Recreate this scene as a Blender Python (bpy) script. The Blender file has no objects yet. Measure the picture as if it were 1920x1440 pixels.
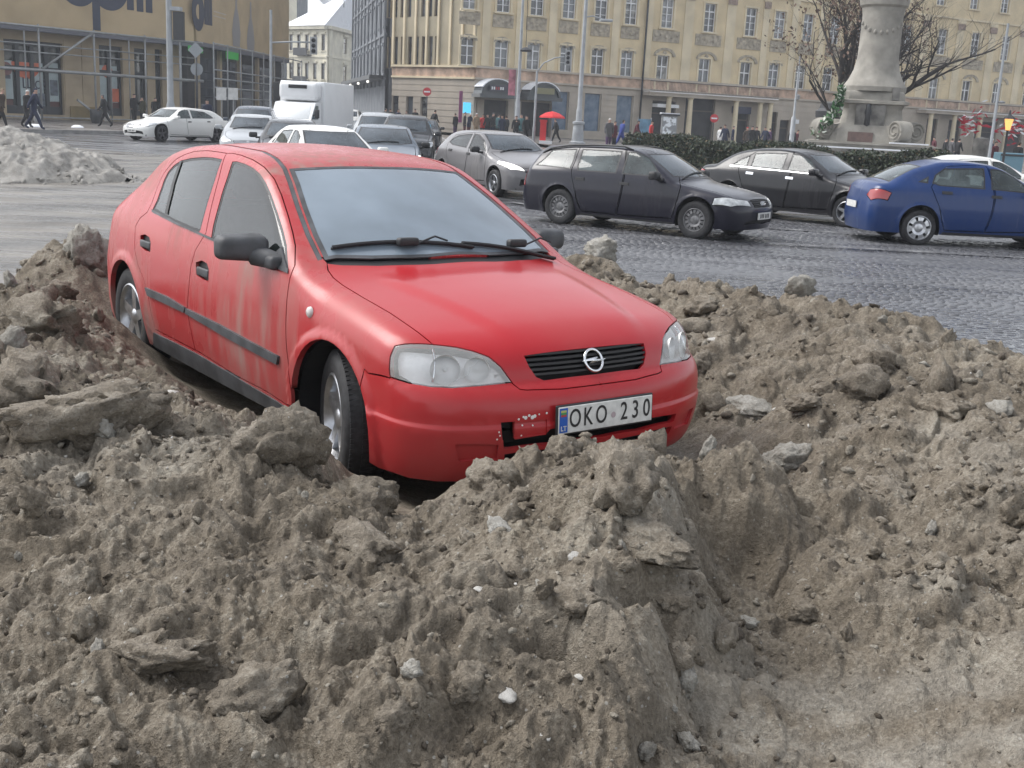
import bpy, bmesh, math, random
import numpy as np
from mathutils import Vector, Matrix, noise
from mathutils.geometry import delaunay_2d_cdt
R = math.radians
random.seed(7); RNG = np.random.default_rng(11)
scene = bpy.context.scene
COL = scene.collection

# ------------------------------------------------------------------ camera
CAM_F, CAM_ROLL, CAM_PITCH, CAM_H = 2115.0, R(2.93), R(13.36), 1.627
cam_d = bpy.data.cameras.new('camera'); cam = bpy.data.objects.new('camera', cam_d); COL.objects.link(cam)
scene.camera = cam
cam_d.sensor_fit = 'HORIZONTAL'; cam_d.sensor_width = 36.0; cam_d.lens = 36.0*CAM_F/1920.0
cam_d.clip_start = 0.05; cam_d.clip_end = 3000
_F = Vector((0, math.cos(CAM_PITCH), -math.sin(CAM_PITCH))); _R0 = Vector((1, 0, 0)); _U0 = _R0.cross(_F)
_R = math.cos(CAM_ROLL)*_R0 + math.sin(CAM_ROLL)*_U0
_U = -math.sin(CAM_ROLL)*_R0 + math.cos(CAM_ROLL)*_U0
CAM_C = Vector((0, 0, CAM_H))
_m = Matrix.Identity(4)
for i in range(3):
    _m[i][0] = _R[i]; _m[i][1] = _U[i]; _m[i][2] = -_F[i]; _m[i][3] = CAM_C[i]
cam.matrix_world = _m
def ray(px, py): return (_F*CAM_F + _R*(px-960) - _U*(py-720)).normalized()
def at_z(px, py, z=0.0):
    d = ray(px, py); return CAM_C + d*((z-CAM_C.z)/d.z)
def at_y(px, py, y):
    d = ray(px, py); return CAM_C + d*(y/d.y)

# ------------------------------------------------------------------ sky, sun, exposure (overcast winter day)
world = bpy.data.worlds.new('World'); scene.world = world; world.use_nodes = True
_nt = world.node_tree; _bg = _nt.nodes['Background']
SUN_EL, SUN_AZ = R(50), R(285)
sky = _nt.nodes.new('ShaderNodeTexSky'); sky.sky_type = 'NISHITA'; sky.sun_disc = False
sky.sun_elevation = SUN_EL; sky.sun_rotation = SUN_AZ; sky.air_density = 1.0; sky.dust_density = 1.6; sky.ozone_density = 1.0
_hs = _nt.nodes.new('ShaderNodeHueSaturation'); _hs.inputs['Saturation'].default_value = 0.24
_nt.links.new(sky.outputs[0], _hs.inputs['Color']); _nt.links.new(_hs.outputs[0], _bg.inputs['Color'])
_bg.inputs['Strength'].default_value = 0.15
_sd = bpy.data.lights.new('sun', 'SUN'); _sd.energy = 1.5; _sd.angle = R(36); _sd.color = (1.0, 0.97, 0.93)
sun = bpy.data.objects.new('sun', _sd); COL.objects.link(sun)
sun.rotation_euler = (R(90)-SUN_EL, 0, math.pi - SUN_AZ)
scene.view_settings.view_transform = 'Standard'; scene.view_settings.look = 'None'
scene.view_settings.gamma = 1.0; scene.view_settings.exposure = 1.0
scene.cycles.max_bounces = 6; scene.cycles.diffuse_bounces = 3; scene.cycles.glossy_bounces = 3
scene.cycles.transmission_bounces = 4; scene.cycles.transparent_max_bounces = 8
scene.cycles.caustics_reflective = False; scene.cycles.caustics_refractive = False

# ------------------------------------------------------------------ object helpers
def link(o, parent=None):
    COL.objects.link(o)
    if parent is not None: o.parent = parent
    return o
def tag(o, label=None, cat=None, group=None, kind=None):
    if label: o['label'] = label
    if cat: o['category'] = cat
    if group: o['group'] = group
    if kind: o['kind'] = kind
    return o
def empty(name, loc=(0, 0, 0), rz=0.0, label=None, cat=None, group=None):
    o = bpy.data.objects.new(name, None); o.empty_display_size = 0.2
    o.location = loc; o.rotation_euler = (0, 0, rz); COL.objects.link(o)
    return tag(o, label, cat, group)
def mesh_obj(name, verts, faces, mat, parent=None, smooth=False, normals=None):
    me = bpy.data.meshes.new(name)
    me.from_pydata([tuple(map(float, v)) for v in verts], [], [tuple(map(int, f)) for f in faces])
    mats = mat if isinstance(mat, (list, tuple)) else [mat]
    for m in mats: me.materials.append(m)
    if smooth or normals is not None:
        me.polygons.foreach_set('use_smooth', [True]*len(me.polygons))
    if normals is not None:
        me.normals_split_custom_set_from_vertices([tuple(map(float, n)) for n in normals])
    me.update()
    o = bpy.data.objects.new(name, me)
    return link(o, parent)
def np_mesh(name, V, Fq, mat, parent=None, smooth=True):
    me = bpy.data.meshes.new(name); V = np.asarray(V, np.float32); Fq = np.asarray(Fq, np.int32); k = Fq.shape[1]
    me.vertices.add(len(V)); me.vertices.foreach_set('co', V.ravel())
    me.loops.add(Fq.size); me.loops.foreach_set('vertex_index', Fq.ravel())
    me.polygons.add(len(Fq)); me.polygons.foreach_set('loop_start', np.arange(0, Fq.size, k, dtype=np.int32))
    me.polygons.foreach_set('use_smooth', np.full(len(Fq), smooth))
    me.materials.append(mat); me.update(calc_edges=True); me.validate()
    return link(bpy.data.objects.new(name, me), parent)
class MB:
    """collects shapes and links them as one mesh object"""
    def __init__(s): s.v = []; s.f = []
    def add(s, v, f):
        n = len(s.v); s.v += [tuple(p) for p in v]; s.f += [tuple(i+n for i in q) for q in f]; return s
    def box(s, c, h, rz=0.0, M=None):
        pts = [Vector((sx*h[0], sy*h[1], sz*h[2])) for sx in (-1, 1) for sy in (-1, 1) for sz in (-1, 1)]
        if rz: pts = [Matrix.Rotation(rz, 3, 'Z') @ p for p in pts]
        if M is not None: pts = [M @ p for p in pts]
        pts = [p + Vector(c) for p in pts]
        return s.add(pts, [(0, 1, 3, 2), (4, 6, 7, 5), (0, 4, 5, 1), (2, 3, 7, 6), (0, 2, 6, 4), (1, 5, 7, 3)])
    def box2(s, a, b):
        return s.box([(a[i]+b[i])/2 for i in range(3)], [abs(b[i]-a[i])/2 for i in range(3)])
    def tube(s, pts, r, n=8, cap=True):
        pts = [Vector(p) for p in pts]; rr = r if isinstance(r, (list, tuple)) else [r]*len(pts); base = len(s.v); up = None
        for i, p in enumerate(pts):
            d = (pts[min(i+1, len(pts)-1)] - pts[max(i-1, 0)])
            d = d.normalized() if d.length > 1e-9 else Vector((0, 0, 1))
            if up is None: up = Vector((0, 0, 1)) if abs(d.z) < .9 else Vector((1, 0, 0))
            a = d.cross(up).normalized(); b = d.cross(a).normalized(); up = -b
            for k in range(n):
                t = 2*math.pi*k/n; s.v.append(tuple(p + (a*math.cos(t)+b*math.sin(t))*rr[i]))
        for i in range(len(pts)-1):
            for k in range(n):
                q = base+i*n; s.f.append((q+k, q+(k+1) % n, q+n+(k+1) % n, q+n+k))
        if cap:
            s.f.append(tuple(base+k for k in range(n))[::-1]); s.f.append(tuple(base+(len(pts)-1)*n+k for k in range(n)))
        return s
    def lathe(s, prof, c=(0, 0, 0), n=24, axis='z', a0=0.0, a1=2*math.pi, M=None):
        full = abs(a1-a0-2*math.pi) < 1e-6; base = len(s.v); cols = n if full else n+1
        for k in range(cols):
            t = a0+(a1-a0)*k/n
            for r, z in prof:
                p = Vector((r*math.cos(t), r*math.sin(t), z)) if axis == 'z' else (Vector((r*math.cos(t), z, r*math.sin(t))) if axis == 'y' else Vector((z, r*math.cos(t), r*math.sin(t))))
                if M is not None: p = M @ p
                s.v.append(tuple(p+Vector(c)))
        m = len(prof)
        for k in range(n):
            k2 = (k+1) % cols
            for i in range(m-1): s.f.append((base+k*m+i, base+k2*m+i, base+k2*m+i+1, base+k*m+i+1))
        return s
    def prism(s, poly, off, fn=lambda p: p):
        """poly: list of 3D points (planar); off: vector"""
        n = len(poly); off = Vector(off); a = [Vector(p) for p in poly]; b = [p+off for p in a]
        return s.add(a+b, [tuple(range(n))[::-1], tuple(range(n, 2*n))] + [(i, (i+1) % n, n+(i+1) % n, n+i) for i in range(n)])
    def build(s, name, mat, parent=None, smooth=False):
        o = mesh_obj(name, s.v, s.f, mat, parent, smooth)
        bm = bmesh.new(); bm.from_mesh(o.data); bmesh.ops.recalc_face_normals(bm, faces=bm.faces); bm.to_mesh(o.data); bm.free()
        if smooth == 'auto':
            o.data.set_sharp_from_angle(angle=R(35))
        return o
def text_obj(name, body, size, m, parent, ext=.0006, sx=1.0, off=0.0):
    cu = bpy.data.curves.new(name, 'FONT'); cu.body = body; cu.size = size; cu.align_x = 'CENTER'; cu.align_y = 'CENTER'; cu.extrude = ext; cu.offset = off; cu.resolution_u = 4
    t = bpy.data.objects.new(name, cu); COL.objects.link(t); bpy.context.view_layer.update()
    me = bpy.data.meshes.new_from_object(t.evaluated_get(bpy.context.evaluated_depsgraph_get())); bpy.data.objects.remove(t); bpy.data.curves.remove(cu)
    me.name = name; me.materials.clear(); me.materials.append(m); o = link(bpy.data.objects.new(name, me), parent); o.scale = (sx, 1, 1); return o
def copy_tree(o, parent=None):
    c = o.copy(); COL.objects.link(c)
    if parent is not None: c.parent = parent
    for ch in list(o.children): copy_tree(ch, c)
    return c

# ------------------------------------------------------------------ materials
def nodes_of(m): return m.node_tree.nodes, m.node_tree.links
def mat(name, col, rough=0.7, metal=0.0, var=0.0, scale=6.0, bump=0.0, bscale=40.0, coat=0.0, coat_rough=0.1, spec=0.5, emit=None, estr=0.0, col2=None, contrast=(0.35, 0.65), detail=6.0, rvar=0.0):
    m = bpy.data.materials.new(name); m.use_nodes = True; N, L = nodes_of(m); b = N['Principled BSDF']
    b.inputs['Base Color'].default_value = (*col, 1); b.inputs['Roughness'].default_value = rough; b.inputs['Metallic'].default_value = metal
    b.inputs['Coat Weight'].default_value = coat; b.inputs['Coat Roughness'].default_value = coat_rough; b.inputs['Specular IOR Level'].default_value = spec
    if emit: b.inputs['Emission Color'].default_value = (*emit, 1); b.inputs['Emission Strength'].default_value = estr
    if var > 0 or col2 or bump > 0 or rvar > 0:
        tc = N.new('ShaderNodeTexCoord')
    if var > 0 or col2 or rvar > 0:
        n = N.new('ShaderNodeTexNoise'); n.inputs['Scale'].default_value = scale; n.inputs['Detail'].default_value = detail; L.new(tc.outputs['Object'], n.inputs['Vector'])
        r = N.new('ShaderNodeValToRGB'); r.color_ramp.elements[0].position, r.color_ramp.elements[1].position = contrast
        c2 = col2 if col2 else tuple(max(0, x*(1+var)) for x in col); c1 = col if col2 else tuple(max(0, x*(1-var)) for x in col)
        r.color_ramp.elements[0].color = (*c1, 1); r.color_ramp.elements[1].color = (*c2, 1)
        L.new(n.outputs['Fac'], r.inputs['Fac'])
        if var > 0 or col2: L.new(r.outputs['Color'], b.inputs['Base Color'])
        if rvar > 0:
            mr = N.new('ShaderNodeMapRange'); mr.inputs['From Min'].default_value = .3; mr.inputs['From Max'].default_value = .7
            mr.inputs['To Min'].default_value = max(0.02, rough-rvar); mr.inputs['To Max'].default_value = min(1, rough+rvar)
            L.new(n.outputs['Fac'], mr.inputs['Value']); L.new(mr.outputs[0], b.inputs['Roughness'])
    if bump > 0:
        n2 = N.new('ShaderNodeTexNoise'); n2.inputs['Scale'].default_value = bscale; n2.inputs['Detail'].default_value = 5; L.new(tc.outputs['Object'], n2.inputs['Vector'])
        bp = N.new('ShaderNodeBump'); bp.inputs['Strength'].default_value = bump; bp.inputs['Distance'].default_value = 0.02; L.new(n2.outputs['Fac'], bp.inputs['Height']); L.new(bp.outputs[0], b.inputs['Normal'])
    return m
def glass_mat(name, tint=(0.5, 0.55, 0.57), film=0.0, film_col=(0.55, 0.6, 0.64), rough=0.03, transp=0.6, ior=1.5):
    """window glass: fresnel gloss over a tinted see-through pane, with an optional film of fog, dirt or painted-in reflection"""
    m = bpy.data.materials.new(name); m.use_nodes = True; N, L = nodes_of(m); N.remove(N['Principled BSDF']); out = N['Material Output']
    tr = N.new('ShaderNodeBsdfTransparent'); tr.inputs[0].default_value = (tint[0]*transp*1.6, tint[1]*transp*1.6, tint[2]*transp*1.6, 1)
    gl = N.new('ShaderNodeBsdfGlossy'); gl.inputs['Roughness'].default_value = rough; gl.inputs['Color'].default_value = (1, 1, 1, 1)
    fr = N.new('ShaderNodeFresnel'); fr.inputs['IOR'].default_value = ior
    base = tr
    if film > 0:
        df = N.new('ShaderNodeBsdfDiffuse'); df.inputs[0].default_value = (*film_col, 1)
        tc = N.new('ShaderNodeTexCoord'); ns = N.new('ShaderNodeTexNoise'); ns.inputs['Scale'].default_value = 2.2; ns.inputs['Detail'].default_value = 5; L.new(tc.outputs['Object'], ns.inputs['Vector'])
        mr = N.new('ShaderNodeMapRange'); mr.inputs['From Min'].default_value = .3; mr.inputs['From Max'].default_value = .7; mr.inputs['To Min'].default_value = max(0, film-.12); mr.inputs['To Max'].default_value = min(1, film+.12); L.new(ns.outputs['Fac'], mr.inputs['Value'])
        mx0 = N.new('ShaderNodeMixShader'); L.new(mr.outputs[0], mx0.inputs[0]); L.new(tr.outputs[0], mx0.inputs[1]); L.new(df.outputs[0], mx0.inputs[2]); base = mx0
    mx = N.new('ShaderNodeMixShader'); L.new(fr.outputs[0], mx.inputs[0]); L.new(base.outputs[0], mx.inputs[1]); L.new(gl.outputs[0], mx.inputs[2]); L.new(mx.outputs[0], out.inputs['Surface'])
    return m
M_BLACK = mat('black_plastic', (0.018, 0.018, 0.02), 0.55)
M_RUBBER = mat('rubber', (0.02, 0.02, 0.022), 0.75, var=0.4, scale=30)
M_DARK = mat('dark_void', (0.008, 0.008, 0.009), 0.9)
M_TRIM = mat('weathered_trim', (0.055, 0.058, 0.064), 0.6, var=0.4, scale=9, bump=.05)
M_CHROME = mat('chrome', (0.75, 0.76, 0.78), 0.16, metal=1.0)
M_ALLOY = mat('alloy_rim', (0.50, 0.51, 0.53), 0.30, metal=0.9, var=0.25, scale=14)
M_GLASS_CAR = glass_mat('tinted_car_glass', (0.42, 0.50, 0.50), film=0.12, film_col=(.35, .4, .42), transp=0.42)
M_GLASS_PALE = glass_mat('fog_and_sky_film_windscreen', (0.5, 0.56, 0.6), film=0.60, film_col=(0.30, 0.365, 0.43), transp=0.7)  # film colour stands for condensation plus the sky's pale reflection
M_LENS = glass_mat('lamp_lens', (0.62, 0.63, 0.64), film=0.34, film_col=(.74, .74, .72), transp=1.1, rough=.06)
M_SEAT = mat('seat_fabric', (0.06, 0.062, 0.066), 0.9, var=.2, scale=20)
M_SNOWY = mat('fresh_snow', (0.78, 0.80, 0.84), 0.8, var=.06, scale=3, bump=.2, bscale=12)
M_FLAG_Y = mat('flag_yellow', (0.45, 0.42, 0.12), .5); M_FLAG_G = mat('flag_green', (0.04, 0.25, 0.08), .5); M_FLAG_R = mat('flag_red', (0.35, 0.04, 0.05), .5)
# ------------------------------------------------------------------ ground, roads, pavements
ROAD = -.2
def road_mat(name, dark, light, rough=(.12, .55), bump=.25, brick=None, ruts=False, scale=1.0):
    m = bpy.data.materials.new(name); m.use_nodes = True; N, L = nodes_of(m); b = N['Principled BSDF']; g = N.new('ShaderNodeNewGeometry')
    def nz(sc, det=5, st=(1, 1, 1)):
        mp = N.new('ShaderNodeMapping'); mp.inputs['Scale'].default_value = st; L.new(g.outputs['Position'], mp.inputs[0])
        n = N.new('ShaderNodeTexNoise'); n.inputs['Scale'].default_value = sc; n.inputs['Detail'].default_value = det; L.new(mp.outputs[0], n.inputs['Vector']); return n.outputs['Fac']
    a = nz(.35*scale, 6); c = nz(9*scale, 5); w = nz(.9*scale, 5, (.35, 1.5, 1))
    r = N.new('ShaderNodeValToRGB'); r.color_ramp.elements[0].color = (*dark, 1); r.color_ramp.elements[1].color = (*light, 1); r.color_ramp.elements[0].position = .36; r.color_ramp.elements[1].position = .66
    mx = N.new('ShaderNodeMix'); mx.data_type = 'FLOAT'; mx.inputs['Factor'].default_value = .45; L.new(a, mx.inputs['A']); L.new(w, mx.inputs['B']); mx2 = N.new('ShaderNodeMix'); mx2.data_type = 'FLOAT'; mx2.inputs['Factor'].default_value = .25; L.new(mx.outputs[0], mx2.inputs['A']); L.new(c, mx2.inputs['B'])
    fac = mx2.outputs[0]
    if ruts:   # wheel tracks dragged through the slush along the lane
        mp = N.new('ShaderNodeMapping'); mp.inputs['Rotation'].default_value = (0, 0, R(24)); L.new(g.outputs['Position'], mp.inputs[0]); wv = N.new('ShaderNodeTexWave'); wv.inputs['Scale'].default_value = .22; wv.inputs['Distortion'].default_value = 11; wv.inputs['Detail'].default_value = 4; wv.inputs['Detail Scale'].default_value = .6; L.new(mp.outputs[0], wv.inputs['Vector'])
        m3 = N.new('ShaderNodeMix'); m3.data_type = 'FLOAT'; m3.inputs['Factor'].default_value = .11; L.new(fac, m3.inputs['A']); L.new(wv.outputs['Fac'], m3.inputs['B']); fac = m3.outputs[0]
    L.new(fac, r.inputs['Fac']); L.new(r.outputs['Color'], b.inputs['Base Color'])
    mr = N.new('ShaderNodeMapRange'); mr.inputs['From Min'].default_value = .38; mr.inputs['From Max'].default_value = .62; mr.inputs['To Min'].default_value = rough[0]; mr.inputs['To Max'].default_value = rough[1]; L.new(w, mr.inputs['Value']); L.new(mr.outputs[0], b.inputs['Roughness'])
    bp = N.new('ShaderNodeBump'); bp.inputs['Strength'].default_value = bump; bp.inputs['Distance'].default_value = .03; L.new(c, bp.inputs['Height']); nrm = bp
    if brick:
        t = N.new('ShaderNodeTexBrick'); t.inputs['Scale'].default_value = 1; t.inputs['Brick Width'].default_value = brick; t.inputs['Row Height'].default_value = brick; t.inputs['Mortar Size'].default_value = .012; t.inputs['Mortar Smooth'].default_value = .6
        L.new(g.outputs['Position'], t.inputs['Vector']); b2 = N.new('ShaderNodeBump'); b2.inputs['Strength'].default_value = .6; b2.inputs['Distance'].default_value = .015; b2.invert = True; L.new(t.outputs['Fac'], b2.inputs['Height']); L.new(bp.outputs[0], b2.inputs['Normal']); nrm = b2
    L.new(nrm.outputs[0], b.inputs['Normal'])
    return m
M_WET = road_mat('wet_setts', (.040, .041, .047), (.135, .137, .146), (.08, .42), .35, brick=.13)
M_SETT = road_mat('wet_sett_stone', (.055, .056, .063), (.150, .152, .162), (.12, .44), .4)
M_SLUSH = road_mat('slushy_asphalt', (.045, .041, .036), (.20, .182, .158), (.10, .6), .7, scale=1.6, ruts=True)
M_PAVE = road_mat('wet_pavement', (.085, .078, .075), (.19, .175, .165), (.15, .6), .2, brick=.35)
M_KERB = mat('kerb_stone', (.25, .245, .24), .75, var=.25, scale=2)
M_LINE = mat('patchy_pale_line', (.10, .10, .105), .5, col2=(.30, .30, .30), scale=3.5, contrast=(.45, .62))  # thin streaks, patchy between dark and pale grey
o = mesh_obj('road', [(-300, -40, ROAD), (300, -40, ROAD), (300, 700, ROAD), (-300, 700, ROAD)], [(0, 1, 2, 3)], M_WET); o['kind'] = 'structure'
def sheet(name, pts, z, m, kerb=None, h=.15):
    mb = MB(); p = [(x, y, z) for x, y in pts]; mb.add(p, [tuple(range(len(p)))])
    mb.add(p+[(x, y, z-.4) for x, y in pts], [(i, (i+1) % len(p), len(p)+(i+1) % len(p), len(p)+i) for i in range(len(p))])
    o = mb.build(name, m); o['kind'] = 'structure'; return o
def xy(px, py, z): p = at_z(px, py, z); return (p.x, p.y)
# slushy carriageway on the left
sl = [xy(-900, 1300, ROAD), xy(300, 1000, ROAD), xy(220, 470, ROAD), xy(330, 350, ROAD), xy(420, 300, ROAD), xy(150, 278, ROAD), xy(-500, 262, ROAD)]
o = mesh_obj('slushy_road', [(x, y, ROAD+.004) for x, y in sl], [tuple(range(len(sl)))], M_SLUSH); o['kind'] = 'structure'
# pavements
left_pave = [xy(-400, 236, ROAD), xy(0, 248, ROAD), xy(235, 252, ROAD), xy(330, 246, ROAD), xy(430, 230, ROAD)]
lp = left_pave+[(-18, 118), (-26, 118), (-70, 60)]
sheet('pavement', lp, ROAD+.15, M_PAVE)
mid = [xy(742, 228, ROAD), xy(800, 247, ROAD), xy(845, 272, ROAD), xy(960, 291, ROAD), xy(1180, 303, ROAD), (9.5, 33.5), (22, 31), (60, 40), (75, 130), (20, 112), (-3.8, 99), (-13, 109), (-25, 160), (-26, 160)]
sheet('plaza_pavement', mid, ROAD+.15, M_PAVE)
def kerb(pts, n0):
    mb = MB()
    for i in range(len(pts)-1):
        a, b = Vector((*pts[i], 0)), Vector((*pts[i+1], 0)); d = (b-a); L = d.length; k = max(1, int(L/1.0)); ang = math.atan2(d.y, d.x)
        for j in range(k):
            c = a+d*((j+.5)/k); mb.box((c.x, c.y, ROAD+.077), (L/k/2-.006, .075, .085), ang)
    o = mb.build('kerb', M_KERB); o['kind'] = 'structure'
kerb(left_pave, 0); kerb(mid[:7], 1)
# nearer setts laid as real stones
def setts():
    X, Y = np.meshgrid(np.arange(-.6, 15, .125), np.arange(5.0, 24, .115)); th = R(-8); X = X+RNG.uniform(0, .12, X.shape[0])[:, None]+RNG.normal(0, .010, X.shape)
    x = X*math.cos(th)-Y*math.sin(th)*0+0; x = X; y = Y+RNG.normal(0, .007, Y.shape)+.18*np.sin(X*.55)+.05*np.sin(X*1.7+Y)
    # only where they can be seen: outside the bank, inside the view
    px = x/np.maximum(y, .1); m = (px < .78) & (px > -.06) & (y > 7.0-.45*(x-2.5))
    x, y = x[m], y[m]; n = len(x); hx = .060*RNG.uniform(.78, 1.06, n); hy = .056*RNG.uniform(.85, 1.03, n); z = ROAD+.006+RNG.normal(0, .0025, n)+.006*np.sin(x*.9+1.3*np.sin(y*.7))*np.sin(y*.8); tx, ty = RNG.normal(0, .035, n), RNG.normal(0, .035, n)
    V = np.zeros((n, 8, 3)); k = 0
    for lvl in (0, 1):
        for sx, sy in ((-1, -1), (1, -1), (1, 1), (-1, 1)):
            f = .74 if lvl else 1.0; V[:, k, 0] = x+sx*hx*f; V[:, k, 1] = y+sy*hy*f; V[:, k, 2] = np.where(lvl, z+sx*hx*tx+sy*hy*ty, ROAD-.01); k += 1
    base = np.array([(4, 5, 6, 7), (0, 1, 5, 4), (1, 2, 6, 5), (2, 3, 7, 6), (3, 0, 4, 7)]); Fq = (np.arange(n)[:, None, None]*8+base[None]).reshape(-1, 4)
    o = np_mesh('setts', V.reshape(-1, 3), Fq, M_SETT, None, True); o['kind'] = 'stuff'
setts()
def strip(name, a, b, w, z=ROAD+.03, m=M_LINE):
    a, b = Vector((*a, z)), Vector((*b, z)); n = Vector((-(b-a).y, (b-a).x, 0)).normalized()*w/2
    o = mesh_obj(name, [a-n, b-n, b+n, a+n], [(0, 1, 2, 3)], m); o['kind'] = 'structure'
strip('road_line', xy(1440, 455, ROAD+.03), xy(2000, 487, ROAD+.03), .10); strip('road_line', xy(1440, 427, ROAD+.03), xy(1640, 440, ROAD+.03), .10); strip('road_line', xy(960, 381, ROAD), xy(1020, 392, ROAD), .12)
# ------------------------------------------------------------------ buildings
Z0 = ROAD+.15
def wall_mat(name, col, var=.12, scale=.6, stain=.35, rough=.9):
    m = mat(name, col, rough, var=var, scale=scale, bump=.25, bscale=9, detail=9)
    return m
M_YEL = wall_mat('ochre_stucco', (.62, .51, .325)); M_YELPALE = wall_mat('pale_pilaster', (.65, .56, .395)); M_RELIEF = wall_mat('grey_relief', (.36, .315, .245), .3, 3.2)
M_STONE = wall_mat('pale_rusticated_stone', (.42, .37, .31)); M_BAND = wall_mat('faded_orange_band', (.47, .335, .25), .35, 1.2); M_GREYW = wall_mat('dark_grey_stucco', (.15, .16, .175), .25)
M_CREAM = wall_mat('cream_stucco', (.66, .62, .50), .15); M_OCHRE2 = wall_mat('tan_panel', (.42, .325, .20), .10, .5); M_TAN = wall_mat('tan_stone', (.36, .29, .20), .15)
M_WFRAME = mat('white_window_frame', (.74, .75, .77), .5); M_PANE = mat('dark_window_pane', (.035, .04, .05), .06, var=.5, scale=.8, spec=.8); PANES = [M_PANE, M_PANE, mat('pane_with_net_curtain', (.17, .18, .19), .15, var=.6, scale=1.2, spec=.8), mat('pane_reflecting', (.09, .105, .125), .05, var=.5, scale=.6, spec=.9), mat('pane_half_blind', (.02, .022, .027), .08, col2=(.26, .26, .25), scale=.45, spec=.8, contrast=(.48, .52))]; M_WOODF = mat('brown_window_frame', (.10, .075, .06), .6)
M_DKMETAL = mat('dark_iron', (.03, .032, .036), .5); M_GALV = mat('galvanised_steel', (.30, .31, .32), .5, metal=.35, var=.15, scale=3); M_POLE = mat('grey_painted_pole', (.33, .35, .37), .55, var=.15, scale=2)
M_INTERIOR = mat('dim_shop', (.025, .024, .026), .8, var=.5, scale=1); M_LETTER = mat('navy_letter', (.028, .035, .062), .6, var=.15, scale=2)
class Facade:
    """u runs left to right along the wall as seen, v is height above Z0, w is out of the wall towards the viewer"""
    def __init__(s, A, B):
        s.A = Vector((A[0], A[1], 0)); d = Vector((B[0]-A[0], B[1]-A[1], 0)); s.L = d.length; s.d = d/s.L; s.n = Vector((s.d.y, -s.d.x, 0)); s.rz = math.atan2(s.d.y, s.d.x)
    def root(s, name, **k):
        return empty(name, (s.A.x, s.A.y, Z0), s.rz, **k)
    def uv(s, px, py):
        r = ray(px, py); t = ((s.A-CAM_C).dot(s.n))/r.dot(s.n); p = CAM_C+r*t; return (p-s.A).dot(s.d), p.z-Z0
    def u(s, px, v=5.0):
        a = s.uv(px, 150)[0]
        for _ in range(3):
            # the column drifts with height because the camera is tilted: solve at that height
            lo, hi = -200, 800
            for _ in range(40):
                m = (lo+hi)/2
                if s.uv(px, m)[1] > v: lo = m
                else: hi = m
            a = s.uv(px, lo)[0]
        return a
# local facade coordinates: x = u, y = -w (into the wall), z = v
def LB(mb, u0, u1, v0, v1, w0, w1): return mb.box2((u0, -w1, v0), (u1, -w0, v1))
def wall_holes(u0, u1, v0, v1, holes, depth=.3):
    mb = MB(); vs = sorted(set([v0, v1]+[h[2] for h in holes]+[h[3] for h in holes]))
    for a, b in zip(vs[:-1], vs[1:]):
        hs = sorted([h for h in holes if h[2] <= a+1e-6 and h[3] >= b-1e-6]); x = u0
        for h in hs+[(u1, u1)]:
            if h[0] > x+1e-6: mb.add([(x, 0, a), (h[0], 0, a), (h[0], 0, b), (x, 0, b)], [(0, 1, 2, 3)])
            x = max(x, h[1])
    for h in holes:
        a, b, c, d = h[:4]; q = [(a, 0, c), (b, 0, c), (b, 0, d), (a, 0, d)]; q2 = [(x, depth, z) for x, y, z in q]
        mb.add(q+q2, [(i, 4+i, 4+(i+1) % 4, (i+1) % 4) for i in range(4)])
    return mb
_wm = {}
def window_mesh(w, h, kind, frame_m, pane_m):
    key = (round(w, 2), round(h, 2), kind, frame_m.name, pane_m.name)
    if key in _wm: return _wm[key]
    t = .07; mb = MB()
    LB(mb, -w/2, -w/2+t, 0, h, -.05, .03); LB(mb, w/2-t, w/2, 0, h, -.05, .03); LB(mb, -w/2+t, w/2-t, 0, t, -.05, .035); LB(mb, -w/2+t, w/2-t, h-t, h, -.05, .03)
    if kind != 'plain':
        tr = h*(.70 if kind in ('cross', 'door') else .72); LB(mb, -w/2+t, w/2-t, tr-.05, tr+.05, -.05, .045); LB(mb, -.05, .05, t, tr-.05, -.05, .05); LB(mb, -.045, .045, tr+.05, h-t, -.05, .03)
        if kind in ('cross', 'grid'):
            for k in ((.35,) if kind == 'cross' else (.24, .48)): LB(mb, -w/2+t, -.05, h*k-.02, h*k+.02, -.05, .02); LB(mb, .05, w/2-t, h*k-.02, h*k+.02, -.05, .02)
        if kind == 'door': LB(mb, -w/2+t, -.05, t, h*.24, -.04, .025); LB(mb, .05, w/2-t, t, h*.24, -.04, .025)
    o = mb.build('window', frame_m); COL.objects.unlink(o); mb2 = MB().add([(-w/2, .04, 0), (w/2, .04, 0), (w/2, .04, h), (-w/2, .04, h)], [(0, 1, 2, 3)]); p = mb2.build('pane', pane_m); COL.objects.unlink(p)
    _wm[key] = (o.data, p.data); return _wm[key]
def window(root, u, v, w, h, kind='cross', frame_m=None, pane_m=None, depth=.18):
    if pane_m is None: pane_m = PANES[int(abs(math.sin(u*12.9+v*78.2))*1000) % len(PANES)]
    a, b = window_mesh(w, h, kind, frame_m or M_WFRAME, pane_m)
    o = bpy.data.objects.new('window', a); link(o, root); o.location = (u, depth, v); p = bpy.data.objects.new('pane', b); link(p, o); return o
def part(mb, name, m, root, **k): return mb.build(name, m, root, **k)

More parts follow.
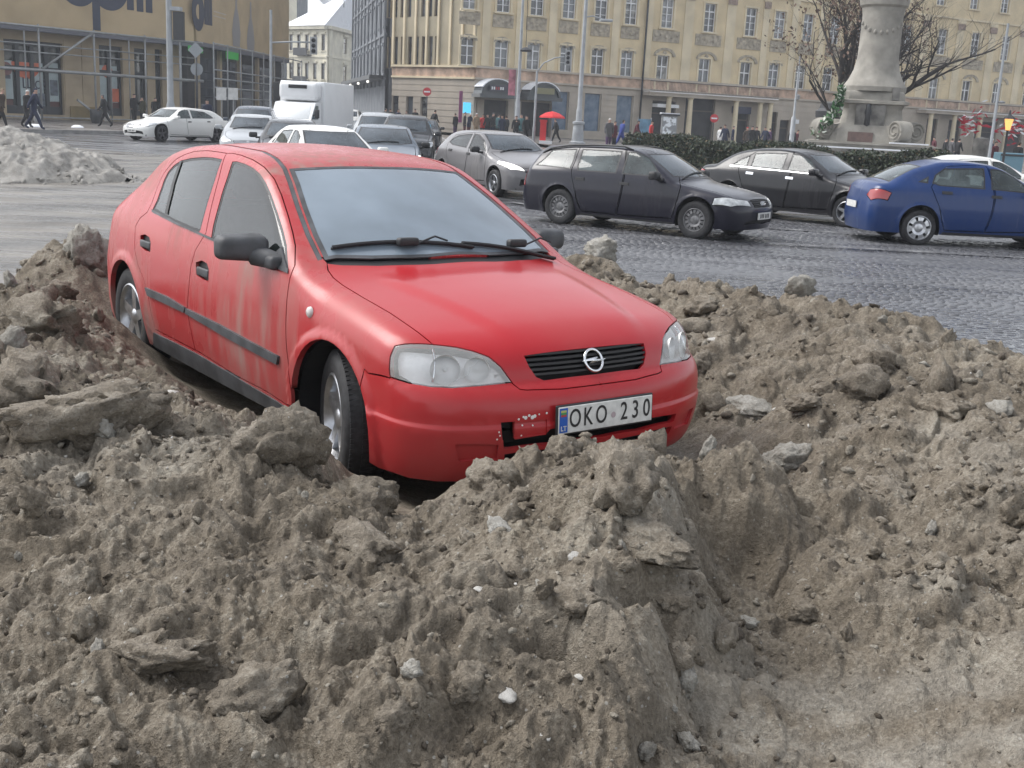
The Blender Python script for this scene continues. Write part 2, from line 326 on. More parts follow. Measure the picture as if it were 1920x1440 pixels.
# ---- the long ochre building on the far side of the square
def ochre_building():
    f = Facade((-4.4, 98.0), (60.5, 131.4)); rt = f.root('ochre_building', label='long ochre building with white framed windows and faded orange band, across the square', cat='building')
    v1b, v1t = f.uv(877, 122)[1], f.uv(877, 70)[1]; v2b, v2t = f.uv(880, 17)[1], f.uv(880, 17)[1]+2.5; vb0, vb1 = f.uv(880, 144)[1], f.uv(880, 126)[1]
    U = lambda px, v: f.u(px, v+Z0-Z0)
    vm1 = (v1b+v1t)/2; holes = []; wins = []
    r1 = [(877, 'c'), (940, 'c'), (1000, 'c'), (1062, 'c'), (1120, 'c'), (1175, 'c'), (1242, 'd'), (1320, 'd'), (1397, 'd'), (1450, 'c'), (1500, 'c'), (1551, 'c'), (1600, 'c'), (1645, 'c'), (1690, 'c'), (1750, 'd'), (1811, 'd'), (1868, 'd'), (1925, 'd')]
    for px, k in r1:
        u = f.u(px, vm1); w = 1.28; b = v1b if k == 'c' else v1b-1.15; t = v1t if k == 'c' else v1t-.15
        holes.append((u-w/2, u+w/2, b, t)); wins.append((u, b, w, t-b, 'door' if k == 'd' else 'cross'))
    r2 = [882, 945, 1008, 1068, 1128, 1184, 1252, 1331, 1408, 1462, 1515, 1565, 1612, 1655, 1700, 1766, 1828, 1885, 1940]
    for px in r2:
        u = f.u(px, v2b+1.2); w = 1.28; holes.append((u-w/2, u+w/2, v2b, v2t)); wins.append((u, v2b, w, v2t-v2b, 'grid'))
    v3b = v2t+2.3; v3t = v3b+2.1
    for px in r2:
        u = f.u(px, v3b+1.0); holes.append((u-.6, u+.6, v3b, v3t)); wins.append((u, v3b, 1.2, v3t-v3b, 'grid'))
    uJ = f.u(1203, 6); u2 = f.u(1440, 4); uE = f.L
    up = [h for h in holes]
    part(wall_holes(0, uE, vb1, v3t+1.2, up), 'upper_wall', M_YEL, rt)
    # ground floor openings
    gh = []
    for px, w in ((1050, 1.5), (1111, 1.5), (1171, 1.55)): u = f.u(px, 2.5); gh.append((u-w/2-.1, u+w/2+.1, .55, 4.0))
    ent = [(922, 3.0), (1005, 3.0)]
    for px, w in ent: u = f.u(px, 1.5); gh.append((u-w/2, u+w/2, .02, 2.9))
    for a, b, t in ((1221, 1265, 3.7), (1283, 1338, 4.3), (1372, 1404, 3.4), (1436, 1456, 3.3), (1462, 1480, 2.6), (1552, 1570, 3.0), (1735, 1755, 3.6), (1776, 1800, 3.6), (1826, 1866, 3.6), (1880, 1915, 3.6)):
        gh.append((f.u(a, 2), f.u(b, 2), .02, t))
    part(wall_holes(0, uE, 0, vb0, gh, .5), 'ground_floor_wall', M_STONE, rt)
    mb = MB(); LB(mb, 0, uE, vb0, vb1, -.3, .06); part(mb, 'orange_band', M_BAND, rt)
    for a, b, c in ((vb1, vb1+.18, .22), (vb0-.16, vb0, .16)): mb = MB(); LB(mb, 0, uE, a, b, -.1, c); part(mb, 'string_course', M_STONE, rt)
    mb = MB(); LB(mb, 0, uE, v3t+1.2, v3t+1.5, -.3, .35); LB(mb, 0, uE, v3t+1.5, v3t+2.0, -.3, .75); LB(mb, 0, uE, v2t+1.1, v2t+1.28, -.1, .18); part(mb, 'cornice', M_YELPALE, rt)
    mb = MB(); mb.box2((0, .4, 0), (uE, 16, v3t+2.0)); part(mb, 'building_core', M_INTERIOR, rt)
    mb = MB(); mb.add([(-.5, -.6, v3t+2.0), (uE, -.6, v3t+2.0), (uE, 8, v3t+6), (-.5, 8, v3t+6)], [(0, 1, 2, 3)]); mb.add([(-.5, 16, v3t+2), (uE, 16, v3t+2), (uE, 8, v3t+6), (-.5, 8, v3t+6)], [(0, 3, 2, 1)]); part(mb, 'roof', mat('grey_roof', (.2, .2, .21), .8), rt)
    # rustication grooves of the ground floor
    mb = MB()
    for k in range(1, 9):
        v = k*vb0/9
        x = 0
        for h in sorted([h for h in gh if h[2] < v < h[3]+.05])+[(uE, uE)]:
            if h[0]-x > .5: LB(mb, x+.02, h[0]-.02, v-.20, v+.19, .0, .035)
            x = max(x, h[1])
    part(mb, 'rustication', M_STONE, rt)['kind'] = 'stuff'
    for (u, v, w, h, k) in wins: window(rt, u, v, w, h, k)
    # surrounds, aprons with relief, heads
    sur = MB(); rel = MB(); rel2 = MB()
    for (u, v, w, h, k) in wins:
        for s in (-1, 1): LB(sur, u+s*(w/2+.09)-.09, u+s*(w/2+.09)+.09, v, v+h, 0, .08)
        LB(sur, u-w/2-.18, u+w/2+.18, v+h, v+h+.16, 0, .10); LB(sur, u-w/2-.26, u+w/2+.26, v-.14, v, 0, .20)
    part(sur, 'window_surround', M_YELPALE, rt)['kind'] = 'stuff'
    i = 0
    for (u, v, w, h, k) in wins:
        if v > v1t and v < v3b:
            wide = 1.5 if uJ < u < u2 or u > f.u(1720, 6) else 1.0
            o = MB(); LB(o, u-w*.75*wide, u+w*.75*wide, v-1.22, v-.22, 0, .07)
            for j in range(5): c = u-w*.6*wide+j*w*.3*wide; o.lathe([(.0, -.14), (.13, -.10), (.16, -.07)], c=(c, 0, v-.72+.12*math.sin(j*2)), axis='y', n=8)
            part(o, 'apron_relief', M_RELIEF, rt)
            if True:
                o = MB(); n = 14; rr = w*.62*wide
                for a0 in range(n): 
                    t0, t1 = math.pi*a0/n, math.pi*(a0+1)/n
                    q = [(u+r*math.cos(t), y, v-2.45+r*.62*math.sin(t)) for t in (t0, t1) for r in (rr*.72, rr) for y in (-.09, 0)]
                    o.add(q, [(0, 2, 6, 4), (2, 3, 7, 6), (0, 4, 5, 1)])
                o.lathe([(0, -.12), (.2, -.08), (.24, 0)], c=(u, 0, v-2.2), axis='y', n=10); part(o, 'lunette_relief', M_RELIEF, rt)
    # pilasters
    cents = sorted(set(round(x[0], 2) for x in wins if x[1] == v2b)); mb = MB()
    for a, b in zip(cents[:-1], cents[1:]):
        c = (a+b)/2; w = .36 if b-a < 4.3 else .5
        o = MB(); LB(o, c-w, c+w, vb1+.2, v2t+.75, .0, .10); LB(o, c-w-.08, c+w+.08, v2t+.75, v2t+1.1, 0, .16); part(o, 'pilaster', M_YELPALE, rt)
        if uJ-1 < c < u2+1 or c > f.u(1720, 6):
            o = MB(); LB(o, c-w, c+w, v2t+.1, v2t+.68, .1, .22); part(o, 'pilaster_capital', mat('capital_stone', (.28, .21, .17), .9, var=.3, scale=4) if 'capital_stone' not in bpy.data.materials else bpy.data.materials['capital_stone'], rt)
    # drainpipe
    o = MB(); x = f.u(1203, 6); o.tube([(x, -.25, .3), (x, -.25, v3t+1)], .09, 8); part(o, 'drainpipe', M_DKMETAL, rt, smooth=True)
    # shop windows with blue film
    MB_blue = mat('blue_window_film', (.05, .10, .17), .2, var=.7, scale=1.4, col2=(.14, .19, .26))
    for (a, b, c, d) in gh[:3]: o = window(rt, (a+b)/2, c, b-a, d-c, 'plain', M_STONE, MB_blue, .2)
    for k, (a, b, c, d) in enumerate(gh[3:]):
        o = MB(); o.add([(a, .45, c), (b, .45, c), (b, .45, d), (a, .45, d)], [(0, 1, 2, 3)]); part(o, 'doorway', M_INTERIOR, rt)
        if k > 1:
            o = MB(); LB(o, a, a+.08, c, d, -.35, -.2); LB(o, b-.08, b, c, d, -.35, -.2); LB(o, a+.08, b-.08, d*.68, d*.68+.1, -.35, -.2); LB(o, a+.08, b-.08, d-.09, d, -.35, -.2); part(o, 'door_frame', M_WOODF, rt)
    # balconies on columns
    for (a, b, va) in ((1203, 1442, v1b-1.25), (1718, 1935, v1b-1.25)):
        ua, ub = f.u(a, va), f.u(b, va); o = MB(); LB(o, ua, ub, va-.28, va-.02, 0, 1.35); LB(o, ua-.05, ub+.05, va-.02, va+.06, 0, 1.45); bal = part(o, 'balcony', M_STONE, rt)
        o = MB(); LB(o, ua, ub, va+.061, va+.11, .3, 1.4); part(o, 'balcony_snow', M_SNOWY, bal)
        o = MB(); o.tube([(ua, -1.35, va+1.0), (ub, -1.35, va+1.0)], .03, 6); o.tube([(ua, -1.35, va+.2), (ub, -1.35, va+.2)], .02, 6); n = int((ub-ua)/.16)
        for k in range(n+1): x = ua+(ub-ua)*k/n; o.tube([(x, -1.35, va+.1), (x, -1.35, va+1.0)], .012, 4, False)
        part(o, 'railing', M_DKMETAL, bal)
    for px in (1240, 1280, 1365, 1410, 1429, 1728, 1772, 1820, 1870, 1920):
        u = f.u(px, 2); o = MB(); o.lathe([(.34, 0), (.34, .35), (.27, .45), (.25, 2.2), (.22, 3.9), (.30, 4.0), (.34, 4.2), (.34, v1b-1.53)], c=(u, -1.0, 0), n=12); part(o, 'column', M_YELPALE if px > 1230 else M_STONE, rt, smooth='auto')
    # two arched glass canopies with snow
    for i, (px0, px1) in enumerate(((887, 949), (975, 1034))):
        ua, ub = f.u(px0, 3.6), f.u(px1, 3.6); c = (ua+ub)/2; rr = (ub-ua)/2; n = 14; o = MB(); s = MB()
        for k in range(n):
            t0, t1 = math.pi*k/n, math.pi*(k+1)/n
            for mbx, r0, r1 in ((o, rr*.88, rr), (s, rr*1.003, rr*1.07)):
                if mbx is s and not (2 <= k < n-2): continue
                q = [(c+r*math.cos(t), y, 3.35+r*.78*math.sin(t)) for t in (t0, t1) for r in (r0, r1) for y in (-1.7, -.05)]; mbx.add(q, [(0, 2, 6, 4), (1, 5, 7, 3), (2, 3, 7, 6), (0, 4, 5, 1), (0, 1, 3, 2), (4, 6, 7, 5)])
        o.add([(c+rr*.88*math.cos(math.pi*k/n), -1.5, 3.35+rr*.88*.78*math.sin(math.pi*k/n)) for k in range(n+1)], [tuple(range(n+1))])
        LB(o, ua-.15, ub+.15, 3.05, 3.35, .05, 1.75); cn = part(o, 'entrance_canopy', mat('canopy_glass', (.05, .06, .07), .15) if 'canopy_glass' not in bpy.data.materials else bpy.data.materials['canopy_glass'], rt)
        part(s, 'canopy_snow', M_SNOWY, cn)
        o = MB(); LB(o, c-rr*.55, c+rr*.55, 3.6, 4.1, 1.76, 1.80); part(o, 'canopy_sign', mat('sign_dark', (.03, .03, .05), .4) if i == 0 else mat('sign_olive', (.20, .19, .10), .5), cn)
        if i == 0:
            for j in range(6): o = MB(); LB(o, c-rr*.45+j*.2, c-rr*.45+j*.2+.12, 3.72, 3.95, 1.80, 1.83); part(o, 'sign_letter', [M_WFRAME, M_FLAG_R][j in (2, 3)], cn)
    # big backlit screen and purple poster by the first canopy
    o = MB(); u0, u1 = f.u(868, 2.5), f.u(882, 2.5); a = f.uv(875, 212)[1]; b = f.uv(875, 192)[1]; LB(o, u0, u1, a, b, .05, .15); part(o, 'blue_screen', mat('lit_blue_screen', (.05, .4, .7), .4, emit=(.1, .55, .9), estr=.5), rt)
    o = MB(); LB(o, f.u(860, 2.5), f.u(866, 2.5), a-.8, b+.9, .05, .12); part(o, 'purple_panel', mat('purple_panel', (.22, .04, .14), .5), rt)
    # blue and dark shop boards
    for (a_, b_, v0, v1, m, nm) in ((1371, 1405, 2.95, 3.6, mat('navy_sign', (.03, .035, .08), .5), 'shop_sign'), (1484, 1496, 2.3, 2.7, M_WFRAME, 'shop_sign'), (1222, 1262, 3.1, 3.4, M_WFRAME, 'shop_awning')):
        o = MB(); LB(o, f.u(a_, 3), f.u(b_, 3), v0, v1, .06, .25 if nm == 'shop_sign' else .9); part(o, nm, m, rt)
    # the short face that turns into the side street
    g = Facade((-12.2, 105.3), (-4.4, 98.0)); M_ = rt.matrix_basis
    side = g.root('corner_building', label='narrow grey ochre corner face with tall slit windows beside the side street', cat='building')
    holes = []; 
    for row, (a, b) in enumerate(((v1b-.3, v1t+.2), (v2b-.4, v2t+.2), (v3b, v3t))):
        for px in (729, 742, 755, 768, 781, 794, 807, 819): u = g.u(px, (a+b)/2); holes.append((u-.26, u+.26, a, b))
    part(wall_holes(0, g.L, vb1, v3t+1.2, holes), 'upper_wall', wall_mat('grey_ochre', (.36, .315, .225)), side)  # greyer, darker ochre than the long front
    for h in holes: window(side, (h[0]+h[1])/2, h[2], h[1]-h[0], h[3]-h[2], 'plain', M_WOODF)
    gh = [(g.u(px, 2)-.45, g.u(px, 2)+.45, .6, 3.3) for px in (741, 768, 795)]
    part(wall_holes(0, g.L, 0, vb0, gh), 'ground_floor_wall', M_STONE, side)
    for h in gh: window(side, (h[0]+h[1])/2, h[2], h[1]-h[0], h[3]-h[2], 'plain', M_WOODF)
    mb = MB(); LB(mb, 0, g.L, vb0, vb1, -.3, .06); part(mb, 'orange_band', M_BAND, side)
    mb = MB(); LB(mb, 0, g.L, vb1, vb1+.18, -.1, .2); LB(mb, 0, g.L, v3t+1.2, v3t+2, -.3, .7); LB(mb, 0, g.L, vb0-.16, vb0, -.1, .16); part(mb, 'cornice', M_YELPALE, side)
    mb = MB()
    for k in range(8):
        x = k*g.L/7.2+.1; LB(mb, x-.12, x+.12, vb1+.2, v3t+1.1, 0, .16)
    part(mb, 'rib', M_YELPALE, side)['kind'] = 'stuff'
    mb = MB()
    for k in range(1, 9):
        x = 0; v = k*vb0/9
        for h in sorted(gh)+[(g.L, g.L)]:
            if v+.19 > 3.3: LB(mb, 0, g.L, v-.2, v+.19, -.1, .03); break
            if h[0]-x > .2: LB(mb, x+.02, h[0]-.02, v-.2, v+.19, -.1, .03)
            x = max(x, h[1])
    mb.box2((0, .4, 0), (g.L, 12, v3t+2)); part(mb, 'building_core', M_STONE, side)
    return f
FO = ochre_building()
# ---- far buildings down the street
def plain_block(name, A, B, height, m, rows, cols, label, frame_m=M_WOODF, win=(1.1, 2.2), v0=1.2, pitch=4.2, depth=12, kind='plain', roof=None, cornice=True, ribs=False):
    f = Facade(A, B); rt = f.root(name, label=label, cat='building'); hs = []
    for r in range(rows):
        for c in range(cols): u = f.L*(c+.5)/cols; hs.append((u-win[0]/2, u+win[0]/2, v0+r*pitch, v0+r*pitch+win[1]))
    part(wall_holes(0, f.L, 0, height, hs, .35), 'wall', m, rt)
    for h in hs: window(rt, (h[0]+h[1])/2, h[2], win[0], win[1], kind, frame_m)
    o = MB(); o.box2((0, .4, 0), (f.L, depth, height)); part(o, 'building_core', m, rt)
    o = MB()
    for h in hs: LB(o, h[0]-.15, h[1]+.15, h[3]+.1, h[3]+.35, 0, .2); LB(o, h[0]-.12, h[1]+.12, h[2]-.15, h[2], 0, .15)
    part(o, 'window_trim', m, rt)['kind'] = 'stuff'
    for r in range(rows+1): o = MB(); LB(o, 0, f.L, v0+r*pitch-1.0, v0+r*pitch-.75, -.1, .14); part(o, 'string_course', m, rt)
    if cornice: o = MB(); LB(o, 0, f.L, height-.5, height, -.1, .6); part(o, 'cornice', m, rt)
    if ribs:
        o = MB()
        for c in range(cols+1): x = f.L*c/cols; LB(o, max(0, x-.3), min(f.L, x+.3), 4, height-.6, 0, .2)
        part(o, 'rib', m, rt)['kind'] = 'stuff'
    return f, rt
def P2(px, Y, v=150): p = at_y(px, v, Y); return (p.x, p.y)
# cream corner house with the snowy roof: two faces
Ya = 182; fc, rc = plain_block('corner_house', P2(538, Ya, 150), P2(613, Ya-6, 150), 13.4, M_CREAM, 3, 5, 'cream corner house with a snow covered roof at the end of the street', win=(.8, 2.3), v0=1.4, pitch=4.2, depth=1.0)
g2 = Facade(P2(613, Ya-6, 150), P2(672, Ya+8, 150)); g2L = g2.L
def corner_house_more():
    M = rc.matrix_basis.inverted() if False else None
    fr = Facade(P2(613, Ya-6, 150), P2(672, Ya+8, 150)); sub = bpy.data.objects.new('side_wing', None); link(sub, rc)
    # same house: the second face is a part, set in the root's own frame
    wv = Matrix.Translation((fr.A.x, fr.A.y, Z0)) @ Matrix.Rotation(fr.rz, 4, 'Z'); rw = Matrix.Translation((fc.A.x, fc.A.y, Z0)) @ Matrix.Rotation(fc.rz, 4, 'Z'); sub.matrix_local = rw.inverted() @ wv
    hs = [(fr.L*.55-.75, fr.L*.55+.75, 1.4+4.2*r, 3.7+4.2*r) for r in range(3)]
    o = wall_holes(0, fr.L, 0, 13.4, hs, .35); part(o, 'side_wall', M_CREAM, sub)
    for h in hs: a, b = window_mesh(1.5, 2.3, 'cross', M_WOODF, M_PANE); w = bpy.data.objects.new('window', a); link(w, sub); w.location = ((h[0]+h[1])/2, .18, h[2]); 
    o = MB()
    for r in range(4): LB(o, 0, fr.L, .45+4.2*r, .7+4.2*r, -.1, .14)
    LB(o, 0, fr.L, 12.9, 13.4, -.1, .6)
    for h in hs: LB(o, h[0]-.3, h[1]+.3, h[3]+.2, h[3]+.55, 0, .25)
    part(o, 'side_trim', M_CREAM, sub)
    # hipped roof under snow
    e = 13.4; A = (-.6, -.6, e); B = (fc.L+.3, -.8, e); inv = rw.inverted(); C3 = inv @ (wv @ Vector((fr.L+.5, -.6, e))); r1 = (fc.L*.62, 8.5, e+6.2); r2 = tuple(inv @ (wv @ Vector((fr.L+.5, 8.5, e+6.2))))
    back = (-.6, 14, e)
    o = MB(); o.add([A, B, r1], [(0, 1, 2)]); o.add([B, tuple(C3), r2, r1], [(0, 1, 2, 3)]); o.add([A, r1, back], [(0, 1, 2)]); o.add([back, r1, r2], [(0, 1, 2)]); part(o, 'snowy_roof', M_SNOWY, rc)
    # bare grey patch where the snow has slid
    n = (Vector(C3)-Vector(B)).cross(Vector(r1)-Vector(B)).normalized()*(.03); n = n if n.z > 0 else -n
    q = [Vector(B).lerp(Vector(C3), .28).lerp(Vector(r1).lerp(Vector(r2), .2), .1)+n, Vector(B).lerp(Vector(C3), .55).lerp(Vector(r1).lerp(Vector(r2), .6), .25)+n, Vector(r1).lerp(Vector(r2), .75)+n, Vector(r1).lerp(Vector(r2), .1)+n]
    o = MB(); o.add(q, [(0, 1, 2, 3)]); part(o, 'bare_roof_patch', mat('zinc_roof', (.36, .38, .40), .5, var=.1, scale=1), rc)
    o = MB(); o.tube([(fc.L*.9, 4, e+3), (fc.L*.9, 4, e+8)], .06, 6); part(o, 'aerial_mast', M_DKMETAL, rc)
    for (u, v) in ((.45, 5.0), (.45, 9.2)):
        o = MB(); LB(o, fc.L*.28, fc.L*.62, v-.15, v, 0, 1.0); LB(o, fc.L*.28, fc.L*.62, v, v+.95, .92, 1.0); part(o, 'iron_balcony', M_DKMETAL, rc)
corner_house_more()
_a = P2(556, 206, 150); _b = P2(482, 206, 150)
plain_block('grey_tower_house', _b, _a, 22.5, M_GREYW, 4, 4, 'tall blue grey house with a pale top floor left of the cream corner house', win=(1.0, 2.4), v0=2.0, pitch=4.2, depth=10)
def tower_top():
    f = Facade(_b, _a); o = MB(); LB(o, -.05, f.L+.05, 15.4, 22.7, .25, .4); LB(o, -.1, f.L+.1, 14.7, 15.4, .25, 1.0)
    rt = [x for x in bpy.data.objects if x.name == 'grey_tower_house'][0]; part(o, 'pale_upper_wall', M_CREAM, rt)
tower_top()
fd, rd = plain_block('dark_street_house', P2(661, 160, 150), P2(722, 118, 150), 19.5, M_GREYW, 4, 9, 'dark grey house front running down the right side of the street', win=(1.1, 2.3), v0=5.6, pitch=4.3, depth=8, ribs=True)
o = MB(); LB(o, 0, fd.L, 4.6, 5.0, 0, 1.6); part(o, 'shop_canopy', M_DKMETAL, rd)
for k in range(3): o = MB(); o.lathe([(0, -.16), (.12, -.11), (.16, 0), (.12, .11), (0, .16)], c=(fd.L*(.35+.28*k), -1.4, 4.4), n=10); part(o, 'globe_lamp', mat('lit_globe', (.8, .8, .8), .4, emit=(1, .95, .85), estr=.6) if 'lit_globe' not in bpy.data.materials else bpy.data.materials['lit_globe'], rd, smooth=True)
# ---- department store with the billboards, left
def store():
    A0 = Vector((-32.2, 71.0)); C1 = Vector((-24.5, 82.0)); d = (C1-A0).normalized(); A = A0-d*14
    f = Facade(A, C1); rt = f.root('department_store', label='tan department store with huge billboards over its shop windows at the left', cat='building')
    vb = f.uv(150, 60)[1]; L = f.L
    top = vb+5.5
    sh = []
    def hole(x0, x1, y0, y1): u0, v1 = f.uv(x0, y0); u1, v0 = f.uv(x1, y1); sh.append((u0, u1, max(v0, .02), v1)); return sh[-1]
    hole(-110, -20, 72, 216); h1 = hole(6, 122, 72, 216); h2 = hole(185, 233, 84, 218); h3 = hole(251, 278, 90, 218); h4 = hole(290, 306, 92, 218)
    part(wall_holes(0, L, 0, vb+.4, sh, .6), 'ground_floor_wall', M_TAN, rt)
    o = MB(); o.box2((0, .65, 0), (L, 14, top)); part(o, 'building_core', M_TAN, rt)
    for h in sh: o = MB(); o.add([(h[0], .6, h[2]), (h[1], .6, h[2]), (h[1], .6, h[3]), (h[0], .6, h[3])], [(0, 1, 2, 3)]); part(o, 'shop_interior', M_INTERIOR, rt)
    fr_m = mat('dark_shopfront', (.025, .03, .036), .4)
    for h, n in ((sh[0], 3), (h1, 4), (h2, 2), (h3, 1), (h4, 1)):
        o = MB()
        for k in range(n+1): x = h[0]+(h[1]-h[0])*k/n; LB(o, max(h[0], x-.12), min(h[1], x+.12), h[2], h[3], -.5, -.25)
        z = h[2]+(h[3]-h[2])*.62; LB(o, h[0]+.12, h[1]-.12, z-.15, z+.15, -.5, -.26); LB(o, h[0]+.12, h[1]-.12, h[3]-.3, h[3], -.5, -.26); LB(o, h[0]+.12, h[1]-.12, h[2], h[2]+.5, -.5, -.27); part(o, 'shopfront_frame', fr_m, rt)
        o = MB(); o.add([(h[0], .42, h[2]), (h[1], .42, h[2]), (h[1], .42, h[3]), (h[0], .42, h[3])], [(0, 1, 2, 3)]); part(o, 'shop_glass', M_GLASS_CAR, rt)
    pale = mat('pale_poster', (.36, .43, .44), .5, var=.12, scale=1.5); orange = mat('orange_poster', (.55, .13, .06), .5, var=.2, scale=2); dkp = mat('dark_print', (.10, .12, .15), .5, var=.4, scale=3)
    def poster(x0, x1, y0, y1, m, w=-.38, nm='poster'):
        u0, v1 = f.uv(x0, y0); u1, v0 = f.uv(x1, y1); o = MB(); LB(o, u0, u1, v0, v1, w-.03, w); return part(o, nm, m, rt)
    poster(6, 32, 112, 186, pale); poster(40, 90, 116, 207, pale); poster(96, 120, 118, 192, pale); poster(187, 228, 122, 214, pale); poster(96, 121, 190, 207, mat('brown_plinth', (.09, .035, .03), .6)); poster(6, 32, 186, 212, bpy.data.materials['brown_plinth']); poster(207, 232, 192, 215, bpy.data.materials['brown_plinth'], -.36)
    def disc(px, py, r, m, a0=0, a1=2*math.pi, w=-.36):
        u, v = f.uv(px, py); o = MB(); n = 20; P = [(u, -w, v)]+[(u+r*math.cos(a0+(a1-a0)*k/n), -w, v+r*math.sin(a0+(a1-a0)*k/n)) for k in range(n+1)]; o.add(P, [(0, k, k+1) for k in range(1, n+1)]); return part(o, 'poster_print', m, rt)
    disc(55, 117, 1.0, orange, math.pi, 2*math.pi); disc(17, 129, .42, mat('muted_red_print', (.22, .11, .11), .5)); disc(207, 134, .42, orange); u, v = f.uv(220, 180)
    poster(210, 231, 166, 192, orange, -.35, 'poster_print'); poster(12, 26, 140, 148, dkp, -.36, 'poster_print'); poster(100, 115, 150, 180, dkp, -.36, 'poster_print'); poster(78, 92, 175, 207, dkp, -.36, 'poster_print')
    w = text_obj('poster_word', 'Що?', .9, M_LETTER, rt, .01); u, v = f.uv(70, 158); w.location = (u, .35, v); w.rotation_euler = (R(90), 0, 0)
    # stone plinth blocks on the pier
    u0, u1 = h1[1]+.05, h2[0]-.05
    for k in range(9):
        for j in range(2): o = MB(); a = u0+(u1-u0)*j/2; LB(o, a+.02, a+(u1-u0)/2-.02, .62+.52*k, 1.11+.52*k, 0, .04); part(o, 'pier_block', M_TAN, rt)
    o = MB(); LB(o, u0+.3, u1-.3, 0, 1.4*.62, .05, .14); part(o, 'pier_plinth', mat('ochre_plinth', (.20, .15, .07), .8, var=.2, scale=1), rt)
    # billboard
    o = MB(); LB(o, 0, L+.5, vb, top, .6, 1.0); bb = part(o, 'billboard', M_OCHRE2, rt)
    o = MB(); LB(o, 0, L+.5, vb-.28, vb, .5, 1.05); part(o, 'billboard_rail', mat('grey_rail', (.13, .135, .16), .6), bb)
    def ringseg(u, v, r0, r1, w=1.02, n=40):
        o = MB(); 
        for k in range(n):
            t0, t1 = 2*math.pi*k/n, 2*math.pi*(k+1)/n; q = [(u+r*math.cos(t), -y, v+r*math.sin(t)) for t in (t0, t1) for r in (r0, r1) for y in (w, w-.03)]; o.add(q, [(0, 2, 6, 4), (2, 3, 7, 6), (0, 4, 5, 1)])
        return o
    fb = Facade(A, C1); fb.A = fb.A+fb.n*1.02; u, v = fb.uv(148, 12); R_ = 1.40
    part(ringseg(u, v+R_, R_*.52, R_), 'billboard_letter', M_LETTER, bb)
    u2, v2 = fb.uv(182, 57); up, vp = fb.uv(207, 20)
    o = ringseg(up, vp+R_, R_*.52, R_); LB(o, u2-.28, u2+.28, v2, v2+5.2, .99, 1.022); part(o, 'billboard_letter', M_LETTER, bb)
    for px, py in ((245, 19), (263, 22), (280, 24)): u, v = fb.uv(px, py); o = MB(); LB(o, u-.26, u+.26, v, v+3.4, .99, 1.02); part(o, 'billboard_letter', M_LETTER, bb)
    # scaffold tubes in front
    t = empty('scaffolding', (f.A.x, f.A.y, Z0), f.rz, label='steel tube scaffolding standing in front of the department store', cat='scaffolding')
    for px in (-60, 40, 143, 238, 303): u = f.u(px, 3); o = MB(); o.tube([(u, -2.0, 0), (u, -2.0, vb+.1)], .065, 8); part(o, 'upright', M_GALV, t, smooth=True)
    for px in (28, 188, 223, 320): u = f.u(px, 3); o = MB(); o.tube([(u, -1.15, 0), (u, -1.15, vb-.3)], .045, 8); part(o, 'upright', M_GALV, t, smooth=True)
    for v, y, r in ((f.uv(150, 138)[1], -2.05, .10), (f.uv(150, 92)[1], -1.2, .04), (f.uv(150, 106)[1], -1.2, .04), (.15, -2.0, .05), (vb-.05, -2.05, .07)): o = MB(); o.tube([(0, y, v), (L+.4, y, v)], r, 8); part(o, 'ledger', M_GALV, t, smooth=True)
    for a, b in (((45, 128), (141, 60)), ((110, 185), (150, 216))): u0, v0 = f.uv(*a); u1, v1 = f.uv(*b); o = MB(); o.tube([(u0, -2.0, v0), (u1, -2.0, v1)], .075, 8); part(o, 'brace', M_GALV, t, smooth=True)
    # face down the side street
    C2 = Vector((-22.8, 108.0)); g = Facade(C1+Vector((.5, .2)), C2); side = g.root('department_store_wing', label='side of the department store with a receding billboard and green lit shop signs', cat='building')
    vg = g.uv(400, 86)[1]; o = MB(); LB(o, 0, g.L, vg, top, .3, .7); sb = part(o, 'billboard', M_OCHRE2, side); o = MB(); LB(o, 0, g.L, vg-.3, vg, .2, .75); part(o, 'billboard_rail', bpy.data.materials['grey_rail'], sb)
    o = MB(); LB(o, 0, g.L, 0, top, -4, 0); part(o, 'wall', M_INTERIOR, side)
    gb = Facade(C1+Vector((.5, .2)), C2); gb.A = gb.A+gb.n*.72
    o = ringseg(*gb.uv(372, 22), .5, 1.3, .72); u, v = gb.uv(376, 52); LB(o, u-.22, u+.22, v, v+4, .69, .722); part(o, 'billboard_letter', M_LETTER, sb)
    for px, py in ((386, 46), (391, 47), (396, 48)): u, v = gb.uv(px, py); o = MB(); LB(o, u-.26, u+.26, v, v+4.2, .69, .72); part(o, 'billboard_letter', M_LETTER, sb)
    for px, y0, y1 in ((411, 22, 27), (410, 30, 35), (409, 38, 44)): u0, v1 = gb.uv(px-9, y0); u1, v0 = gb.uv(px+13, y1); o = MB(); LB(o, u0, u1, v0, v1, .69, .715); part(o, 'billboard_small_print', mat('pale_print', (.42, .40, .36), .6) if 'pale_print' not in bpy.data.materials else bpy.data.materials['pale_print'], sb)
    for px, py in ((443, 22), (470, 40)):
        u, v = gb.uv(px, py); o = MB(); o.lathe([(.9, -2.6), (1.1, -1.5), (.8, -.6), (.25, .3), (.2, 1.5)], c=(u, -.72, v), axis='z', n=10, M=Matrix.Diagonal((1, .03, 1))); part(o, 'billboard_figure', mat('grey_print', (.25, .24, .24), .6) if 'grey_print' not in bpy.data.materials else bpy.data.materials['grey_print'], sb)
    # narrow dark return wall at the corner and green signs
    gl = mat('green_lit_sign', (.02, .16, .035), .5, emit=(.02, .5, .06), estr=.12)
    for px0, px1, y0, y1 in ((332, 356, 84, 99), (405, 425, 95, 112)): u0, v1 = g.uv(px0, y0); u1, v0 = g.uv(px1, y1); o = MB(); LB(o, u0, u1, v0, v1, .75, .95); part(o, 'green_sign', gl, side)
    o = MB(); 
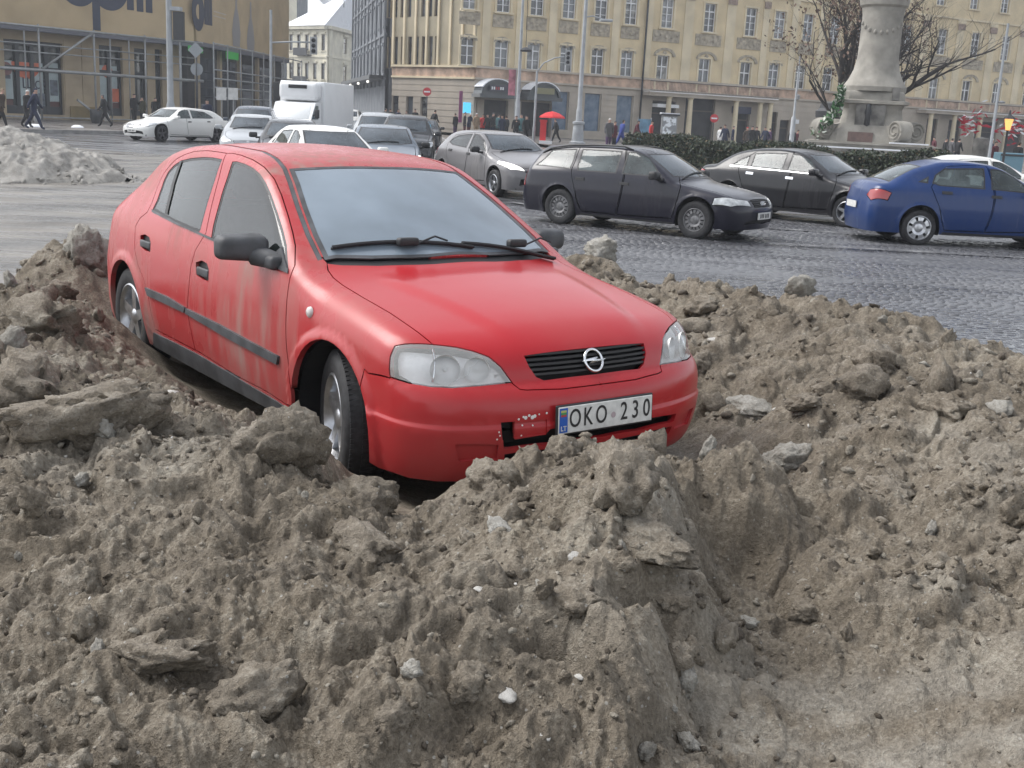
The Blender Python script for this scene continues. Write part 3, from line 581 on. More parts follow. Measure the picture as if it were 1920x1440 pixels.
    for k in range(5): u = g.L*(.06+.2*k); o = MB(); LB(o, u, u+.5, 0, vg-.3, .0, .25); part(o, 'shop_pier', M_TAN, side)
    for k in range(4): u0 = g.L*(.06+.2*k)+.6; o = MB(); LB(o, u0, u0+g.L*.2-.8, .4, vg-1.0, .0, .06); part(o, 'shop_window', M_PANE, side)
    t2 = empty('scaffolding', (g.A.x, g.A.y, Z0), g.rz, label='steel tube scaffolding along the side of the department store', cat='scaffolding')
    for k in range(9): u = g.L*k/8; o = MB(); o.tube([(u, -1.9, 0), (u, -1.9, vg)], .055, 8); part(o, 'upright', M_GALV, t2, smooth=True)
    for v in (.2, 1.9, 2.6, 3.2, 3.8, vg-.1): o = MB(); o.tube([(0, -1.9, v), (g.L, -1.9, v)], .05, 8); part(o, 'ledger', M_GALV, t2, smooth=True)
    return f, g
FS, FS2 = store()
# ------------------------------------------------------------------ car bodies: one implicit skin, cut into real panels
def lut(pts, n=800):
    p = np.array(pts, float); x, y = p[:, 0], p[:, 1]; h = np.diff(x); d = np.diff(y)/h
    m = np.zeros(len(x)); m[0] = d[0]; m[-1] = d[-1]
    for i in range(1, len(x)-1):
        if d[i-1]*d[i] > 0:
            w1 = 2*h[i]+h[i-1]; w2 = h[i]+2*h[i-1]; m[i] = (w1+w2)/(w1/d[i-1]+w2/d[i])
    X = np.linspace(x[0], x[-1], n); i = np.clip(np.searchsorted(x, X, side='right')-1, 0, len(x)-2); t = (X-x[i])/h[i]
    Y = (2*t**3-3*t**2+1)*y[i]+(t**3-2*t**2+t)*h[i]*m[i]+(-2*t**3+3*t**2)*y[i+1]+(t**3-t**2)*h[i]*m[i+1]
    return lambda q: np.interp(q, X, Y)
def smax(a, b, k):
    h = np.maximum(k-np.abs(a-b), 0)/k
    return np.maximum(a, b)+h*h*k*.25
def sstep(a, b, x):
    t = np.clip((x-a)/(b-a), 0, 1); return t*t*(3-2*t)
class Body:
    """local axes: x forward (front axle x=0), y left, z up"""
    def __init__(s, sp):
        s.sp = sp
        for k in ('top', 'bow', 'crown', 'w', 'plan', 'gplan', 'sf', 'sr', 'kts'): setattr(s, k, lut(sp[k]))
    def F(s, P):
        sp = s.sp; sx = -P[:, 0]; y = np.abs(P[:, 1]); z = P[:, 2]; y2 = y*y
        W = s.w(z)-s.plan(sx)-s.gplan(sx)*sstep(sp['belt']-.05, sp['belt']+.25, z)
        for (a, r0, r1, dw, zm) in sp['flare']:
            r = np.hypot(sx-a[0], z-a[1]); W = W+dw*(1-sstep(r0, r1, r))*(1-sstep(zm, zm+.1, z))
        st = sx-s.bow(sx)*y2; T = s.top(st)-s.crown(sx)*y2
        if sp.get('bumps'): W, T = sp['bumps'](sx, y, z, W, T)
        e = .01; g = (s.top(st+e)-s.top(st-e))/(2*e)
        f = smax(y-W, (z-T)/np.sqrt(1+g*g), s.kts(sx))
        f = smax(f, (s.sf(z)+sp['kf']*y2+sp.get('kf4', 0)*y2*y2)-sx, sp['kfs'])
        return smax(f, sx-(s.sr(z)-sp['kr']*y2-sp.get('kr4', 0)*y2*y2), sp['krs'])
    def grad(s, P, e=.004):
        g = np.stack([(s.F(P+d)-s.F(P-d)) for d in np.eye(3)*e], -1)
        return g/np.maximum(np.linalg.norm(g, axis=1, keepdims=True), 1e-9)
    def hit(s, O, D, t0, t1, n=120):
        O = np.atleast_2d(O).astype(float); D = np.broadcast_to(D, O.shape); ts = np.linspace(t0, t1, n)
        lo = np.full(len(O), np.nan); hi = lo.copy()
        if len(O) < 60:
            m_ = len(O); f_ = s.F((O[:, None]+D[:, None]*ts[None, :, None]).reshape(-1, 3)).reshape(m_, n); cr = (f_[:, :-1] > 0) & (f_[:, 1:] <= 0); has = cr.any(1); k_ = cr.argmax(1)
            lo[has] = ts[k_[has]]; hi[has] = ts[k_[has]+1]
        else: prev = s.F(O+D*ts[0])
        for i in range(1, n if len(O) >= 60 else 0):
            cur = s.F(O+D*ts[i]); m = np.isnan(lo) & (prev > 0) & (cur <= 0)
            lo[m] = ts[i-1]; hi[m] = ts[i]; prev = cur
        ok = ~np.isnan(lo); lo = np.where(ok, lo, 0); hi = np.where(ok, hi, 1)
        for _ in range(15):
            mid = (lo+hi)/2; a = s.F(O+D*mid[:, None]) > 0; lo = np.where(a, mid, lo); hi = np.where(a, hi, mid)
        return O+D*((lo+hi)/2)[:, None], ok
    # surface points from the usual three views (right-hand side is y<0)
    def S(s, sx, z, side=-1): return s.hit([(-sx, side*2.0, z)], np.array([0, -side, 0.]), 0, 2, 200)[0][0]
    def Tp(s, sx, y): return s.hit([(-sx, y, 2.4)], np.array([0, 0, -1.]), 0, 2.2, 220)[0][0]
    def Fr(s, y, z): return s.hit([(2.0, y, z)], np.array([-1., 0, 0]), 0, 3.5, 240)[0][0]
    def Re(s, y, z): return s.hit([(-6.0, y, z)], np.array([1., 0, 0]), 0, 4, 240)[0][0]
def in_poly(P, poly):
    x, y = P[:, 0], P[:, 1]; c = np.zeros(len(P), bool); n = len(poly); j = n-1
    for i in range(n):
        xi, yi = poly[i]; xj, yj = poly[j]
        if yi != yj:
            c ^= ((yi > y) != (yj > y)) & (x < (xj-xi)*(y-yi)/(yj-yi)+xi)
        j = i
    return c
def densify(p, step, closed=True):
    out = []; n = len(p)
    for i in range(n if closed else n-1):
        a, b = p[i], p[(i+1) % n]; k = max(1, int(np.ceil(np.linalg.norm(b-a)/step)))
        for t in range(k): out.append(a+(b-a)*t/k)
    if not closed: out.append(p[-1])
    return np.array(out)
def offset_poly(p, d):
    a = np.roll(p, 1, 0); b = np.roll(p, -1, 0); area = .5*np.sum(p[:, 0]*b[:, 1]-b[:, 0]*p[:, 1])
    e1 = p-a; e2 = b-p; e1 = e1/np.maximum(np.linalg.norm(e1, axis=1, keepdims=True), 1e-9); e2 = e2/np.maximum(np.linalg.norm(e2, axis=1, keepdims=True), 1e-9)
    n1 = np.stack([e1[:, 1], -e1[:, 0]], 1); n2 = np.stack([e2[:, 1], -e2[:, 0]], 1); n = n1+n2
    n = n/np.maximum(np.linalg.norm(n, axis=1, keepdims=True), .5)
    return p+n*d*(1 if area > 0 else -1)
def circle3(body, cx, cz, r, n=40, side=-1):
    return [np.array((-(cx+r*math.cos(t)), side*.84, cz+r*math.sin(t))) for t in np.linspace(0, 2*math.pi, n, endpoint=False)]
def cut_body(body, regions, step, seam, gap=.003, zb=.17):
    """regions: list of dict(name, poly=[3D pts, right side], side='both'|'R'|'L', gap=bool, skip=bool)
    returns {(name, side): (verts, faces, normals)}"""
    sp = body.sp; parts = {}
    smin = float(min(sp['front_s']-.1, -.5)); smax_ = sp['rear_s']+.1
    for sgn in (1, -1):
        d = np.array([.58*sgn, -.58, .57]); d /= np.linalg.norm(d)
        e1 = np.cross(np.array([0, 0, 1.]), d); e1 /= np.linalg.norm(e1); e2 = np.cross(d, e1)
        uv = lambda P: np.stack([P@e1, P@e2], -1)
        # domain outline: centre line, seam, bottom
        if sgn > 0: ss = np.linspace(seam, sp['front_s']+.02, 90)
        else: ss = np.linspace(seam, sp['rear_s']-.02, 90)
        cen, ok = body.hit(np.stack([-ss, 0*ss, 0*ss+2.4], -1), np.array([0, 0, -1.]), 0, 2.2, 220); cen = cen[ok]
        zz = np.linspace(cen[-1][2], zb, 40)[1:]
        x0 = 2.0 if sgn > 0 else -6.5
        c2, ok = body.hit(np.stack([0*zz+x0, 0*zz, zz], -1), np.array([-1. if sgn > 0 else 1., 0, 0]), 0, 4.5, 300); c2 = c2[ok]
        ang = np.linspace(0, math.pi/2, 40)
        xc = -(seam-.0); Rr = 5.0
        ang_o = np.stack([xc+sgn*Rr*np.cos(ang), -Rr*np.sin(ang), 0*ang+zb], -1); dd = np.stack([-sgn*np.cos(ang), np.sin(ang), 0*ang], -1)
        bot, ok = body.hit(ang_o, dd, 0, Rr, 500); bot = bot[ok]
        th = np.linspace(0, 1, 50)[1:-1]
        zs = zb+(cen[0][2]-.03-zb)*th
        sid, ok = body.hit(np.stack([0*zs-seam, 0*zs-2, zs], -1), np.array([0, 1., 0]), 0, 2, 250); sid = sid[ok]
        ys = np.linspace(sid[-1][1], 0, 16)[1:-1]
        tp, ok = body.hit(np.stack([0*ys-seam, ys, 0*ys+2.4], -1), np.array([0, 0, -1.]), 0, 2.2, 220); tp = tp[ok]
        dom3 = np.concatenate([cen, c2, bot, sid, tp]); dom = uv(dom3)
        lo, hi = dom.min(0), dom.max(0)
        gx, gy = np.meshgrid(np.arange(lo[0], hi[0], step), np.arange(lo[1], hi[1], step)); gx = gx+(np.arange(gx.shape[0]) % 2)[:, None]*step*.5
        G = np.stack([gx.ravel(), gy.ravel()], -1); G = G[in_poly(G, dom)]
        sym = all(r.get('side', 'both') == 'both' for r in regions)
        for side in (('B',) if sym else ('R', 'L')):
            regs = [r for r in regions if r.get('side', 'both') in ('both', side)]
            pts = [dom]; edges = [np.stack([np.arange(len(dom)), np.roll(np.arange(len(dom)), -1)], 1)]; n0 = len(dom); test = []
            for r in regs:
                p = densify(uv(np.array(r['poly'], float)), step*1.2)
                inner = offset_poly(p, -gap) if r.get('gap') else p
                outer = offset_poly(p, gap) if r.get('gap') else None
                loops = [inner]+([outer] if outer is not None else [])
                ring = r.get('ring')
                rin = offset_poly(inner, -ring) if ring else None
                if rin is not None: loops.append(rin)
                for q in loops:
                    k = len(q); pts.append(q); edges.append(np.stack([n0+np.arange(k), n0+np.roll(np.arange(k), -1)], 1)); n0 += k
                test.append((r, inner, outer, rin))
            allp = np.concatenate(pts); 
            # thin the grid near constraint points
            from mathutils.kdtree import KDTree
            kd = KDTree(len(allp))
            for i, q in enumerate(allp): kd.insert((q[0], q[1], 0), i)
            kd.balance()
            keep = np.array([kd.find((g[0], g[1], 0))[2] > step*.45 for g in G]) if len(G) else np.zeros(0, bool)
            allp = np.concatenate([allp, G[keep]]); ed = np.concatenate(edges)
            res = delaunay_2d_cdt([Vector(q) for q in allp], [tuple(map(int, e)) for e in ed], [], 0, 1e-5, False)
            P2 = np.array([tuple(v) for v in res[0]]); T = np.array([f for f in res[2] if len(f) == 3])
            cen2 = P2[T].mean(1); inside = in_poly(cen2, dom)
            P3, ok = body.hit(P2[:, :1]*e1+P2[:, 1:]*e2+d*3.5+0*P2[:, :1], -d, 0, 8, 420)
            lab = np.full(len(T), -1); isgap = np.zeros(len(T), bool); ringm = np.zeros(len(T), bool)
            for i, (r, inner, outer, rin) in reversed(list(enumerate(test))):
                m = in_poly(cen2, inner); lab[m] = i; isgap[m] = False
                if rin is not None:
                    mr = m & ~in_poly(cen2, rin); ringm[m] = False; ringm[mr] = True
                else: ringm[m] = False
                if outer is not None:
                    mo = in_poly(cen2, outer) & ~m; isgap |= mo & np.isin(lab, [-1]+[j for j, t in enumerate(test) if t[0].get('gap') and j > i]); 
            kdd = KDTree(len(dom))
            for i, q in enumerate(dom): kdd.insert((q[0], q[1], 0), i)
            kdd.balance()
            for i, q in enumerate(P2):
                _c, j, dist = kdd.find((q[0], q[1], 0))
                if dist < 2e-5: P3[i] = dom3[j]; ok[i] = True
            good = inside & ok[T].all(1) & ~isgap
            Nn = body.grad(P3)
            for i in range(-1, len(test)):
                for rg in (False, True):
                    m = good & (lab == i) & (ringm == rg)
                    if not m.any(): continue
                    r = test[i][0] if i >= 0 else dict(name='body')
                    if r.get('skip'): continue
                    nm = r['name'] if not rg else r.get('ringname', 'seal')
                    F_ = T[m]; used, inv = np.unique(F_, return_inverse=True); F0 = inv.reshape(F_.shape); V0 = P3[used]; N0 = Nn[used]
                    for sd in (('R', 'L') if side == 'B' else (side,)):
                        V, F_, N_ = V0.copy(), F0.copy(), N0.copy()
                        if sd == 'L': V[:, 1] *= -1; N_[:, 1] *= -1
                        fn = np.cross(V[F_[:, 1]]-V[F_[:, 0]], V[F_[:, 2]]-V[F_[:, 0]]); flip = (fn*N_[F_].mean(1)).sum(1) < 0
                        F_[flip] = F_[flip][:, ::-1]
                        key = (nm, sd if r.get('sided') else '')
                        if key in parts:
                            a, b, c = parts[key]; parts[key] = (np.concatenate([a, V]), np.concatenate([b, F_+len(a)]), np.concatenate([c, N_]))
                        else: parts[key] = (V, F_, N_)
    return parts
def weld(V, F_, N_, eps=2e-4):
    key = np.round(V/eps).astype(np.int64); _, idx, inv = np.unique(key, axis=0, return_index=True, return_inverse=True); inv = inv.ravel()
    F2 = inv[F_]; bad = (F2[:, 0] == F2[:, 1]) | (F2[:, 1] == F2[:, 2]) | (F2[:, 0] == F2[:, 2])
    return V[idx], F2[~bad], N_[idx]
def panel(name, part, material, parent, flange=.012, inset=0.0):
    V, F_, N_ = weld(*part)
    V = V-N_*inset
    if flange > 0:
        e = np.concatenate([F_[:, [0, 1]], F_[:, [1, 2]], F_[:, [2, 0]]]); k = np.sort(e, 1); h = k[:, 0]*10_000_000+k[:, 1]
        _, idx, cnt = np.unique(h, return_index=True, return_counts=True); be = e[idx[cnt == 1]]
        bv, inv = np.unique(be, return_inverse=True); inv = inv.reshape(be.shape); n = len(V)
        Vt = V[bv]; Vb = V[bv]-N_[bv]*flange
        # top copy keeps its own normal so the fold stays crisp
        V = np.concatenate([V, Vt, Vb]); k = len(bv)
        quads = np.concatenate([np.stack([inv[:, 1]+n, inv[:, 0]+n, inv[:, 0]+n+k], 1), np.stack([inv[:, 1]+n, inv[:, 0]+n+k, inv[:, 1]+n+k], 1)])
        # flange normals from its own geometry
        fn = np.zeros((k, 3)); ed = Vt[inv[:, 1]]-Vt[inv[:, 0]]; nn = np.cross(ed, N_[bv][inv[:, 0]])
        np.add.at(fn, inv[:, 0], nn); np.add.at(fn, inv[:, 1], nn); fn = fn/np.maximum(np.linalg.norm(fn, axis=1, keepdims=True), 1e-9)
        F_ = np.concatenate([F_, quads]); N_ = np.concatenate([N_, fn, fn])
    return mesh_obj(name, V, F_, material, parent, True, N_)
def wheel(parent, loc, face, radius=.31, width=.19, rim_r=.20, style='five', steer=0.0, rim_mat=None, tread=False, name='wheel'):
    """face=-1: outer side towards -y"""
    w = bpy.data.objects.new(name, None); link(w, parent); w.location = loc; w.rotation_euler = (0, 0, steer); w.empty_display_size = .1
    h = width/2; s = face
    prof = [(rim_r-.01, -h*.55), (rim_r, -h*.85), (rim_r+.02, -h), (radius-.035, -h*1.0), (radius-.012, -h*.88), (radius, -h*.62), (radius, h*.62), (radius-.012, h*.88), (radius-.035, h*1.0), (rim_r+.02, h), (rim_r, h*.85), (rim_r-.01, h*.55)]
    t = MB().lathe(prof, axis='y', n=56); t.build('tyre', M_RUBBER, w, True)
    if tread:
        tb = MB()
        for k in range(84):
            a = 2*math.pi*k/84
            for j, (y0, y1) in enumerate(((-.82, -.38), (-.30, .30), (.38, .82))):
                sh = (.5 if j == 1 else 0)*2*math.pi/84; hh = math.pi/84*.70
                q = []
                for rr in (radius-.012, radius+.006 - (.006 if j != 1 else 0)):
                    for yy in (y0*h, y1*h):
                        for aa in (-hh, hh): q.append((rr*math.cos(a+sh+aa+.05*yy/h), yy, rr*math.sin(a+sh+aa+.05*yy/h)))
                tb.add(q, [(4, 5, 7, 6), (0, 4, 6, 2), (1, 3, 7, 5), (0, 1, 5, 4), (2, 6, 7, 3)])
        o = tb.build('tread', M_RUBBER, w); o['kind'] = 'stuff'
    rm = rim_mat or M_ALLOY; b = MB()
    b.lathe([(rim_r+.012, s*h*.92), (rim_r, s*h*.98), (rim_r-.012, s*h*.80), (rim_r-.02, s*h*.1), (rim_r-.03, -s*h*.6)], axis='y', n=40)
    yo = s*h*.72
    if style == 'five':
        for k in range(5):
            a = 2*math.pi*k/5+.3; ca, sa = math.cos(a), math.sin(a)
            P = lambda r, t, y: (r*ca-t*sa, y, r*sa+t*ca)
            b.add([P(.03, -.034, yo), P(.03, .034, yo), P(rim_r-.012, .026, yo+s*.006), P(rim_r-.012, -.026, yo+s*.006), P(.03, -.034, yo-s*.04), P(.03, .034, yo-s*.04), P(rim_r-.012, .026, yo-s*.04), P(rim_r-.012, -.026, yo-s*.04)],
                  [(0, 1, 2, 3), (4, 7, 6, 5), (0, 4, 5, 1), (1, 5, 6, 2), (2, 6, 7, 3), (3, 7, 4, 0)])
        b.lathe([(.0, yo+s*.012), (.035, yo+s*.010), (.05, yo), (.055, yo-s*.03)], axis='y', n=20)
    else:
        nsl = 14 if style == 'steel' else 7
        b.lathe([(0, yo+s*.0), (.05, yo+s*.004), (.075, yo-s*.008), (rim_r*.62, yo+s*.012)], axis='y', n=32)
        for k in range(nsl):
            a0 = 2*math.pi*(k+.28)/nsl; a1 = 2*math.pi*(k+.98)/nsl
            q = []
            for r, y in ((rim_r*.62, yo+s*.012), (rim_r-.012, yo+s*.004)):
                for i in range(4):
                    a = a0+(a1-a0)*i/3; q.append((r*math.cos(a), y, r*math.sin(a)))
            b.add(q, [(i, i+1, 4+i+1, 4+i) for i in range(3)])
        b.lathe([(rim_r*.93, yo+s*.005), (rim_r, yo+s*.012), (rim_r+.012, yo+s*.02)], axis='y', n=40)
    b.build('rim', rm, w, 'auto')
    MB().lathe([(0, yo-s*.055), (rim_r-.02, yo-s*.055)], axis='y', n=24).build('brake_disc', M_DARK, w)
    return w
def arch_liner(parent, cx, cz, r, y0, y1):
    for s in (-1, 1):
        b = MB(); n = 18; v = []
        for k in range(n+1):
            a = -0.35+(math.pi+.7)*k/n
            for y in (y0, y1): v.append((-(cx+r*math.cos(a)), s*y, cz+r*math.sin(a)))
        b.add(v, [(2*i, 2*i+1, 2*i+3, 2*i+2) for i in range(n)])
        b.add([(v[2*i]) for i in range(n+1)], [tuple(range(n+1))]); b.build('wheel_arch_liner', M_DARK, parent)
def round_box(c, h, bev=.03, seg=3, M=None):
    bm = bmesh.new(); bmesh.ops.create_cube(bm, size=1.0)
    for v in bm.verts: v.co = Vector((v.co.x*2*h[0], v.co.y*2*h[1], v.co.z*2*h[2]))
    bmesh.ops.bevel(bm, geom=bm.edges[:], offset=bev, segments=seg, affect='EDGES', profile=.5)
    v = [(M @ x.co if M is not None else x.co)+Vector(c) for x in bm.verts]; f = [tuple(q.index for q in fc.verts) for fc in bm.faces]; bm.free()
    return v, f
def seats(parent, sx_front, sx_rear, zb=.30, y=.37, wheel_side=1, rear_w=.62):
    b = MB()
    for yy in (-y, y):
        b.add(*round_box((-sx_front, yy, zb+.12), (.25, .24, .09), .06))
        b.add(*round_box((-sx_front-.30, yy, zb+.45), (.07, .23, .33), .06, M=Matrix.Rotation(R(-18), 3, 'Y')))
        b.add(*round_box((-sx_front-.42, yy, zb+.88), (.05, .13, .085), .04))
    b.build('front_seat', M_SEAT, parent, 'auto')
    b = MB(); b.add(*round_box((-sx_rear, 0, zb+.14), (.25, rear_w, .10), .06)); b.add(*round_box((-sx_rear-.3, 0, zb+.44), (.07, rear_w, .30), .06, M=Matrix.Rotation(R(-18), 3, 'Y')))
    for yy in (-.38, .38): b.add(*round_box((-sx_rear-.42, yy, zb+.80), (.05, .13, .07), .04))
    b.build('rear_seat', M_SEAT, parent, 'auto')
    b = MB(); n = 28
    M = Matrix.Rotation(R(-62), 3, 'Y'); c = Vector((-sx_front+.42, wheel_side*y, zb+.58))
    b.tube([M @ Vector((.18*math.cos(2*math.pi*k/n), .18*math.sin(2*math.pi*k/n), 0))+c for k in range(n+1)], .014, 6, False)
    b.tube([M @ Vector((-.17, 0, 0))+c, M @ Vector((.17, 0, 0))+c], .02, 6); b.tube([c, c+Vector((.3, 0, -.16))], .03, 6)
    b.build('steering_wheel', M_BLACK, parent, True)
# ------------------------------------------------------------------ vector noise for terrain
def _hash(ix, iy, iz, seed):
    h = (ix.astype(np.int64)*374761393 + iy.astype(np.int64)*668265263 + iz.astype(np.int64)*1442695041 + seed*974711) & 0xFFFFFFFF
    h = ((h ^ (h >> 13))*1274126177) & 0xFFFFFFFF
    return ((h ^ (h >> 16)) & 0xFFFFFF)/float(0xFFFFFF)
def vnoise(x, y, seed=0, z=None):
    ix, iy = np.floor(x), np.floor(y); fx, fy = x-ix, y-iy; ux, uy = fx*fx*fx*(fx*(fx*6-15)+10), fy*fy*fy*(fy*(fy*6-15)+10); o = np.zeros_like(ix)
    def g(dx, dy):
        a = _hash(ix+dx, iy+dy, o, seed)*2*math.pi
        return np.cos(a)*(fx-dx)+np.sin(a)*(fy-dy)
    return 1.5*((g(0, 0)*(1-ux)+g(1, 0)*ux)*(1-uy)+(g(0, 1)*(1-ux)+g(1, 1)*ux)*uy)
def fbm(x, y, f, oct=5, seed=0, gain=.5, ridge=False):
    s = 0; a = 1; t = 0
    for i in range(oct):
        n = vnoise(x*f, y*f, seed+i*17)
        if ridge: n = 1-2*np.abs(n)
        s = s+a*n; t += a; a *= gain; f *= 2.03
    return s/t
def lumps(x, y, f, seed, p=.8, flat=.55):
    """rounded clods: distance to jittered cell points, each with its own size"""
    X, Y = x*f, y*f; ix, iy = np.floor(X), np.floor(Y); best = np.zeros_like(X); o = np.zeros_like(ix)
    for dx in (-1, 0, 1):
        for dy in (-1, 0, 1):
            cx, cy = ix+dx, iy+dy; px = cx+_hash(cx, cy, o, seed); py = cy+_hash(cx, cy, o, seed+1)
            r = .18+.62*_hash(cx, cy, o, seed+2)**1.6; on = _hash(cx, cy, o, seed+3) < p
            a = _hash(cx, cy, o, seed+4)*math.pi; e = .65+.7*_hash(cx, cy, o, seed+5)
            ux = (X-px)*np.cos(a)+(Y-py)*np.sin(a); uy = (-(X-px)*np.sin(a)+(Y-py)*np.cos(a))*e
            d = (ux*ux+uy*uy)/(r*r)
            best = np.maximum(best, np.where(on & (d < 1), r*np.minimum(np.sqrt(np.maximum(1-d, 0)), flat), 0))
    return best
# ------------------------------------------------------------------ dirty snow
def snow_mat(name, dark=(0.060, 0.049, 0.037), mid=(0.215, 0.181, 0.137), light=(0.50, 0.455, 0.375), fine=1.0, packed=False):
    m = bpy.data.materials.new(name); m.use_nodes = True; N, L = nodes_of(m); b = N['Principled BSDF']; b.inputs['Roughness'].default_value = .85; b.inputs['Specular IOR Level'].default_value = .35
    tc = N.new('ShaderNodeTexCoord'); g = N.new('ShaderNodeNewGeometry')
    def noise_(scale, detail=6, rough=.6, w=0):
        n = N.new('ShaderNodeTexNoise'); n.inputs['Scale'].default_value = scale; n.inputs['Detail'].default_value = detail; n.inputs['Roughness'].default_value = rough
        mp = N.new('ShaderNodeMapping'); mp.inputs['Location'].default_value = (w, w*2, w*3); L.new(g.outputs['Position'], mp.inputs[0]); L.new(mp.outputs[0], n.inputs['Vector']); return n.outputs['Fac']
    n1 = noise_(1.6, 6, .62); n2 = noise_(9, 6, .65, 3); n3 = noise_(70, 4, .7, 7); n4 = noise_(4.5, 3, .5, 11)
    r1 = N.new('ShaderNodeValToRGB'); e = r1.color_ramp.elements; e[0].position = .33; e[0].color = (*dark, 1); e[1].position = .70; e[1].color = (*light, 1); q = e.new(.50); q.color = (*mid, 1)
    mx = N.new('ShaderNodeMix'); mx.data_type = 'FLOAT'; mx.inputs['Factor'].default_value = .55; L.new(n1, mx.inputs['A']); L.new(n2, mx.inputs['B'])
    mx2 = N.new('ShaderNodeMix'); mx2.data_type = 'FLOAT'; mx2.inputs['Factor'].default_value = .40; L.new(mx.outputs[0], mx2.inputs['A']); L.new(n3, mx2.inputs['B']); L.new(mx2.outputs[0], r1.inputs['Fac'])
    # specks: grit and clean ice crystals
    v = N.new('ShaderNodeTexVoronoi'); v.inputs['Scale'].default_value = 55; L.new(g.outputs['Position'], v.inputs['Vector'])
    lt = N.new('ShaderNodeMath'); lt.operation = 'LESS_THAN'; lt.inputs[1].default_value = .22; L.new(v.outputs['Distance'], lt.inputs[0])
    wn = N.new('ShaderNodeSeparateColor'); L.new(v.outputs['Color'], wn.inputs[0])
    gt = N.new('ShaderNodeMath'); gt.operation = 'GREATER_THAN'; gt.inputs[1].default_value = .80; L.new(wn.outputs[0], gt.inputs[0])
    ml = N.new('ShaderNodeMath'); ml.operation = 'MULTIPLY'; L.new(lt.outputs[0], ml.inputs[0]); L.new(gt.outputs[0], ml.inputs[1])
    ml2 = N.new('ShaderNodeMath'); ml2.operation = 'MULTIPLY'; ml2.inputs[1].default_value = .55; L.new(ml.outputs[0], ml2.inputs[0])
    cm = N.new('ShaderNodeMix'); cm.data_type = 'RGBA'; L.new(ml2.outputs[0], cm.inputs['Factor']); L.new(r1.outputs['Color'], cm.inputs['A'])
    gs = N.new('ShaderNodeValToRGB'); gs.color_ramp.elements[0].color = (.045, .038, .03, 1); gs.color_ramp.elements[1].color = (.5, .49, .46, 1); gs.color_ramp.elements[0].position = .45; gs.color_ramp.elements[1].position = .55; L.new(wn.outputs[1], gs.inputs['Fac']); L.new(gs.outputs['Color'], cm.inputs['B'])
    if packed:
        at = N.new('ShaderNodeAttribute'); at.attribute_name = 'packed'; pm = N.new('ShaderNodeMix'); pm.data_type = 'RGBA'; mr = N.new('ShaderNodeMath'); mr.operation = 'MULTIPLY'; mr.inputs[1].default_value = .55; L.new(at.outputs['Fac'], mr.inputs[0]); L.new(mr.outputs[0], pm.inputs['Factor'])
        pr = N.new('ShaderNodeValToRGB'); pr.color_ramp.elements[0].position = .35; pr.color_ramp.elements[0].color = (.22, .20, .165, 1); pr.color_ramp.elements[1].position = .65; pr.color_ramp.elements[1].color = (.56, .53, .47, 1); L.new(mx2.outputs[0], pr.inputs['Fac'])
        L.new(cm.outputs['Result'], pm.inputs['A']); L.new(pr.outputs['Color'], pm.inputs['B']); L.new(pm.outputs['Result'], b.inputs['Base Color'])
    else: L.new(cm.outputs['Result'], b.inputs['Base Color'])
    rr = N.new('ShaderNodeMapRange'); rr.inputs['From Min'].default_value = .35; rr.inputs['From Max'].default_value = .65; rr.inputs['To Min'].default_value = .55; rr.inputs['To Max'].default_value = .95; L.new(n4, rr.inputs['Value']); L.new(rr.outputs[0], b.inputs['Roughness'])
    ad = N.new('ShaderNodeMath'); ad.operation = 'ADD'; L.new(n3, ad.inputs[0]); n5 = noise_(190, 3, .7, 5)
    h2 = N.new('ShaderNodeMath'); h2.operation = 'MULTIPLY'; h2.inputs[1].default_value = .5; L.new(n5, h2.inputs[0]); L.new(h2.outputs[0], ad.inputs[1])
    bp = N.new('ShaderNodeBump'); bp.inputs['Strength'].default_value = 1.0*fine; bp.inputs['Distance'].default_value = .02; L.new(ad.outputs[0], bp.inputs['Height']); L.new(bp.outputs[0], b.inputs['Normal'])
    return m
M_MUD = snow_mat('dirty_snow', packed=True)
M_CLOD = snow_mat('dirty_snow_clod', (0.075, 0.061, 0.046), (0.25, 0.214, 0.167), (0.50, 0.46, 0.39))
M_CLOD_DK = snow_mat('dark_clod', (.035, .028, .022), (.115, .094, .072), (.24, .205, .165))
M_CLOD_LT = snow_mat('pale_clod', (.16, .14, .11), (.36, .325, .27), (.58, .55, .48))
M_CLOD_ICE = snow_mat('icy_clod', (0.17, 0.155, 0.13), (0.36, 0.34, 0.30), (0.62, 0.61, 0.58))
M_WHITE_ICE = mat('white_ice', (0.26, 0.24, 0.21), 0.5, col2=(.56, .55, .52), scale=16, bump=.4, bscale=60, contrast=(.35, .6))
M_HEAP = snow_mat('grey_snow_heap', (0.13, 0.12, 0.11), (0.33, 0.315, 0.29), (0.58, 0.57, 0.55))

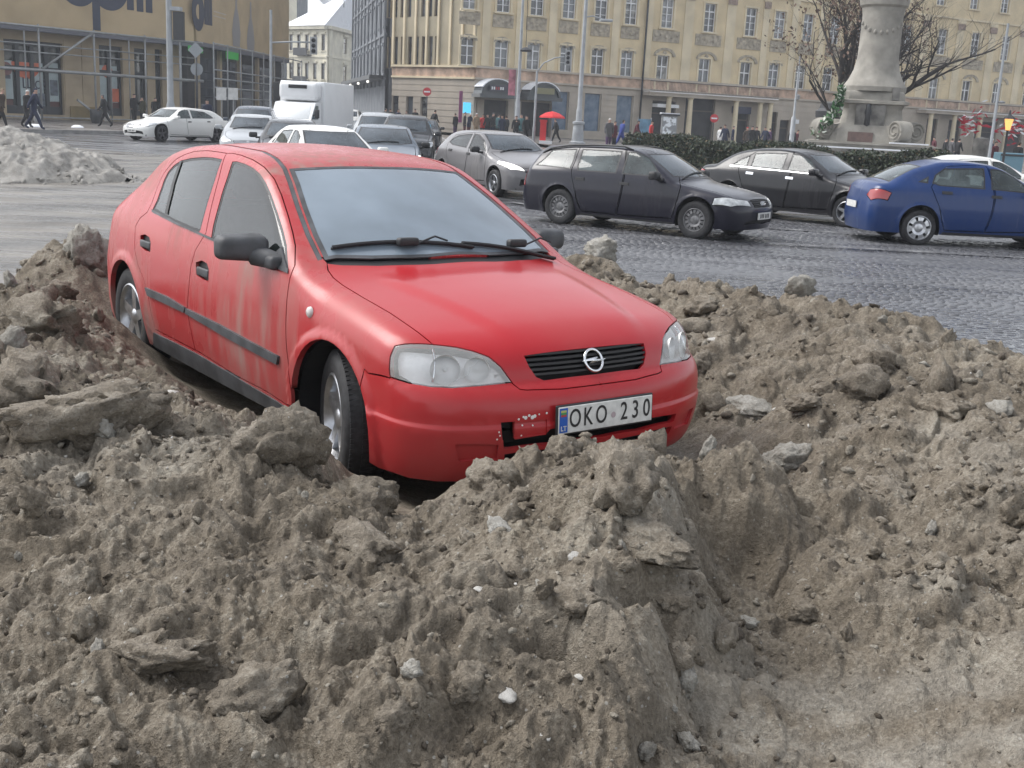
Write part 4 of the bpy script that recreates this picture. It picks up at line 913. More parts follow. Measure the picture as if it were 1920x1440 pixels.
# control points of the ploughed bank: (pixel of the photograph it was measured at, height) -> world
CP = [ # crest in front of the car
 (0, 715, .52), (60, 700, .52), (150, 735, .46), (250, 745, .42), (330, 770, .36), (400, 790, .38), (470, 800, .42), (540, 795, .44), (600, 820, .42), (630, 860, .36), (650, 930, .20),
 (700, 985, .18), (760, 965, .17), (820, 940, .20), (890, 895, .34), (960, 875, .38), (1040, 858, .42), (1110, 842, .46), (1170, 842, .46), (1240, 880, .42), (1320, 872, .38), (1400, 865, .40), (1470, 862, .42), (1530, 880, .36), (1580, 860, .24),
 # near face
 (0, 850, .45), (200, 860, .44), (400, 900, .44), (560, 900, .42), (0, 1000, .40), (250, 1000, .42), (450, 1050, .40), (640, 1080, .36), (800, 1030, .33), (950, 960, .40), (1100, 950, .44), (1200, 980, .46),
 (0, 1200, .34), (250, 1200, .36), (500, 1250, .34), (700, 1200, .34), (900, 1100, .40), (1050, 1080, .43), (1180, 1060, .46), (1265, 1010, .48), (1225, 1110, .42), (1165, 1180, .38), (1110, 1290, .32), (800, 1350, .28), (1000, 1250, .33), (1100, 1200, .36),
 (0, 1440, .26), (300, 1440, .26), (600, 1440, .24), (850, 1440, .16), (0, 1700, .18), (500, 1700, .15), (900, 1650, .06), (1400, 1700, .0), (1900, 1700, .02),
 # scooped face and flattened track, lower right
 (1320, 1080, .08), (1330, 1130, .09), (1390, 1060, .10), (1250, 1220, .08), (1180, 1320, .06), (1050, 1420, .05), (1500, 1000, .15), (1480, 1100, .10), (1600, 1050, .16), (1750, 1050, .20), (1900, 1040, .26), (1400, 1230, .10), (1600, 1180, .15), (1800, 1150, .20), (1920, 1130, .24), (1300, 1390, .05), (1600, 1390, .06), (1880, 1350, .15), (1920, 1440, .13), (1300, 960, .38), (1400, 940, .33), (1480, 940, .30), (1440, 990, .12), (1530, 970, .14),
 # right bank
 (1330, 700, .24), (1330, 780, .10), (1275, 835, .06), (1360, 812, .12), (1420, 740, .24), (1500, 760, .28), (1600, 800, .28), (1700, 850, .30), (1850, 900, .34), (1550, 680, .38), (1700, 720, .40), (1850, 780, .42), (1920, 960, .34),
 (1060, 475, .40), (1130, 470, .46), (1190, 492, .44), (1270, 548, .46), (1340, 572, .44), (1420, 590, .46), (1500, 602, .50), (1600, 612, .48), (1700, 645, .46), (1800, 662, .44), (1880, 700, .42), (1960, 720, .40),
 (1200, 560, .30), (1280, 620, .28), (1400, 650, .34),
 # left bank along the car
 (150, 470, .50), (170, 520, .40), (60, 560, .46), (110, 600, .42), (200, 590, .38), (235, 610, .34), (0, 625, .44), (100, 660, .42), (230, 650, .34), (280, 680, .22), (330, 730, .22), (180, 690, .38), (-80, 640, .42), (-100, 760, .46), (-150, 900, .44), (-100, 1200, .36), (296, 655, .16),
 # tarmac beside and beneath the car
 (350, 720, .0), (430, 760, -.01), (520, 800, -.01), (470, 770, .0)]
cpW = []
for (px, py, z) in CP:
    p = at_z(px, py, z); cpW.append((p.x, p.y, z))
fw_, lf_ = np.array([.611, -.791]), np.array([.791, .611]); c0_ = np.array([-.123, 5.219])
for s_ in (-.75, -.3, .2, .7, 1.2, 1.7, 2.2, 2.7, 3.2):
    for l_ in (-.55, 0, .6): q = c0_-fw_*s_+lf_*l_; cpW.append((q[0], q[1], .0))
for s_, l_, z_ in ((3.9, -.6, .35), (3.9, .2, .38), (3.9, .9, .40), (3.5, 1.5, .42), (2.6, 1.6, .42), (2.0, 1.15, .15), (1.2, 1.15, .12), (.4, 1.15, .10), (4.6, 0, .2), (4.5, 1.5, .2), (-.3, 1.1, .05), (3.2, 1.12, .2)):
    q = c0_-fw_*s_+lf_*l_; cpW.append((q[0], q[1], z_))
cpW = np.array(cpW)
def rbf_fit(P, z, eps=.012):
    d = np.hypot(P[:, None, 0]-P[None, :, 0], P[:, None, 1]-P[None, :, 1]); n = len(P); eps *= .35
    A = np.zeros((n+3, n+3)); A[:n, :n] = -d+eps*np.eye(n)*3; A[:n, n] = 1; A[:n, n+1:] = P; A[n, :n] = 1; A[n+1:, :n] = P.T
    return np.linalg.solve(A, np.concatenate([z, [0, 0, 0]]))
_wr = rbf_fit(cpW[:, :2], cpW[:, 2])
_crest = [at_z(px, py, z) for px, py, z in ((150, 470, .5), (1060, 475, .40), (1130, 470, .46), (1190, 492, .44), (1270, 548, .46), (1420, 590, .46), (1500, 602, .50), (1600, 612, .48), (1700, 645, .46), (1800, 662, .44), (1880, 700, .42), (1960, 720, .4))]
ROAD_Z = -.2
def bank_base(X, Y):
    out = np.full(X.shape, _wr[-3])+_wr[-2]*X+_wr[-1]*Y
    for i in range(len(cpW)): out = out-_wr[i]*np.hypot(X-cpW[i, 0], Y-cpW[i, 1])
    out = np.clip(out, -.3, .62)
    # beyond its outer foot the bank runs out on the road
    foot = np.array([(-5.2, 1.6), (-4.9, 3.2), (-3.5, 4.6), (-3.35, 5.8), (-3.6, 6.9), (-4.0, 8.0), (-3.8, 9.2), (-2.7, 9.9), (-1.4, 10.6), (.2, 11.4), (1.0, 10.5), (1.55, 9.2), (2.0, 8.3), (2.6, 7.6), (3.3, 6.9), (4.3, 6.0), (5.1, 4.7), (5.3, 3.0), (4.6, 1.4), (2.6, .75), (0, .85), (-2.6, .65), (-4.4, .8)])
    dmin = np.full(X.shape, 99.)
    for i in range(len(foot)):
        a, b = foot[i], foot[(i+1) % len(foot)]; ab = b-a; t = np.clip(((X-a[0])*ab[0]+(Y-a[1])*ab[1])/(ab@ab), 0, 1)
        dmin = np.minimum(dmin, np.hypot(X-a[0]-ab[0]*t, Y-a[1]-ab[1]*t))
    ins = in_poly(np.stack([X.ravel(), Y.ravel()], -1), [tuple(p) for p in foot]).reshape(X.shape)
    sd = np.where(ins, dmin, -dmin)+.16*vnoise(X*2.2, Y*2.2, 5)
    k = sstep(-.05, .75, sd)
    return ROAD_Z-.12+(out-ROAD_Z+.12)*k**.75, k
def car_mask(X, Y):
    dx, dy = X-c0_[0], Y-c0_[1]; s_ = -(dx*fw_[0]+dy*fw_[1]); l_ = dx*lf_[0]+dy*lf_[1]
    return (1-sstep(.80, 1.25, np.abs(l_)))*sstep(-1.25, -.75, s_)*(1-sstep(3.35, 3.8, s_)), s_, l_
def bank_height(X, Y, detail=True):
    z, k = bank_base(X, Y); cm, s_, l_ = car_mask(X, Y)
    p = at_z(1600, 1375, .06); flat = np.exp(-(((X-p.x-.1)/.80)**2+((Y-p.y+.05)/.34)**2)**1.5)   # flattened wheel track
    amp = 1.25*k*(1-.93*cm)*(1-.60*flat)
    wx, wy = X+.10*vnoise(X*3, Y*3, 31), Y+.10*vnoise(X*3, Y*3, 32)
    n = .055*fbm(wx, wy, 1.7, 3, 1)+.050*fbm(wx, wy, 3.6, 4, 9, .55, True)
    n = n+.30*(lumps(wx, wy, 2.3, 40, .55, .5)*.42)+.30*(lumps(wx, wy, 5.2, 50, .62, .6)*.24)+.24*lumps(X, Y, 11, 60, .66, .75)*.14
    if detail: n = n+.30*lumps(X, Y, 24, 70, .6, .85)*.055+.30*lumps(X, Y, 50, 80, .6, .9)*.034+.009*fbm(X, Y, 26, 4, 3, .6)
    return z+n*amp-.02*k+flat*.012*fbm(X*.6+Y*.35, Y*1.6-X*.3, 14, 3, 21)
def build_bank():
    ang = np.radians(np.concatenate([np.linspace(-120, -36.5, 70), np.linspace(-36, 36, 790), np.linspace(36.5, 120, 70)])); na = len(ang); nr = 820
    rad = np.exp(np.concatenate([np.linspace(math.log(.45), math.log(1.34), 60), np.linspace(math.log(1.35), math.log(13.2), 760)]))
    A, Rr = np.meshgrid(ang, rad); X, Y = Rr*np.sin(A), Rr*np.cos(A); Z = np.empty_like(X)
    for i in range(0, nr, 82): Z[i:i+82] = bank_height(X[i:i+82], Y[i:i+82])
    cm, s_, l_ = car_mask(X, Y)
    # crumbly overhangs: sideways shove that grows with height
    sh = .028*(1-cm)*np.clip((Z+.05)/.4, 0, 1.2)
    X2 = X+sh*fbm(X, Y, 4.5, 4, 100, .55); Y2 = Y+sh*fbm(X, Y, 4.5, 4, 120, .55)-.03*np.clip(Z/.4, 0, 1)*(1-cm)*(.5+fbm(X, Y, 2.2, 2, 140))
    V = np.stack([X2, Y2, Z], -1).reshape(-1, 3)
    i = np.arange(nr-1)[:, None]*na+np.arange(na-1)[None]; Fq = np.stack([i, i+1, i+na+1, i+na], -1).reshape(-1, 4)
    keep = (Z.ravel()[Fq].max(1) > ROAD_Z-.06); Fq = Fq[keep]
    used, inv = np.unique(Fq, return_inverse=True)
    p = at_z(1600, 1375, .06); fl = np.exp(-(((X-p.x-.1)/.85)**2+((Y-p.y+.05)/.36)**2)**1.5)*sstep(-.35, .25, fbm(X*.8+Y*.5, Y*2.2-X*.4, 2.6, 4, 61))
    pk = np.clip(.95*fl+.55*sstep(.12, .5, fbm(X, Y, 1.3, 4, 91))*(1-cm), 0, 1)
    o = np_mesh('snowbank', V[used], inv.reshape(Fq.shape), M_MUD); at = o.data.attributes.new('packed', 'FLOAT', 'POINT'); at.data.foreach_set('value', pk.ravel()[used].astype(np.float32)); o['kind'] = 'structure'
    return o, V
bank, BV = build_bank()
_bx, _by, _bz = BV[:, 0], BV[:, 1], BV[:, 2]; _cm, _1, _2 = car_mask(_bx, _by); _bb, _bk = bank_base(_bx, _by); _p = at_z(1600, 1375, .06)
_fl = np.exp(-(((_bx-_p.x-.1)/.80)**2+((_by-_p.y+.05)/.34)**2)**1.5)
B_DENS = (.25+.75*sstep(-.25, .30, fbm(_bx, _by, .9, 3, 77)))*(1-.85*_fl)*(_cm < .2)*(_bk > .2)*(np.abs(np.arctan2(_bx, _by)) < R(27))
B_CDF = np.cumsum(B_DENS); B_CDF /= B_CDF[-1]
# clods: faceted lumps, a few shapes shared by all
def clod_mesh(seed, sub, planes=6, rough=.10):
    bm = bmesh.new(); bmesh.ops.create_icosphere(bm, subdivisions=sub, radius=1.0); rg = random.Random(seed)
    V = np.array([v.co[:] for v in bm.verts]); Fc = np.array([[v.index for v in f.verts] for f in bm.faces]); bm.free()
    for _ in range(planes):
        n = np.array([rg.gauss(0, 1) for _ in range(3)]); n /= np.linalg.norm(n); d = rg.uniform(.55, .9); h = V@n-d; m = h > 0; V[m] -= n*h[m][:, None]*.8
    S = np.array([rg.uniform(.9, 1.2), rg.uniform(.75, 1.0), rg.uniform(.65, .95)])
    for i, p in enumerate(V):
        q = Vector(p)*2.2+Vector((seed*3.1, 0, 0)); k = noise.fractal(q, 1.0, 2.0, 4)*rough+noise.fractal(q*4, .7, 2, 4)*rough*.55
        V[i] = p*(1+k)
    return V*S, Fc
def clod_data(name, seed, sub, m, rough=.10, planes=6):
    V, Fc = clod_mesh(seed, sub, planes, rough); me = bpy.data.meshes.new(name); me.from_pydata(V.tolist(), [], Fc.tolist()); me.polygons.foreach_set('use_smooth', [True]*len(Fc)); me.materials.append(m); me.update(); return me
CL_BIG = [clod_data('clod', 20+i, 4, M_CLOD, .24, 6) for i in range(6)]
CL_MID = [clod_data('clod', 50+i, 3, M_CLOD, .36) for i in range(8)]+[clod_data('clod', 80+i, 3, M_CLOD_ICE, .36) for i in range(2)]
CL_WHITE = [clod_data('ice_lump', 120+i, 3, M_WHITE_ICE, .16) for i in range(3)]
CL_ICE = [clod_data('clod', 140+i, 4, M_CLOD_ICE, .24, 6) for i in range(3)]
def on_bank(px, py, z):
    d = ray(px, py); t = np.linspace(2.0, 12.5, 500); P = np.array(CAM_C)[None]+t[:, None]*np.array(d)[None]
    h = bank_height(P[:, 0], P[:, 1], False); i = np.where(P[:, 2] < h)[0]
    return Vector(P[i[0]]) if len(i) and i[0] > 0 and abs(P[i[0], 2]-z) < .35 else at_z(px, py, z)
def put_clod(me, name, px, py, z, wpx, flat=1.0, rz=0, label=None, cat='snow lump', sink=.25, tilt=0.0, sx=1.0, group=None):
    """lump of a given apparent width set where the photograph shows it, resting in the bank"""
    p = on_bank(px, py, z); d = (p-CAM_C).length; r = wpx/2*d/CAM_F/1.0; p.z += .15*r*flat
    o = bpy.data.objects.new(name, me); o.location = p; o.rotation_euler = (tilt, tilt*.6, rz); o.scale = (r*sx, r, r*flat); link(o)
    return tag(o, label, cat, group)
BIG = [
 # (kind, px, py, z, width px, flatness, rot, stretch, label)
 ('b', 690, 945, .14, 135, .95, .3, 1.0, 'brown boulder of frozen snow lying by the front tyre of the red car'),
 ('b', 525, 848, .36, 165, 1.0, 1.1, 1.1, 'tallest crumbly clod in front of the red car\'s front wheel'),
 ('b', 160, 790, .46, 190, .75, .5, 1.15, 'smooth grey slab of frozen snow on the left bank'),
 ('b', 50, 745, .52, 200, .75, 2.0, 1.25, 'smooth grey slab with a pale upper rim at the left edge of the photo'),
 ('b', 80, 620, .40, 150, .9, 2.6, 1.0, 'dark grey frozen slab leaning on the bank behind the left rear wheel'),
 ('i', 160, 490, .42, 105, 1.1, .7, .9, 'mottled black and white ice boulder beside the rear bumper of the red car'),
 ('b', 1060, 855, .36, 85, 1.15, .2, .9, 'upright brown clod under the number plate'),
 ('b', 1165, 915, .38, 170, .95, 1.7, 1.0, 'big pale brown boulder on the crest below the front bumper'),
 ('b', 920, 900, .29, 85, 1.0, 2.2, 1.0, 'pale crumbling clod under the cracked bumper corner'),
 ('b', 1215, 1015, .42, 150, .38, -.5, 1.15, 'flat tan slab jutting out below the big pale boulder'),
 ('b', 1258, 1130, .34, 80, .95, .2, .9, 'squarish grey clod on the edge of the scooped face'),
 ('b', 1515, 1150, .10, 75, .75, .6, 1.0, 'dark angular clod lying alone in the flattened hollow'),
 ('b', 1672, 925, .22, 105, .6, .2, 1.0, 'smooth olive brown stone shaped clod on the right bank'),
 ('i', 1480, 870, .30, 110, .6, .5, 1.1, 'whitish ice crusted clod overhanging the dark hollow'),
 ('i', 1415, 770, .22, 110, .42, .1, 1.1, 'long pale icy slab right of the front bumper'),
 ('b', 1320, 690, .24, 60, 1.0, .9, 1.0, 'tan clod touching the far headlight corner'),
 ('b', 685, 1030, .32, 130, .75, 2.4, 1.1, 'light brown boulder below the front tyre boulder'),
 ('b', 1640, 690, .36, 110, .8, 1.2, 1.0, 'broad tan clod on the crest of the right bank by the road'),
 ('i', 1130, 478, .46, 70, .9, .3, 1.0, 'yellowish icy clod behind the far wing mirror'),
 ('b', 1320, 580, .38, 85, .6, 1.0, 1.0, 'dark brown clod half way along the right bank'),
 ('b', 1080, 1130, .40, 95, .8, 2.0, 1.0, 'grey clod in the middle of the front slope'),
 ('b', 150, 1110, .36, 80, 1.2, .2, .8, 'pale oval clod on the lower left slope'),
 ('b', 420, 1075, .40, 55, .8, .2, 1.0, 'small yellowish clod on the left front slope'),
 ('b', 880, 1290, .30, 110, .8, 1.2, 1.0, 'brown clod near the bottom of the front slope'),
 ('b', 1510, 760, .26, 80, .7, .4, 1.0, 'tan clod on the middle of the right bank'),
 ('b', 1770, 770, .38, 85, .7, 2.4, 1.0, 'grey brown clod high on the right bank'),
 ('b', 1870, 1010, .28, 90, .8, 1.4, 1.0, 'dark clod at the right edge of the photo'),
 ('b', 480, 1310, .32, 150, .7, .9, 1.1, 'cracked block of frozen mud low on the left slope'),
 ('b', 300, 1240, .34, 170, .6, 2.9, 1.2, 'wide frozen slab on the lower left slope'),
 ('b', 740, 1350, .26, 90, .8, 1.0, 1.0, 'rounded clod at the bottom centre of the slope'),
]
for i, (kd, px, py, z, w, fl, rz, sx, lb) in enumerate(BIG):
    me = (CL_BIG if kd == 'b' else CL_ICE)[i % (6 if kd == 'b' else 3)]
    put_clod(me, 'snow_clod', px, py, z-.03, w, fl, rz, lb, 'snow clod', tilt=.25*math.sin(i*2.3), sx=sx)
WH = [(322, 738, .10, 36, 'bright white ice lump beside the red car\'s sill'), (1075, 1045, .42, 46, 'white ice lump on the upper front slope'), (918, 1085, .40, 28, 'small white ice lump left of centre on the front slope'), (898, 1106, .39, 26, 'smaller cream ice lump just below the small white one'),
      (945, 1305, .30, 58, 'bright white ice shard near the bottom of the front slope'), (1015, 1385, .22, 50, 'pale ice lump at the very bottom of the slope'), (1340, 640, .26, 34, 'thin white ice sliver behind the far headlight'), (1090, 1270, .33, 26, 'round white pebble of ice on the lower front slope')]
for i, (px, py, z, w, lb) in enumerate(WH): put_clod(CL_WHITE[i % 3], 'ice_lump', px, py, z, w*.85, .55, i*1.3, lb, 'ice lump')
# further clods are pieces of the bank itself
rg = np.random.default_rng(5)
def bank_sample(n, *_a):
    i = np.searchsorted(B_CDF, rg.random(n)); q = BV[i]; return q[:, 0], q[:, 1], q[:, 2], np.hypot(q[:, 0], q[:, 1])
X, Y, z, r = bank_sample(296)
for i in range(len(X)):
    w = 16+52*rg.random()**2.2; s = w*r[i]/CAM_F*.62
    me = CL_MID[int(rg.integers(0, len(CL_MID)))]; o = bpy.data.objects.new('clod', me); o.location = (X[i], Y[i], z[i]+s*.3); o.rotation_euler = tuple(rg.uniform(0, 6.28, 3)); o.scale = (s, s*rg.uniform(.7, 1), s*rg.uniform(.6, .95)); link(o, bank)
def scatter_stuff(name, X, Y, z, S, m, parent=None, nvar=14, sub=1, seed0=200):
    Vs, Fs, n0 = [], [], 0; base = []
    for i in range(nvar):
        V, Fc = clod_mesh(seed0+i, sub, 9, .42); q_ = random.Random(seed0+i); V = V*np.array([q_.uniform(.7, 1.35), q_.uniform(.6, 1.1), q_.uniform(.45, .85)]); base.append((V, Fc))
    for i in range(len(X)):
        V, Fc = base[i % nvar]; q = Matrix.Rotation(rg.uniform(0, 6.28), 3, Vector(rg.normal(size=3)).normalized()); V = V@np.array(q).T*S[i]+np.array([X[i], Y[i], z[i]]); Vs.append(V); Fs.append(Fc+n0); n0 += len(V)
    o = np_mesh(name, np.concatenate(Vs), np.concatenate(Fs), m, parent, True); o['kind'] = 'stuff'; return o
for m_, n_, sd_ in ((M_CLOD, 760, 500), (M_CLOD_DK, 240, 530), (M_CLOD_LT, 300, 560)):
    X, Y, z, r = bank_sample(n_); S_ = (6+13*rg.random(len(X))**2.5)*r/CAM_F*.8; scatter_stuff('lumps', X, Y, z+S_*.02, S_, m_, bank, nvar=14, sub=2, seed0=sd_)
for m_, n_, sd_ in ((M_CLOD, 6000, 200), (M_CLOD_DK, 1900, 230), (M_CLOD_LT, 1800, 260)):
    X, Y, z, r = bank_sample(n_, 1.8, 10)
    S_ = (2.6+14*rg.random(len(X))**4)*r/CAM_F*.8; scatter_stuff('crumbs', X, Y, z+S_*.12, S_, m_, bank, seed0=sd_)
X, Y, z, r = bank_sample(110, 1.8, 10)
scatter_stuff('ice_crumbs', X, Y, z+.004, (3.0+6*rg.random(len(X))**3)*r/CAM_F*.7, M_WHITE_ICE, bank, seed0=300)

# older heap across the road on the left
def build_heap():
    c = at_z(60, 338, ROAD_Z); n = 150; a = np.linspace(-1, 1, n); A, B = np.meshgrid(a, a); X, Y = c.x-1.0+A*2.7, c.y+1.2+B*2.4
    rr = np.hypot(A, B)+.10*vnoise(X*1.3, Y*1.3, 9); h = .98*np.clip(1-rr, 0, 1)**.8
    Z = ROAD_Z-.05+h+np.clip(h*3, 0, 1)*(.16*fbm(X, Y, 1.6, 4, 3, .55, True)+.5*lumps(X, Y, 2.2, 11, .6, .6)*.35+.4*lumps(X, Y, 5, 12, .6, .6)*.18)
    i = np.arange(n-1)[:, None]*n+np.arange(n-1)[None]; Fq = np.stack([i, i+1, i+n+1, i+n], -1).reshape(-1, 4); keep = Z.ravel()[Fq].max(1) > ROAD_Z-.03
    o = np_mesh('snow_heap', np.stack([X, Y, Z], -1).reshape(-1, 3), Fq[keep], M_HEAP)
    tag(o, 'grey heap of ploughed old snow at the left edge, across the slushy road', 'snow heap')
    X, Y = c.x-1.0+rg.uniform(-1, 1.15, 420)*2.7, c.y+1.0+rg.uniform(-1.05, 1, 420)*2.3; k = np.hypot((X-c.x+1.0)/2.7, (Y-c.y-1.2)/2.4); m = k < 1.12; X, Y, k = X[m], Y[m], k[m]
    z = ROAD_Z-.05+.98*np.clip(1-k, 0, 1)**.8+.06
    scatter_stuff('heap_lumps', X, Y, z-.02, .035+.11*rg.random(len(X))**3, M_HEAP, o, nvar=9, sub=2, seed0=400)
build_heap()
# ------------------------------------------------------------------ the red hatchback in the snow
def hatch_bumps(sx,y,z,W,T):
    # hood V crease: centre raised inside lines from grille corner (s=-.70,y=.36) to cowl (s=.2,y=.55)
    yl=.37+(sx+.70)*.20
    k=sstep(-.78,-.45,sx)*(1-sstep(.0,.25,sx))
    T=T+.012*(1-sstep(-.07,.03,y-yl))*k
    # bumper step line
    W=W+.009*(1-sstep(.428,.448,z))*(1-sstep(-.32,-.2,sx))
    return W,T
ASTRA=dict(
 top=[(-1.2,.50),(-.95,.60),(-.80,.685),(-.70,.742),(-.5,.806),(-.25,.858),(0,.897),(.12,.915),(.20,.935),(.26,.962),(.45,1.062),(.65,1.165),(.85,1.262),(1.0,1.325),(1.12,1.362),(1.3,1.388),(1.6,1.402),(1.9,1.406),(2.2,1.388),(2.5,1.338),(2.65,1.288),(2.8,1.205),(3.0,1.075),(3.12,.998),(3.2,.955),(3.3,.90),(3.5,.80)],
 bow=[(-1,.0),(-.6,.12),(0,.22),(.3,.32),(1.0,.24),(1.4,.06),(2,0),(2.6,-.12),(3.4,-.2)],
 crown=[(-1,.05),(0,.07),(.4,.05),(1.2,.10),(2,.10),(2.8,.09),(3.4,.05)],
 w=[(0,.74),(.18,.80),(.3,.83),(.45,.848),(.58,.852),(.70,.846),(.82,.83),(.93,.802),(1.0,.772),(1.1,.722),(1.2,.675),(1.3,.625),(1.45,.54)],
 plan=[(-1,.10),(-.7,.045),(-.4,.018),(0,.004),(.5,0),(1.5,-.003),(2.3,.005),(2.8,.025),(3.1,.055),(3.4,.10)],
 gplan=[(-1,0),(.3,.02),(.8,.0),(1.6,-.01),(2.3,.01),(2.8,.05),(3.2,.09)],
 belt=.93,
 sf=[(0,-.70),(.17,-.755),(.24,-.80),(.34,-.831),(.428,-.841),(.438,-.836),(.448,-.831),(.47,-.832),(.53,-.822),(.575,-.795),(.60,-.765),(.66,-.755),(.72,-.735),(.78,-.69),(.9,-.55),(1.5,-.0)],
 sr=[(0,3.22),(.25,3.28),(.45,3.305),(.6,3.30),(.72,3.27),(.8,3.255),(.95,3.23),(1.0,3.20),(1.1,3.12),(1.5,2.75)],
 front_s=-.83,rear_s=3.30,kf=.17,kf4=.24,kr=.16,kr4=.15,kts=[(-1,.11),(-.3,.12),(.1,.13),(.35,.07),(.6,.045),(1.0,.05),(1.5,.06),(2.5,.06),(3.0,.08),(3.4,.12)],
 kfs=.13,krs=.14,flare=[((0,.30),.375,.415,.016,.80),((2.606,.30),.375,.415,.014,.80)],
 bumps=hatch_bumps)

